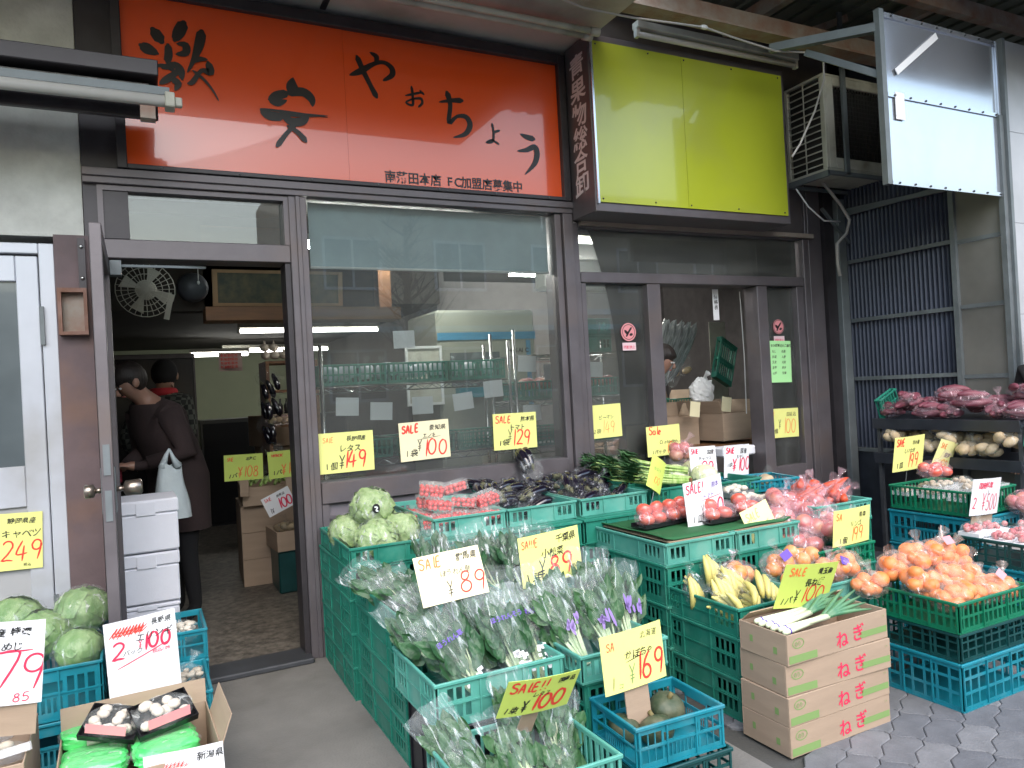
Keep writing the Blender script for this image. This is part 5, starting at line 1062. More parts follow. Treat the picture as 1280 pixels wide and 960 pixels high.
for (x, y, z, r, lb) in ((4.76, -1.60, 1.12, (0, rad(15), 0), 'green basket standing on end at the near end of the upper shelf'), (4.76, -.62, 1.08, (0, rad(-20), 0), 'green basket tilted at the far end of the upper shelf'), (4.70, -1.60, .86, (0, rad(20), 0), 'green basket leaning at the near end of the lower shelf')):
    o = crate(x, y, z, .22, .05, .14, 'g_green', 'mesh', lb, group='small green end baskets'); o.rotation_euler = (0, r[1], rad(6))
# left corner produce
gp = 'bright green wrapped packs in the cardboard box'
for i in range(8):
    t = thing('green_pack', 'bright green wrapped mushroom pack in the cardboard box', 'packs', (-.20+(i % 2)*.22+rp.uniform(-.01, .01), -1.46+(i//2)*.115, .20+.03*(i//2 % 2)+.012*i/2), rp.uniform(-.12, .12), gp); mb = MB()
    o = Vector((i, i, 0)); mb.sphere((0, 0, 0), (.100, .062, .030), 34, 20, lambda d: (abs(d.x)**5+abs(d.y)**5+abs(d.z)**5)**-.2*(1+.07*noise.noise(d*2.5+o)+.05*noise.noise(d*8+o))); mb.obj('wrap', M['greenwrap'], t, smooth=False); f = MB(); bagfilm(f, (.112, .074, .036), i+60, (0, 0, .004), False, .08); f.obj('film', M['film_tight'], t)
    MB().tube([(-.02, -.068, .0), (.03, -.075, .0)], [.014, .01], 8).obj('contents', M['mushw'], t, smooth=True)
mtray(-.13, -1.22, .315, 0, 'left of the two black trays of pale mushrooms on the green packs', 'black mushroom trays', rot=(rad(30), rad(10), rad(-22)), s=1.1); mtray(.02, -1.26, .325, 0, 'right of the two black trays of pale mushrooms on the green packs', 'black mushroom trays', rot=(rad(30), rad(-4), rad(18)), s=1.15)
for i, (x, y, z, lb) in enumerate([(-.60, -1.36, .36, 'clear pack of pale mushrooms at the lower left edge'), (-.46, -1.34, .32, 'brown mushroom bag beside the clear pack'), (-.50, -1.2, .33, 'brown mushroom bag behind the clear pack')]):
    mtray(x, y, z, .3*i, lb, 'mushroom packs in the corner box', 'tray_c', 'mushw' if i == 0 else 'mush', rot=(rad(-30), 0, .3*i), s=1.15, strip=False)
for i, (x, y, z, m_, lb) in enumerate([(.12, -.52, .40, 'mushw', 'bag of pale mushrooms in the upper doorway crate'), (.02, -.46, .40, 'mushw', 'bag of pale mushrooms behind the white card'), (.12, -.80, .29, 'mush', 'bag of grey brown mushrooms in the lower doorway crate'), (.03, -.95, .28, 'mush', 'bag of grey brown mushrooms hidden behind the white card')]):
    t = thing('mushroom_bag', lb, 'mushrooms', (x, y, z), group='mushroom bags in the blue crates'); mb = MB(); rr = random.Random(i)
    for k in range(26): mb.sphere((rr.uniform(-.05, .05), rr.uniform(-.05, .05), rr.uniform(-.03, .03)), (rr.uniform(.01, .02), .014, .01), 8, 6)
    mb.obj('mushrooms', M[m_], t, smooth=True); f = MB(); bagfilm(f, (.07, .07, .05), i+700, amp=.12); f.obj('bag', M['film_tight'], t)
t = bagof('sprout_bag', 'clear bag of white sprouts in the blue tray', None, 'potato', 3, (.10, .07, .03), 3.42, -.70, .745, 'film_soft', seed=801, sub='sprouts'); 
for ch in t.children:
    if ch.name.startswith('sprouts'): ch.data = FM['potato']
# grey fish-like trays between celery and apples
for i, (x, y, z, rz, lb) in enumerate([(2.98, -1.0, .69, .4, 'film wrapped grey tray with pink pieces behind the tomato card'), (3.10, -1.08, .68, -.1, 'film wrapped grey tray beside the blue tray'), (3.0, -.90, .72, .1, 'film wrapped grey tray stacked behind the others')]):
    mtray(x, y, z, rz, lb, 'film wrapped grey trays', 'steel', 'mushw', s=1.2, strip=False)
sh = thing('tray_support', 'low stack of closed cartons under the grey trays', 'box', (3.02, -.98, .0)); MB().box(-.10, .16, -.12, .14, 0, .66).obj('carton', M['card'], sh)
# ================================================================ PRICE CARDS
def card(name, loc, rot, w, h, m, label, items, group=None, seed=1, stick=None, holder=None, clip=False):
    """items: (kind, text, u, v, size, marker[, width or options]) with u, v from the card's lower left, 0..1"""
    o = thing('price_card', label, 'price card', loc, group=group); o.rotation_mode = 'YXZ'; o.rotation_euler = (rot[1], rot[2], rot[0])
    nx = 8; th = .0016; vs = []; bend = (.007 if rot[1] else .0012)
    for s in (0, th):
        for i in range(nx+1): x = -w/2+w*i/nx; y = s+bend*(1-(2*i/nx-1)**2)*-1; vs += [(x, y, -h/2), (x, y, h/2)]
    k = 2*(nx+1); fs = [(2*i, 2*i+2, 2*i+3, 2*i+1) for i in range(nx)]+[(k+2*i, k+2*i+1, k+2*i+3, k+2*i+2) for i in range(nx)]
    fs += [(2*i, k+2*i, k+2*i+2, 2*i+2) for i in range(nx)]+[(2*i+1, 2*i+3, k+2*i+3, k+2*i+1) for i in range(nx)]+[(0, 1, k+1, k), (2*nx, k+2*nx, k+2*nx+1, 2*nx+1)]
    MB().add(vs, fs).obj('card', M[m], o, smooth=False)
    rr = random.Random(seed); groups = {}
    for n_, it in enumerate(items):
        kind, txt, u, v, sz, mk = it[:6]; mb = groups.setdefault((mk, n_), MB()); it = it if kind != 'h' else tuple(it[:6])+((it[6] if len(it) > 6 else .05)*rr.uniform(.72, .9),)+tuple(it[7:]); n0 = len(mb.v)
        x, z = -w/2+u*w, -h/2+v*h
        if kind == 'h': hand(mb, txt, x, z, sz*h, (it[6] if len(it) > 6 else .05)*h, rr, squeeze=(it[7] if len(it) > 7 else 1))
        elif kind == 'p': printed(mb, txt, x, z, sz*h, rr, it[6] if len(it) > 6 else .012, .12, .15)
        elif kind == 'l': stroke(mb, [(x, z), (-w/2+sz[0]*w, -h/2+sz[1]*h)], .012*h if len(it) < 7 else it[6]*h)
        elif kind == 'scrib':
            for q in range(9): a = x+q*sz*h*.32; stroke(mb, [(a, z-.01*h*(q % 3)), (a+.06*h, z+.07*h), (a+.03*h, z+.01*h), (a+.09*h, z+.05*h)], .009*h)
        lay = {'mk_red': 0, 'mk_pink': 0, 'mk_org': 0, 'mk_black': 1, 'mk_green': 2, 'mk_blue': 2}[mk]
        for j in range(n0, len(mb.v)):
            X, _, Z = mb.v[j]; X = max(-w/2+.001, min(w/2-.001, X)); Z = max(-h/2+.001, min(h/2-.001, Z)); mb.v[j] = (X, -bend*(1-(2*X/w)**2)-.0009-.0003*lay, Z)
    for (mk, _q), mb in groups.items(): mb.obj('writing', M[mk], o)
    if stick: s_ = MB(); s_.tube([(stick[0]*w/2, .004, h*.42), (stick[0]*w/2, .004, -h/2-stick[1])], .0022, 6); s_.obj('wire_stick', M['steel'], o)
    if holder:
        MB().box(-holder[0], holder[0], .004, .008, -h/2-holder[1], .2*h).obj('cardboard_backing', M['card'], o)
    if clip: MB().box(-.006, .006, -.006, .008, h/2-.018, h/2+.018).obj('clip', M['wood'], o, loc=(-w*.28, 0, 0), bevel=.002)
    return o
def P(seed, sale, mid, price, lead='1個', mr='mk_red', sc='mk_red', ps=.44, pu=.42, mp='mk_red'):
    return [('h', sale, .05, .72, .2, sc, .045, .95), ('p', mid[0], .55, .76, .16, 'mk_black'), ('p', mid[1], .38, .52, .19, 'mk_black', .01), ('p', lead, .05, .1, .17, 'mk_black'), ('h', 'Y', .27, .12, .30, 'mk_black', .03, .8), ('h', price, pu, .1, ps, mp, .06, .9)]
GWn = 'price cards taped to the shop window'
card('c', (1.018, -.014, 1.092), (0, 0, 0), .310, .224, 'yellow', 'yellow card for lettuce at 149 yen taped to the big window, leftmost', [('h', 'SAlE', .08, .76, .13, 'mk_org', .02, .8), ('p', '長野県産', .5, .78, .13, 'mk_black'), ('p', 'レタス', .36, .52, .19, 'mk_black', .012), ('p', '1個', .1, .1, .2, 'mk_black'), ('h', 'Y', .33, .1, .34, 'mk_black', .03, .8), ('h', '149', .42, .1, .42, 'mk_red', .05, .8)], GWn, 1)
card('c', (1.482, -.016, 1.121), (0, 0, -.022), .309, .225, 'cream', 'cream 100 yen card in the middle of the big window', [('h', 'SALE', .05, .73, .2, 'mk_red', .05, .8), ('p', '愛知県', .6, .76, .15, 'mk_black'), ('p', 'エノキ', .45, .57, .13, 'mk_black'), ('l', '', .36, .53, (.82, .58), 'mk_black'), ('p', '1袋', .1, .12, .2, 'mk_black'), ('h', 'Y', .33, .22, .3, 'mk_black', .025, .7), ('h', '100', .42, .1, .42, 'mk_red', .055, .95)], GWn, 2)
card('c', (2.078, -.014, 1.131), (0, 0, .008), .301, .223, 'yellow', 'yellow 129 yen card at the right of the big window', [('h', 'SALE', .05, .74, .2, 'mk_red', .04, .85), ('p', '熊本県', .62, .77, .15, 'mk_black'), ('p', 'トマト', .35, .53, .18, 'mk_black'), ('p', '1袋', .1, .12, .2, 'mk_black'), ('h', 'Y', .3, .2, .34, 'mk_black', .025, .7), ('h', '129', .4, .12, .42, 'mk_red', .05, .8)], GWn, 3)
card('c', (2.739, -.002, 1.145), (0, 0, -.014), .294, .221, 'yellow', 'faint yellow card taped to the pane left of the serving hatch', [('h', 'SAlE', .08, .78, .1, 'mk_org', .014, .8), ('p', 'ピーマン', .38, .56, .14, 'mk_black', 0), ('p', '(2袋', .15, .16, .16, 'mk_black', 0), ('h', '149', .45, .14, .38, 'mk_org', .02, .7)], GWn, 4)
card('c', (3.155, -.10, .989), (.028, -.008, -.016), .287, .202, 'yellow', 'yellow sale card standing behind the celery by the hatch', [('h', 'Sale', .06, .72, .26, 'mk_red', .045, .8), ('p', 'Cinnamon', .35, .4, .16, 'mk_black'), ('p', '1パック', .12, .08, .16, 'mk_black'), ('h', '150', .55, .05, .36, 'mk_org', .05, .7)], None, 5, stick=(0, .12))
card('c', (4.372, -.002, 1.02), (0, 0, .02), .318, .221, 'yellow', 'yellow 100 yen card on the narrow pane right of the hatch', [('h', 'SAlE', .08, .78, .1, 'mk_org', .014, .8), ('p', '国産品', .6, .74, .15, 'mk_black', 0), ('p', '2個', .12, .16, .18, 'mk_black'), ('h', 'Y', .32, .3, .34, 'mk_black', .02, .6), ('h', '100', .46, .14, .5, 'mk_org', .03, .7)], GWn, 6)
note = [('p', 'BON営業日のご案内', .08, .86, .075, 'mk_black', .01)]+[('p', s, .12 if k % 2 == 0 else .55, .72-.13*(k//2), .07, 'mk_black', .006) for k, s in enumerate(['なし', '札幌', '白菜', '人参', '玉葱', '大根', '里芋', '長芋', '山芋', '生姜'])]
card('c', (4.376, -.002, 1.488), (0, 0, .027), .227, .317, 'mint', 'pale green notice with lines of small black writing on the narrow pane', note, None, 7)
card('c', (3.10, -.55, .875), (-.086, -.1, .02), .195, .195, 'paper', 'white 99 yen card among the pale cabbages', [('h', 'SAlE', .05, .78, .15, 'mk_pink', .04, .7), ('p', '国産', .62, .76, .15, 'mk_black'), ('p', 'キャベツ', .28, .58, .13, 'mk_black'), ('h', '99', .36, .14, .42, 'mk_pink', .05, .9)], None, 8, stick=(0, .1))
card('c', (3.417, -.50, .852), (.086, .06, .021), .229, .205, 'paper', 'white 100 yen card standing in front of the blue tray', [('h', 'SAlE', .06, .76, .17, 'mk_pink', .045, .8), ('p', '国産', .6, .74, .17, 'mk_black'), ('p', 'もやし', .45, .58, .13, 'mk_black'), ('p', '1袋', .1, .34, .13, 'mk_black'), ('h', 'Y100', .28, .18, .42, 'mk_pink', .05, .8)], None, 9, stick=(-.2, .1))
card('c', (2.534, -1.20, .694+.08), (.113, -.017, -.093), .277, .231, 'paper', 'large white sale 100 yen card clipped upright above the tomatoes', [('h', 'SALE!', .05, .74, .2, 'mk_pink', .035, .8), ('p', '熊本', .68, .76, .14, 'mk_blue', 0), ('p', 'トマト', .42, .56, .13, 'mk_blue', 0), ('l', '', .4, .53, (.95, .56), 'mk_pink', .014), ('p', '1皿', .12, .1, .2, 'mk_black', 0), ('h', 'Y', .34, .1, .34, 'mk_black', .015, .5), ('h', '100', .44, .1, .42, 'mk_pink', .06, .85)], None, 10, stick=(.1, .26), clip=True)
card('c', (2.765, -1.35, .635), (.02, -.286, -.242), .202, .223, 'paleyellow', 'pale yellow card with faded writing leaning over the onions', [('h', 'SALE', .1, .72, .18, 'mk_org', .02, .8), ('p', '玉ねぎ', .4, .5, .12, 'mk_green', 0), ('h', '199', .35, .14, .3, 'mk_org', .018, .8)], None, 11, stick=(0, .08))
card('c', (3.108, -1.60, .629), (.04, .10, -.005), .272, .180, 'yellow', 'yellow 199 yen card standing between pink apples and oranges', [('h', 'SA', .06, .72, .2, 'mk_org', .035, .8), ('p', '青森', .66, .74, .15, 'mk_black'), ('p', 'リンゴ', .42, .5, .16, 'mk_black', 0), ('p', '1個', .14, .08, .2, 'mk_black'), ('h', '199', .44, .1, .38, 'mk_org', .04, .8)], None, 12, stick=(0, .1))
card('c', (4.198, -1.15, .868), (.092, .146, .0), .321, .212, 'yellow', 'yellow 199 yen card in front of the potato shelf', [('h', 'SA!E', .06, .73, .2, 'mk_red', .05, .7), ('p', '茨城産', .55, .76, .13, 'mk_black'), ('p', 'しいたけ', .3, .53, .14, 'mk_black'), ('p', '1皿', .1, .1, .2, 'mk_black'), ('h', '199', .42, .1, .42, 'mk_red', .05, .8)], None, 13, stick=(0, .12))
card('c', (4.532, -1.15, .817), (-.007, .3, .25), .189, .209, 'paleyellow', 'small pale yellow card tilted right under the potato bags', [('h', 'SAlE', .1, .74, .15, 'mk_org', .03, .7), ('p', '里芋', .4, .5, .16, 'mk_black'), ('h', '199', .3, .12, .3, 'mk_org', .035, .8)], None, 14, stick=(0, .12))
card('c', (4.0, -1.72, .685), (.053, .139, .064), .272, .196, 'paper', 'white 500 yen card on a cardboard backing beside the mushroom basket', [('p', '国産松茸', .18, .76, .17, 'mk_pink', .02), ('p', 'し', .5, .56, .14, 'mk_black'), ('h', '2', .06, .2, .3, 'mk_pink', .035, .7), ('h', 'Y500', .34, .12, .46, 'mk_pink', .035, .6)], None, 15, holder=(.10, .12))
card('c', (2.36, -1.985, .545), (.03, .30, .13), .320, .190, 'ylgreen', 'yellow-green 100 yen card over the open leek box', [('h', 'SALE', .1, .74, .18, 'mk_org', .045, .95), ('p', '埼玉産', .62, .76, .16, 'mk_black', .03), ('p', '長ねぎ', .42, .5, .2, 'mk_black', .02), ('p', '1パ', .08, .1, .2, 'mk_black'), ('h', 'Y', .28, .12, .3, 'mk_black', .025, .8), ('h', '100', .40, .12, .38, 'mk_red', .05, 1.15)], None, 16, holder=(.04, .04))
card('c', (1.457, -2.05, .463), (.035, -.05, -.043), .260, .195, 'yellow', 'yellow 169 yen card on cardboard rising from the pumpkin crate', [('h', 'SA', .08, .72, .14, 'mk_red', .02, .8), ('p', '北海道', .62, .8, .13, 'mk_black', 0), ('p', 'かぼちゃ', .34, .52, .16, 'mk_black', .008), ('l', '', .36, .47, (.66, .54), 'mk_black'), ('h', '1', .08, .06, .22, 'mk_black', .02), ('p', 'コ', .2, .07, .1, 'mk_green'), ('h', 'Y', .37, .1, .32, 'mk_green', .025, .7), ('h', '169', .47, .12, .46, 'mk_red', .055, .85)], None, 17, holder=(.05, .13))
card('c', (1.479, -1.47, .70), (.07, -.042, -.048), .296, .203, 'yellow', 'yellow 89 yen card standing above the dark greens', [('h', 'SA!!!E', .04, .76, .16, 'mk_red', .025, .7), ('p', '千葉県', .58, .76, .18, 'mk_black', .012), ('p', '小松菜', .32, .52, .19, 'mk_black', .012), ('p', '1束', .06, .1, .22, 'mk_black'), ('h', 'Y', .26, .1, .38, 'mk_black', .03, .7), ('h', '89', .42, .12, .42, 'mk_red', .055, 1.05), ('p', '税込', .80, .18, .09, 'mk_black')], None, 18, holder=(.035, .1))
card('c', (1.027, -1.50, .70), (.027, -.38, -.044), .274, .185, 'cream', 'cream white 89 yen card leaning left of the yellow 89 card', [('h', 'SAlE', .05, .72, .22, 'mk_org', .035, .9), ('p', '群馬県', .6, .78, .17, 'mk_black', .014), ('p', 'ほうれん草', .32, .52, .14, 'mk_black', 0), ('h', 'Y', .38, .08, .34, 'mk_black', .025, .7), ('h', '89', .56, .1, .42, 'mk_red', .04, 1.1)], None, 19, stick=(-.2, .1))
card('c', (1.063, -2.10, .449), (.019, .50, .10), .262, .150, 'ylgreen', 'yellow-green 100 yen card tilted above the front bottom crate', [('h', 'SAlE!!', .05, .66, .26, 'mk_red', .055, 1.05), ('p', '国産品', .70, .78, .15, 'mk_black', .03), ('p', 'レタス', .38, .5, .15, 'mk_black', .01), ('p', '1束', .06, .12, .2, 'mk_black', .02), ('h', 'Y', .28, .1, .34, 'mk_black', .045, .8), ('h', '100', .40, .12, .42, 'mk_red', .09, 1.1)], None, 20, holder=(.03, .1))
card('c', (-.031, -1.06, .463), (.205, -.026, -.035), .242, .340, 'paper', 'tall white card with red 100 at the doorway, lower half blank', [('scrib', '', .06, .83, .11, 'mk_red'), ('scrib', '', .1, .86, .1, 'mk_red'), ('p', '長野県', .64, .89, .07, 'mk_black'), ('p', 'エリンギ', .40, .75, .095, 'mk_black', .008), ('h', '2', .06, .60, .17, 'mk_pink', .03, 1.1), ('p', 'パック', .22, .62, .065, 'mk_black', .004), ('h', 'Y', .43, .66, .1, 'mk_pink', .01, .7), ('h', '100', .48, .64, .17, 'mk_pink', .032, 1.0), ('l', '', .14, .5, (.88, .67), 'mk_pink', .012), ('p', '税込108', .62, .575, .05, 'mk_pink', .01)], None, 21)
card('c', (-.41, -1.36, .632), (-.10, .05, .10), .205, .262, 'paper', 'white card with red 79 above the left corner box', [('p', '信州産', .1, .84, .1, 'mk_black', .02), ('p', '特選', .55, .84, .1, 'mk_black', .03), ('p', 'しめじ', .3, .66, .11, 'mk_black', .01), ('l', '', .3, .63, (.85, .65), 'mk_pink', .02), ('h', '79', .30, .2, .42, 'mk_pink', .035, 1.0), ('h', '85', .62, .04, .1, 'mk_pink', .014, 1.2)], None, 22, holder=(.09, .1))
card('c', (-.554, -.048, .818), (0, 0, .036), .239, .261, 'yellow', 'yellow 249 yen card taped to the white door', [('p', '静岡県産', .42, .82, .11, 'mk_black', .01), ('p', 'キャベツ', .32, .58, .15, 'mk_black', .005), ('h', '249', .30, .16, .36, 'mk_red', .035, .84), ('p', '税込', .68, .06, .06, 'mk_black')], None, 23)
card('c', (.074, -1.56, .225), (-.218, -.1, -.05), .235, .182, 'paper', 'white card with red writing on the green wrapped packs', [('scrib', '', .06, .76, .2, 'mk_red'), ('scrib', '', .1, .72, .2, 'mk_red'), ('p', '新潟県', .66, .78, .15, 'mk_black', .012), ('p', 'えのき', .34, .5, .17, 'mk_black', .01), ('h', '50', .55, .15, .42, 'mk_red', .05, 1)], None, 24)
card('c', (.656, 1.60, .927), (0, 0, .02), .270, .189, 'ylgreen', 'yellow-green card left of the pair inside the doorway', [('h', 'SAlE', .08, .76, .13, 'mk_org', .03, .7), ('p', '北海道', .55, .78, .13, 'mk_black', .03), ('p', '1パ', .1, .12, .2, 'mk_black', .02), ('h', 'Y108', .32, .12, .42, 'mk_org', .05, .75)], None, 25, holder=(.03, .12))
card('c', (.957, 1.50, .933), (0, 0, -.026), .289, .198, 'ylgreen', 'yellow-green card right of the pair inside the doorway', [('p', 'WEBOK', .08, .8, .13, 'mk_red', .04), ('p', '1パ', .1, .14, .2, 'mk_black', .02), ('h', 'Y108', .3, .12, .42, 'mk_org', .05, .75)], None, 26, holder=(.03, .12))
card('c', (.83, 1.22, .698), (0, 0, -.403), .200, .140, 'paper', 'tilted white 100 yen card on the boxes inside the doorway', [('h', 'SAlE', .08, .74, .17, 'mk_red', .03, .8), ('p', '国産品', .5, .74, .14, 'mk_black'), ('h', '1Y', .1, .1, .26, 'mk_black', .03, .8), ('h', '100', .42, .12, .5, 'mk_pink', .08, .85)], None, 27)
card('c', (2.545, -.80, .875), (.3, -.1, .55), .13, .19, 'ylgreen', 'small yellow-green card turned on its corner below the celery', [('p', 'セロリ', .2, .6, .12, 'mk_green', 0), ('h', '100', .3, .2, .22, 'mk_org', .025, .8)], None, 28, stick=(.2, .1))
for i, (x, z, sx, lb) in enumerate(((2.985, 1.735, 1.0, 'pink round sticker on the pane left of the hatch'), (4.378, 1.755, .9, 'pink round sticker above the pale green notice'))):
    t = thing('window_sticker', lb, 'sticker', (x, -.001, z), group=None); d = MB(); d.add([(.062*sx*cos(2*pi*k/24), 0, .062*sx*sin(2*pi*k/24)) for k in range(24)], [tuple(range(24))]); d.obj('disc', M['pink'], t)
    q = MB(); stroke(q, [(-.02, -.03), (.0, .0), (.025, .03)], .014); stroke(q, [(-.03, .01), (-.01, -.01)], .02); stroke(q, [(.01, -.02), (.03, -.015)], .018); stroke(q, arc(0, 0, .05, .05, 0, 360, 20), .004, False); q.obj('mark', M['ink'], t, loc=(0, -.001, 0))
    b = MB().box(-.055, .055, -.0004, 0, -.125, -.072); b.obj('caption_strip', mat('pale_pink_paper', (.75, .55, .58), .6) if i == 0 else bpy.data.materials['pale_pink_paper'], t); q = MB(); printed(q, '撮影禁止', -.047, -.112, .024, random.Random(i), .01, .02, 0); q.obj('caption', M['mk_pink'], t, loc=(0, -.0012, 0))

# ================================================================ INTERIOR
fluoro('tube_lamp', 'lit tube lamp on the shop ceiling seen through door and window', .94, 2.45, 4.0, 2.14, None, 'lit tubes deep in the shop', True, .02)
fluoro('tube_lamp', 'lit tube lamp nearer the back wall, lower one through the doorway', .58, 1.30, 6.0, 2.03, None, 'lit tubes deep in the shop', True, .025)
fluoro('tube_lamp', 'lit tube lamp continuing to the right near the back wall', 1.0, 2.4, 6.3, 2.09, None, 'lit tubes deep in the shop', True, .025)
fluoro('tube_lamp', 'lit tube lamp behind the transom glass, left one', 2.75, 3.60, .55, 2.47, None, 'lit tubes behind the transom', True, .022)
fluoro('tube_lamp', 'lit tube lamp behind the transom glass, right one', 3.72, 4.1, .60, 2.49, None, 'lit tubes behind the transom', True, .022)
fluoro('tube_lamp', 'lit tube lamp over the right side of the shop', 3.2, 4.6, 2.2, 2.5, None, None, True, .03)
for ch in COL.objects['tube_lamp.%03d' % max(int(o.name[-3:]) for o in COL.objects if o.name.startswith('tube_lamp.'))].children:
    if ch.name.startswith('tube'): ch.data.materials[0] = M['tube_bright']
fluoro('tube_lamp', 'added lit tube lamp hidden by the blind, brightening the shelves behind the big window', 1.0, 2.3, .95, 2.44, None, None, True, .022)  # added lamp, out of sight behind the blind, to light the basket shelves
for ch in COL.objects['tube_lamp.%03d' % max(int(o.name[-3:]) for o in COL.objects if o.name.startswith('tube_lamp.'))].children:
    if ch.name.startswith('tube'): ch.data.materials[0] = M['tube_bright']
fn = thing('wall_fan', 'cream wall fan hanging inside above the doorway', 'fan', (.06, .62, 2.08), rot=(rad(8), rad(24), 0)); fb_ = MB()
for r in (.05, .09, .125, .155): fb_.tube([(r*cos(a*pi/12), -.03-.02*(1-r/.155), r*sin(a*pi/12)) for a in range(25)], .0025, 5, False)
for k in range(28): a = k*2*pi/28; fb_.tube([(.02*cos(a), -.055, .02*sin(a)), (.155*cos(a), -.03, .155*sin(a))], .0015, 4); fb_.tube([(.155*cos(a), -.03, .155*sin(a)), (.08*cos(a), .03, .08*sin(a))], .0015, 4)
fb_.obj('cage', M['offwhite'], fn)
bl = MB()
for k in range(4): a = k*pi/2; bl.add([(.02*cos(a), -.01, .02*sin(a)), (.13*cos(a-.3), -.0, .13*sin(a-.3)), (.14*cos(a+.3), -.02, .14*sin(a+.3))], [(0, 1, 2)]); 
bl.obj('blades', M['offwhite'], fn); MB().tube([(0, 0, 0), (0, .05, 0), (0, .14, 0)], [.05, .06, .04], 12).obj('motor', M['offwhite'], fn, smooth=True); MB().bar((0, .1, 0), (.13, .16, .02), .03).bar((.13, .16, .03), (.16, .16, -.12), .03).obj('arm', M['offwhite'], fn)
vf = thing('ceiling_fan_unit', 'grey round ventilator beside the wall fan inside', 'fan', (.33, .9, 2.14)); MB().tube([(0, -.04, 0), (0, .02, 0), (0, .06, 0)], [.08, .095, .07], 16).obj('housing', M['steel_dark'], vf, smooth=True); MB().sphere((.03, -.06, .02), (.008, .008, .014), 8, 6).tube([(.03, -.06, .03), (.03, -.06, .12)], .002, 4).obj('pull_cord', M['white'], vf)
pf = thing('framed_picture', 'wood framed dim painting leaning above the doorway inside', 'picture', (.83, .85, 2.12), rot=(rad(8), 0, 0))
MB().box(-.36, .4, .0, .012, -.085, .105).obj('canvas', M['art'], pf); MB().box(-.39, .43, -.01, .015, .105, .125).box(-.39, .43, -.01, .015, -.105, -.085).box(-.39, -.36, -.01, .015, -.085, .105).box(.4, .43, -.01, .015, -.085, .105).obj('frame', mat('picture_frame_wood', (.32, .19, .09), .4, var=.1), pf)
sb = thing('wooden_ledge', 'brown wooden ledge under the framed picture', 'shelf', (.95, .9, 1.955)); MB().box(-.56, .7, -.1, .12, -.035, .05).obj('board', M['wood'], sb)
MB().box(-.55, .7, .1, .12, .05, .6).obj('back_board', M['wood'], sb)
pt = thing('hanging_notice', 'small pink notice hanging from the lamp inside', 'sign', (.75, 3.0, 1.80)); MB().box(-.1, .1, 0, .004, -.11, .06).obj('paper', mat('pinkish_paper', (.5, .36, .33), .6), pt); q = MB(); rr = random.Random(4)
for k in range(4): printed(q, '新鮮野菜市', -.085, .02-.035*k, .03, rr, .01, .1, 0)
q.obj('writing', M['mk_red'], pt, loc=(0, -.002, 0))
# cabinets, shelf with garlic, boxes in the doorway
cbn = thing('cabinet', 'black cabinet below the pale green back wall', 'cabinet', (1.35, 5.2, 0)); MB().box(-.75, .9, -.3, .3, 0, 1.22).obj('body', M['darkcab'], cbn); MB().box(-.73, .05, -.31, -.301, .05, 1.18).box(.07, .88, -.31, -.301, .05, 1.18).obj('door', M['black'], cbn, bevel=.005)
for k in range(8): o = MB().tube([(0, 0, 0), (0, 0, .12), (0, 0, .15), (0, 0, .2)], [.03, .03, .012, .011], 8).obj('bottle', mat('dark_bottle', (.03, .03, .03), .1) if k == 0 else bpy.data.materials['dark_bottle'], None, smooth=True); o.location = (1.35+.07*k, 5.0, 1.221); tag(o, 'dark bottle standing on the black cabinet', 'bottle', 'bottles on the black cabinet')
shf = thing('wooden_shelf', 'dark wooden shelf of goods just inside the doorway at right', 'shelf', (1.13, 2.65, .02))
MB().box(-.16, -.13, -.2, .2, 0, 1.72).box(.25, .28, -.2, .2, 0, 1.72).obj('side', M['wood'], shf)
for z in (.5, .85, 1.15, 1.45, 1.70): MB().box(-.13, .25, -.2, .2, z, z+.02).obj('shelf_board', M['wood'], shf)
for i in range(7):
    t = thing('garlic_bag', 'bag of white garlic bulbs on top of the wooden shelf', 'garlic', (.98+.075*(i % 5), 2.47+.05*(i//5), 1.79+.07*(i//5)), rp.uniform(0, 3), 'garlic on the top shelf'); mb = MB(); mb.sphere((0, 0, 0), (.042, .042, .036), 14, 9, lambda d: 1-.08*abs(cos(4*math.atan2(d.y, d.x)))); mb.tube([(0, 0, .03), (.004, 0, .06)], [.012, .005], 6); mb.obj('bulb', M['mushw'], t, smooth=True)
t = thing('chili_string', 'string of dried red chilies hanging at the shelf edge', 'chilies', (1.13, 2.2, 1.25)); mb = MB(); rr = random.Random(2)
for k in range(60): z = rr.uniform(-.33, .33); a = rr.uniform(0, 6.28); mb.tube([(0, 0, z), (.03*cos(a), .03*sin(a), z-.03), (.035*cos(a), .035*sin(a), z-.06)], [.006, .008, .002], 5)
mb.obj('chilies', mat('dried_chili', (.35, .04, .02), .4, var=.3), t)
for i, (x, z, m_, lb) in enumerate(((1.05, 1.20, 'film_pink', 'pale packs on the second shelf of the wooden shelf'), (1.08, .90, 'film', 'shiny bags on the lower shelf of the wooden shelf'))):
    bagof('snack_bag', lb, None, 'potato', 4, (.10, .07, .04), x, 2.42, z+.03, m_, seed=900+i, sub='contents')
for i, (lb, z) in enumerate((('bottom carton of the stack inside the doorway', .02), ('second carton of the stack inside the doorway', .22), ('third carton of the stack inside the doorway', .42))):
    carton('cardboard_box', lb, .86, 2.05, z, .42, .62, .198, rad(-3), open_=False, group='cartons inside the doorway')
carton('cardboard_box', 'open carton of long pale vegetables inside the doorway', .86, 1.95, .625, .40, .55, .14, rad(-3))
for i in range(9):
    t = thing('burdock_bunch', 'long pale stalk vegetable lying in the open carton indoors', 'vegetable', (.72+.035*i, 1.80, .775+.012*(i % 3)), group='stalk vegetables in the indoor carton'); MB().tube([(-.05, -.12, 0), (0, .1, .01), (.05, .3, .02)], [.012, .016, .01], 7).obj('stalk', M['celery'], t, smooth=True)
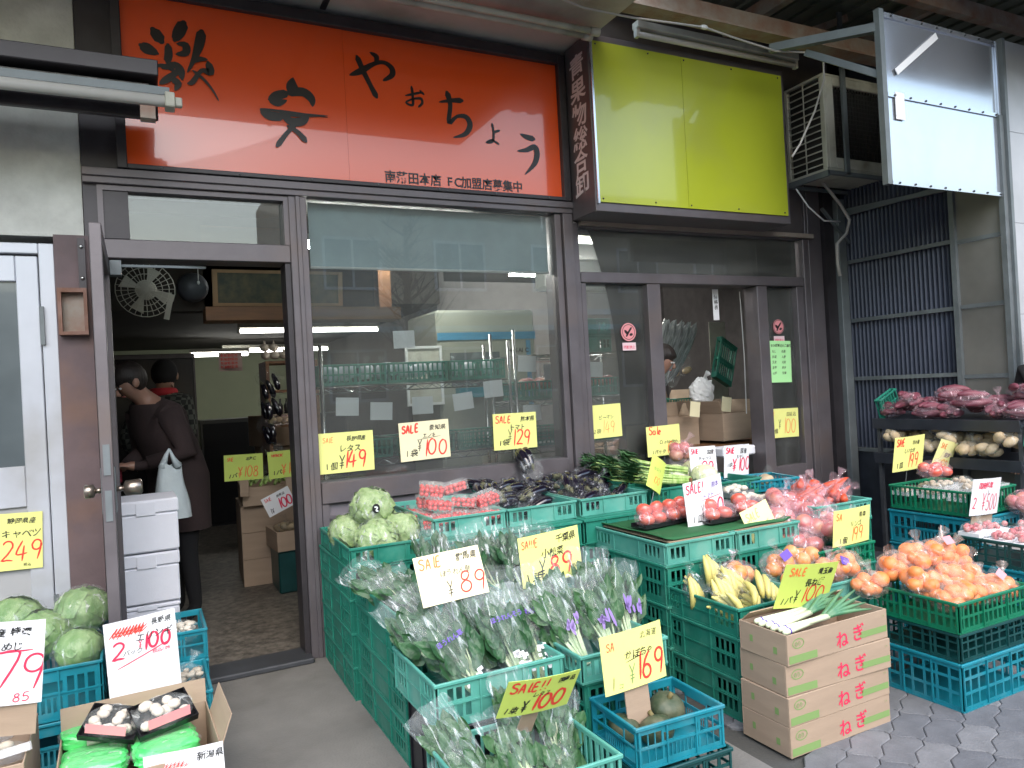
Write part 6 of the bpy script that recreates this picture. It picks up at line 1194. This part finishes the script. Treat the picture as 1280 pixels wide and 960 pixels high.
bb = thing('plastic_bin', 'dark teal plastic bin at the right of the doorway boxes', 'bin', (.97, 1.52, .02)); MB().box(-.14, .16, -.16, .2, 0, .30).obj('bin', M['g_dark'], bb, bevel=.01)
carton('cardboard_box', 'small open carton standing on the dark teal bin', .98, 1.52, .325, .34, .36, .14, rad(4))
for i in range(3): bagof('potato_bag', 'bag of vegetables in the small carton on the bin', 'vegetable bags on the bin', 'potato', 4, (.07, .06, .04), .92+.08*i, 1.52, .47, 'film', seed=930+i, sub='potato')
bagof('greens_sack', 'green leafy sack beside the door jamb inside', None, 'potato', 3, (.06, .06, .12), 1.08, 1.45, .72, 'film_soft', seed=940, sub='contents')
fr_ = thing('refrigerator', 'tall dark refrigerator in the back left corner of the shop', 'refrigerator', (.18, 5.0, .02)); MB().box(-.45, .38, -.3, .3, 0, 1.95).obj('body', M['intgrey'], fr_, bevel=.01); MB().box(-.43, .36, -.325, -.302, .05, 1.9).obj('door', M['darkcab'], fr_, bevel=.01); MB().box(.3, .32, -.36, -.326, .8, 1.3).obj('handle', M['steel'], fr_)
for i, (x, y, z, h_) in enumerate(((1.28, 3.6, .02, .5), (1.30, 3.6, .53, .42), (1.26, 3.55, .96, .3))): carton('cardboard_box', '%s stock carton farther back behind the doorway vegetables' % ('bottom', 'middle', 'top')[i], x, y, z, .5, .5, h_, .1*i, open_=False, group='stock cartons farther back')
for i in range(5): bagof('greens_bag', 'hanging bag of dark greens beside the wooden shelf', 'hanging bags beside the wooden shelf', 'eggplant', 3, (.07, .05, .08), .95+.02*(i % 2), 2.3+.05*i, 1.6-.2*i, 'film_dark', seed=1200+i, sub='contents', tilt=(.3*i, 1.3))
# wire racks behind the big window
def wirerack(name, lb, x0, x1, y0, y1, zs, ztop):
    t = thing(name, lb, 'shelf', ((x0+x1)/2, (y0+y1)/2, .02)); cx, cy = (x0+x1)/2, (y0+y1)/2
    for x in (x0, x1):
        for y in (y0, y1): MB().tube([(x-cx, y-cy, 0), (x-cx, y-cy, ztop)], .0125, 8).obj('post', M['chrome'], t, smooth=True)
    for z in zs:
        m_ = MB()
        for y in (y0-cy, y1-cy):
            for dz in (0, -.035): m_.tube([(x0-cx, y, z+dz), (x1-cx, y, z+dz)], .0035, 5)
            n_ = int((x1-x0)/.06)
            for k in range(n_): a = x0-cx+(x1-x0)*k/n_; b = x0-cx+(x1-x0)*(k+1)/n_; m_.tube([(a, y, z-.035 if k % 2 else z), (b, y, z if k % 2 else z-.035)], .0025, 4)
        for k in range(int((x1-x0)/.04)): a = x0-cx+.04*k; m_.tube([(a, y0-cy, z), (a, y1-cy, z)], .002, 4)
        m_.obj('wire_shelf', M['chrome'], t)
    return t
wirerack('wire_rack', 'chrome wire rack of green baskets behind the big window', .98, 2.24, .35, .75, (.98, 1.44), 1.70)
wirerack('wire_rack', 'chrome wire rack standing behind the mullion, right of the first', 2.32, 3.28, .42, .80, (.95, 1.28, 1.60), 1.78)
gpb = 'green baskets on the upper wire shelf'
for i in range(3): crate(1.19+.415*i, .55, 1.47, .41, .36, .13, 'g_green', 'mesh', '%s green basket on the wire shelf behind the big window' % ('left', 'middle', 'right')[i], group=gpb)
for i in range(3): crate(1.21+.42*i, .55, 1.01, .40, .36, .12, 'g_green', 'mesh', '%s green basket on the lower wire shelf, behind the price cards' % ('left', 'middle', 'right')[i], group='green baskets on the lower wire shelf')
for i in range(2): crate(2.58+.42*i, .60, 1.31, .40, .34, .13, 'g_green', 'mesh', '%s green basket on the middle shelf of the right wire rack' % ('left', 'right')[i], group='green baskets on the right rack'); crate(2.58+.42*i, .60, .98, .40, .34, .13, 'g_green', 'mesh', '%s green basket on the low shelf of the right wire rack' % ('left', 'right')[i], group='green baskets on the right rack')
for i in range(2): crate(2.98, .60, 1.63+.125*i, .36, .30, .122, 'g_green', 'std', '%s green crate at the top of the right wire rack' % ('lower', 'upper')[i], group='green crates on the rack top')
_c = MB(); _c.tube([(0, 0, -.04), (0, 0, .03), (0, 0, .045)], [.036, .04, .03], 12); _cup = _c.mesh('white_cup', M['foam'], True)
for i in range(10): _t = bagof('foam_cup_pack', 'white pack lined up in the green window baskets', 'white packs in the window baskets', 'potato', 2, (.05, .05, .04), 1.06+.12*i, .50, 1.55, 'film_soft', seed=950+i, sub='contents')
for _o in list(COL.objects):
    if _o.parent and _o.parent.name.startswith('foam_cup_pack') and _o.name.startswith('contents'): _o.data = _cup; _o.rotation_euler = (0, 0, 0)
for i in range(6): bagof('pink_pack', 'film bag of pale pink roots on the right wire rack', 'pink bags on the right rack', 'apple', 3, (.07, .06, .04), 2.48+.13*i, .56, 1.42, 'film_pink', seed=970+i, sub='contents')
for i, (x, z) in enumerate(((1.12, 1.34), (1.33, 1.30), (1.60, 1.32), (1.88, 1.33), (2.10, 1.40), (1.50, 1.74), (2.42, 1.22), (2.60, 1.5), (2.95, 1.5), (2.40, 1.56))):
    o = MB().box(-.07, .07, 0, .001, -.055, .055).obj('paper_label', M['paper'], rot=(0, rp.uniform(-.1, .1), 0), loc=(x, .32 if x < 2.3 else .39, z)); tag(o, 'blank white paper label hanging from the wire racks', 'label', 'white paper labels on the wire racks')
mc = thing('packing_machine', 'cream machine with a blue band behind the big window', 'machine', (2.35, 1.6, .02)); MB().box(-.25, .62, -.3, .4, 0, 2.02).obj('body', M['acred'], mc, bevel=.02); MB().box(-.25, .62, -.306, -.301, 1.78, 1.84).box(.53, .57, -.306, -.301, .9, 1.77).obj('band', M['acblue'], mc); MB().box(-.15, .28, -.308, -.301, 1.42, 1.68).obj('window', M['frosted'], mc); MB().box(-.12, .42, -.40, -.302, 1.32, 1.40).obj('tray', M['g_blue'], mc)
q = MB(); printed(q, 'MOSAIC', .36, 1.67, .05, random.Random(1), .03, 0, 0); q.obj('nameplate', M['mk_black'], mc, loc=(0, -.308, 0))
wb_ = thing('wall_board', 'pale framed board leaning inside behind the wire rack', 'board', (1.98, 1.3, 1.52)); MB().box(-.13, .13, 0, .01, -.2, .22).obj('board', M['offwhite'], wb_); MB().box(-.15, -.13, -.01, .01, -.22, .24).box(.13, .15, -.01, .01, -.22, .24).box(-.13, .13, -.01, .01, .22, .24).box(-.13, .13, -.01, .01, -.22, -.2).obj('frame', M['white'], wb_)
bl_ = thing('window_blind', 'pale blue rolled sheet along the top of the big window', 'blind', (1.64, .06, 2.5)); MB().box(-.75, .78, 0, .003, -.36, 0).obj('sheet', M['blind'], bl_); MB().tube([(-.75, .0, -.365), (.78, 0, -.365)], .008, 8).obj('hem_bar', M['white'], bl_, smooth=True)
wa = thing('wall_air_conditioner', 'white wall air conditioner behind the transom glass', 'air conditioner', (3.7, 1.5, 2.40)); MB().box(-.55, .55, -.12, .1, -.17, .1).obj('body', M['white'], wa, bevel=.03); MB().box(-.5, .5, -.123, -.1205, -.13, -.11).obj('vent', M['mesh_dark'], wa)
# beyond the hatch
hb = [('open carton with raised flaps behind the hatch', 4.35, .62, .88, .42, .36, .22, .1), ('carton at the left behind the hatch', 3.95, .85, .85, .38, .34, .24, -.2), ('carton at the back behind the hatch', 4.25, 1.25, .95, .5, .4, .25, .15)]
cnt_ = thing('counter', 'low counter behind the serving hatch', 'counter', (4.0, .75, .02)); MB().box(-.6, .9, -.3, .8, 0, .80).obj('counter', M['intgrey'], cnt_); MB().box(-.62, .92, -.32, .82, .802, .835).obj('counter_top', M['wood'], cnt_)
for lb, x, y, z, a, b, c, rz in hb: carton('cardboard_box', lb, x, y, z, a, b, c, rz, flaps=True, group='cartons behind the hatch')
t = thing('white_tray', 'white foam tray on the hatch sill', 'tray', (3.98, .12, .80)); MB().box(-.16, .16, -.06, .1, 0, .07).obj('tray', M['foam'], t, bevel=.01)
crate(4.60, .9, 1.35, .28, .06, .38, 'g_green', 'mesh', 'green basket hanging on end behind the hatch').rotation_euler = (0, rad(22), .3)
for i, (x, y, z, rz_) in enumerate(((4.45, 1.3, .84, .1), (4.47, 1.32, .97, -.05), (4.44, 1.3, 1.10, .08))): crate(x, y, z, .40, .36, .125, 'g_green', 'mesh', '%s green crate stacked on the counter behind the hatch' % ('bottom', 'middle', 'top')[i], rz=rz_, group='green crates behind the hatch')
for i in range(4): bagof('hanging_bag', 'clear bag of greens hanging behind the hatch', 'clear bags hanging behind the hatch', 'potato', 2, (.07, .05, .11), 4.0+.13*i, 1.15, 1.45+.1*(i % 2), 'film', seed=1300+i, sub='contents')
GH = 'plastic bag rolls hanging behind the hatch'
for i in range(5):
    t = thing('bag_roll', 'long bundle of clear plastic bags hanging behind the hatch', 'plastic bags', (3.95+.09*i, .95+.03*i, 1.62), group=GH, rot=(0, rad(24+3*i), 0)); mb = MB(); o = Vector((i, 2, 0)); mb.sphere((0, 0, 0), (.065, .04, .32), 16, 16, lambda d: 1+.16*noise.noise(Vector((d.x*4, d.y*4, d.z*1.2))+o)); mb.obj('bags', mat('stacked_clear_bags', (.30, .33, .34), .2, var=.5, vscale=12, coat=.6, bump=.6, bscale=20, stretch=(4, 4, .6)) if i == 0 else bpy.data.materials['stacked_clear_bags'], t)
t = thing('white_roll_bag', 'white bag of rolls hanging below the clear bundles', 'plastic bags', (4.2, .7, 1.28)); mb = MB(); bagfilm(mb, (.12, .06, .12), 5, amp=.2); mb.obj('bag', M['white'], t)
for i, (x, z) in enumerate(((3.95, 1.16), (4.28, 1.18))): o = MB().box(-.05, .05, 0, .001, -.07, .05).obj('tag', M['cream'], loc=(x, .5, z), rot=(0, .15, 0)); tag(o, '%s small cream price tag behind the hatch' % ('left', 'right')[i], 'tag')
t = thing('paper_strip', 'narrow white paper strip hanging at the top of the hatch', 'notice', (3.86, .1, 1.95)); MB().box(-.028, .028, 0, .001, -.13, .1).obj('paper', M['paper'], t); q = MB(); printed(q, '価', -.018, .03, .036, random.Random(2), .01); printed(q, '格', -.018, -.01, .036, random.Random(2), .01); printed(q, '表', -.018, -.05, .036, random.Random(2), .01); q.obj('writing', M['mk_black'], t, loc=(0, -.002, 0))
t = thing('wall_calendar', 'pale calendar sheets on the wall behind the hatch', 'calendar', (4.95, 1.3, 1.7)); MB().box(-.1, .1, 0, .004, -.22, .22).box(-.1, .1, 0, .004, -.75, -.26).obj('sheet', M['offwhite'], t)
t = thing('hatch_cord', 'thin white cord hanging in the serving hatch', 'cord', (4.2, .2, 2.05)); MB().tube([(0, 0, 0), (.01, 0, -.5), (.0, 0, -.95)], .004, 5).obj('cord', M['white'], t)

# ================================================================ PEOPLE
def person(label, loc, rz, J, edges, cats, mats, group=None, extra=None, s=1):
    """J: joint -> (x, y, z, radius); one continuous skinned body, materials by nearest joint"""
    t = thing('person', label, 'person', loc, rz, group); t.scale = (s, s, s)
    names = list(J); me = bpy.data.meshes.new('body'); me.from_pydata([J[n][:3] for n in names], [(names.index(a), names.index(b)) for a, b in edges], [])
    o = bpy.data.objects.new('body', me); link(o)
    md = o.modifiers.new('skin', 'SKIN'); md.use_smooth_shade = True; 
    for i, n in enumerate(names):
        r = J[n][3]; me.skin_vertices[0].data[i].radius = (r, r) if not isinstance(r, tuple) else r
    me.skin_vertices[0].data[names.index('pelvis')].use_root = True
    sd = o.modifiers.new('sub', 'SUBSURF'); sd.levels = 2; sd.render_levels = 2
    dg = bpy.context.evaluated_depsgraph_get(); dg.update(); m2 = bpy.data.meshes.new_from_object(o.evaluated_get(dg)); bpy.data.objects.remove(o)
    m2.materials.clear(); mk = list(mats)
    for k in mk: m2.materials.append(M[mats[k]])
    pts = [(Vector(J[n][:3]), cats[n]) for n in names]
    for p in m2.polygons:
        c = p.center; best = min(pts, key=lambda q: (q[0]-c).length); p.material_index = mk.index(best[1]); p.use_smooth = True
    b = bpy.data.objects.new('body', m2); link(b, t)
    return t
def std(lean=0, armL=None, armR=None, head=(0, 0), step=0):
    """facing -y; lean bends the torso forward"""
    def L(y, z, z0=.95): h = z-z0; return (y-sin(lean)*h, z0+cos(lean)*h)
    J = {}; J['pelvis'] = (0, 0, .93, .145)
    for n, z, r in (('waist', 1.06, .135), ('chest', 1.26, .165), ('upper', 1.38, .12), ('neck', 1.46, .055)): y, zz = L(0, z); J[n] = (0, y, zz, r)
    ny, nz = J['neck'][1], J['neck'][2]; hy = -.02-sin(lean+head[0])*.09; hz = cos(lean+head[0])*.09
    J['jaw'] = (0, ny+hy*.9, nz+hz*.7, .062); J['skull'] = (0, ny+hy*1.6+.01, nz+hz*1.75, .088); J['crown'] = (0, ny+hy*1.9+.02, nz+hz*2.4, .068)
    for s, nm in ((-1, 'L'), (1, 'R')):
        y, zz = L(0, 1.38); J['sh'+nm] = (.165*s, y, zz, .062); arm = armL if s < 0 else armR
        el, wr, hd = arm or ((.22*s, y+.02, zz-.28), (.23*s, y-.05, zz-.52), (.23*s, y-.07, zz-.60))
        J['el'+nm] = (*el, .050); J['wr'+nm] = (*wr, .030); J['hd'+nm] = (*hd, .030)
        d = (Vector(hd)-Vector(wr)).normalized(); sd = d.cross(Vector((0, 0, 1))).normalized() if abs(d.z) < .9 else Vector((1, 0, 0))
        for k in range(4):
            off = sd*(.026*(k-1.5)*.66); b = Vector(hd)+d*.03+off; c = b+d*(.035 if k in (1, 2) else .028)+Vector((0, 0, -.008)); J['f%d%s' % (k, nm)] = (*b, .0095); J['g%d%s' % (k, nm)] = (*c, .008)
        tb = Vector(hd)-sd*s*.035+d*.005; J['t'+nm] = (*tb, .0105); J['u'+nm] = (*(tb+d*.03), .009)
        sx = .09*s; st = step*s
        J['hip'+nm] = (sx, 0, .88, .095); J['kn'+nm] = (sx*1.05, -.02+st*.5, .48, .062); J['an'+nm] = (sx*1.05, .02+st, .09, .042); J['toe'+nm] = (sx*1.15, -.12+st, .035, .036)
    E = [('pelvis', 'waist'), ('waist', 'chest'), ('chest', 'upper'), ('upper', 'neck'), ('neck', 'jaw'), ('jaw', 'skull'), ('skull', 'crown')]
    for nm in 'LR':
        E += [('upper', 'sh'+nm), ('sh'+nm, 'el'+nm), ('el'+nm, 'wr'+nm), ('wr'+nm, 'hd'+nm), ('hd'+nm, 't'+nm), ('t'+nm, 'u'+nm), ('pelvis', 'hip'+nm), ('hip'+nm, 'kn'+nm), ('kn'+nm, 'an'+nm), ('an'+nm, 'toe'+nm)]
        for k in range(4): E += [('hd'+nm, 'f%d%s' % (k, nm)), ('f%d%s' % (k, nm), 'g%d%s' % (k, nm))]
    C = {}
    for n in J: C[n] = 'top'
    for n in J:
        if n in ('jaw', 'skull', 'crown', 'neck') or n[:2] == 'hd' or n[0] in 'fgtu' and n not in ('upper', 'toeL', 'toeR'): C[n] = 'skin'
        if n[:3] in ('hip',) or n[:2] in ('kn', 'an'): C[n] = 'leg'
        if n[:3] == 'toe': C[n] = 'shoe'
    return J, E, C
def headbits(t, J, hairm, tilt, cap=None, long=False, glasses=False):
    sk = Vector(J['skull'][:3]); R_ = Matrix.Rotation(tilt, 4, 'X'); P_ = lambda x, y, z: sk+(R_ @ Vector((x, y, z)))
    o = Vector((3, 1, 2)); h = MB()
    h.sphere((0, 0, 0), (.096, .108, .112), 22, 16, lambda d: (1+.05*noise.noise(d*5+o)) if (d.y > -.38 or d.z > .30) else .80)
    for j in range(len(h.v)): h.v[j] = tuple(P_(h.v[j][0], h.v[j][1]+.018, h.v[j][2]+.012))
    if cap: h.obj('cap', M[cap], t, smooth=True)
    else: h.obj('hair', M[hairm], t, smooth=True)
    n_ = MB(); n_.tube([P_(0, -.085, .005), P_(0, -.098, -.02), P_(0, -.088, -.032)], [.008, .014, .010], 8); n_.obj('nose', M['skin'], t, smooth=True)
    for s in (-1, 1):
        MB().sphere(P_(.030*s, -.073, .008), (.012, .008, .007), 10, 8).obj('eye', M['white'], t, smooth=True); MB().sphere(P_(.030*s, -.079, .008), (.005, .003, .005), 8, 6).obj('iris', M['black'], t, smooth=True)
        MB().sphere(P_(.088*s, .0, -.008), (.012, .022, .032), 10, 8).obj('ear', M['skin'], t, smooth=True)
    MB().sphere(P_(0, -.078, -.052), (.022, .008, .006), 10, 6).obj('mouth', mat('lips', (.4, .12, .1), .5) if 'lips' not in bpy.data.materials else bpy.data.materials['lips'], t, smooth=True)
    if glasses:
        g = MB()
        for s in (-1, 1): g.tube([P_(.032*s+.024*cos(a*pi/8), -.098, .006+.018*sin(a*pi/8)) for a in range(17)], .0028, 5, False); g.tube([P_(.056*s, -.098, .008), P_(.088*s, -.01, .008)], .0028, 5)
        g.tube([P_(-.008, -.1, .008), P_(.008, -.1, .008)], .0028, 5); g.obj('glasses', M['black'], t)
# woman with purse: back turned three quarters, head bowed, facing left
J, E, C = std(rad(20), ((-.18, -.12, 1.10), (-.06, -.30, 1.02), (-.03, -.355, 1.03)), ((.24, -.08, 1.10), (.12, -.30, 1.03), (.08, -.355, 1.04)), (rad(24), 0))
for k in ('pelvis', 'waist', 'chest'): J[k] = (*J[k][:3], J[k][3]*1.12)
J['hipL'] = (*J['hipL'][:3], .12); J['hipR'] = (*J['hipR'][:3], .12)
t = person('woman in a dark brown coat looking into her purse in the doorway', (.20, 1.08, .02), rad(-62), J, E, C, dict(top='coat', skin='skin', leg='black', shoe='black'), s=1.0)
headbits(t, J, 'hair', rad(40))
ct = MB(); vs = []; nz_, na_ = 14, 24
for j in range(nz_+1):
    u = j/nz_; z = .60+u*.80; y0 = -sin(rad(20))*max(0, z-.95); w1 = .205+.02*sin(u*3)-.075*max(0, u-.8)*5*.8; w2 = .175-.02*u-.05*max(0, u-.8)*4
    for i in range(na_): a = 2*pi*i/na_; k = 1+.05*noise.noise(Vector((cos(a)*2, sin(a)*2, z*4))); vs.append((w1*k*cos(a), y0+w2*k*sin(a), z))
ct.add(vs, [(j*na_+i, j*na_+(i+1) % na_, (j+1)*na_+(i+1) % na_, (j+1)*na_+i) for j in range(nz_) for i in range(na_)]); ct.obj('coat', M['coat'], t, smooth=True)
ct = MB()
for n, m_, e in (('shL', 'elL', 'wrL'), ('shR', 'elR', 'wrR')): ct.tube([J[n][:3], J[m_][:3], tuple(Vector(J[m_][:3])*.15+Vector(J[e][:3])*.85)], [.085, .07, .05], 12)
ct.obj('coat_sleeve', M['coat'], t, smooth=True)
pu = thing('purse', 'crimson purse held open in the hands of the woman', 'purse', (-.155, .94, 1.0), rad(-62)); MB().box(-.06, .06, -.02, .02, -.045, .045).obj('purse', M['purse'], pu, bevel=.012)
bgx = thing('carrier_bag', 'pale blue plastic carrier bag hanging from her arm', 'bag', (.14, .62, .90), rad(10)); mb = MB(); vs = []; nu, nz = 22, 14
for j in range(nz+1):
    u = j/nz; z = -.18+.36*u; wx = .115*(1-.45*u)+.01; wy = .055*(1-.5*u)
    for i in range(nu): a = 2*pi*i/nu; k = 1+.14*noise.noise(Vector((cos(a)*2, sin(a)*2, u*2))); vs.append((wx*k*cos(a), wy*k*sin(a), z+(.03*sin(a*2) if j == nz else 0)))
mb.add(vs, [(j*nu+i, j*nu+(i+1) % nu, (j+1)*nu+(i+1) % nu, (j+1)*nu+i) for j in range(nz) for i in range(nu)]); mb.add([vs[i] for i in range(nu)], [tuple(range(nu))]); mb.obj('bag', M['bluebag'], bgx, smooth=True); bgx.scale = (.85, .85, .85)
h_ = MB(); h_.tube([(-.05, 0, .17), (-.02, 0, .26), (.0, 0, .30)], [.03, .014, .006], 8); h_.tube([(.05, 0, .17), (.02, 0, .24), (.0, 0, .30)], [.03, .014, .006], 8); h_.obj('handles', M['bluebag'], bgx, smooth=True)
# customer behind with cap, red scarf, plaid shoulder
J, E, C = std(rad(16), ((-.20, -.10, 1.12), (-.10, -.26, 1.16), (-.06, -.31, 1.18)), ((.24, .02, 1.10), (.22, -.12, .95), (.21, -.17, .9)), (rad(8), 0))
for k in ('chest', 'waist'): J[k] = (*J[k][:3], J[k][3]*1.1)
J['shR'] = (*J['shR'][:3], .075); J['shL'] = (*J['shL'][:3], .075)
t = person('person in a black cap, red scarf and plaid jacket standing behind the woman', (.13, 2.2, .02), rad(165), J, E, C, dict(top='plaid', skin='skin', leg='black', shoe='black'), s=1.03)
headbits(t, J, 'hair', rad(20), cap='black')
MB().tube([(.075*cos(a*pi/8), J['neck'][1]+.075*sin(a*pi/8), J['neck'][2]+.01) for a in range(17)], .034, 10, False).obj('scarf', M['redcloth'], t, smooth=True)
# shopkeeper leaning at the hatch
J, E, C = std(rad(22), None, None, (rad(14), 0))
t = person('shopkeeper in dark clothes bending behind the left side of the hatch', (3.46, .70, .0), rad(35), J, E, C, dict(top='coat', skin='skin', leg='black', shoe='black'), s=1.0)
headbits(t, J, 'hair', rad(26))
# passer-by cut by the right edge
J, E, C = std(0, None, None, (0, 0))
t = person('person with glasses and dark curly hair at the right edge', (5.06, -1.55, 0), rad(-70), J, E, C, dict(top='black', skin='skin', leg='black', shoe='black'), s=.96)
headbits(t, J, 'hair', 0, glasses=True)
for _o in list(COL.objects):      # the prototypes that never got a label are not part of the place
    if _o.type == 'EMPTY' and _o.parent is None and 'label' not in _o.keys(): 
        for _c in list(_o.children): bpy.data.objects.remove(_c)
        bpy.data.objects.remove(_o)

# every one of a heap of look-alikes is told apart by its row and its place in the row
def _scr(o):
    q = Vector(o.location)-Vector((0, -CAM_D, CAM_H)); f_ = q.dot(fw); return (640+FPX*q.dot(r2)/f_, 480-FPX*q.dot(u2)/f_)
_by = {}
for _o in COL.objects:
    if _o.parent is None and 'label' in _o.keys(): _by.setdefault(_o['label'], []).append(_o)
_N = ['leftmost', 'second from left', 'third from left', 'fourth from left', 'fifth from left', 'sixth from left', 'seventh from left']
for _l, _os in _by.items():
    if len(_os) < 2: continue
    _k = 1 if len(_os) <= 4 else (2 if len(_os) <= 8 else 3); _os.sort(key=lambda o: _scr(o)[1])
    _rows = [_os[round(i*len(_os)/_k):round((i+1)*len(_os)/_k)] for i in range(_k)]; _rn = {1: [''], 2: ['upper row, ', 'lower row, '], 3: ['top row, ', 'middle row, ', 'bottom row, ']}[_k]
    for _r, _n in zip(_rows, _rn):
        _r.sort(key=lambda o: _scr(o)[0])
        for _i, _o in enumerate(_r): _o['label'] = _l+', '+_n+(_N[_i] if _i < len(_r)-1 else 'rightmost')
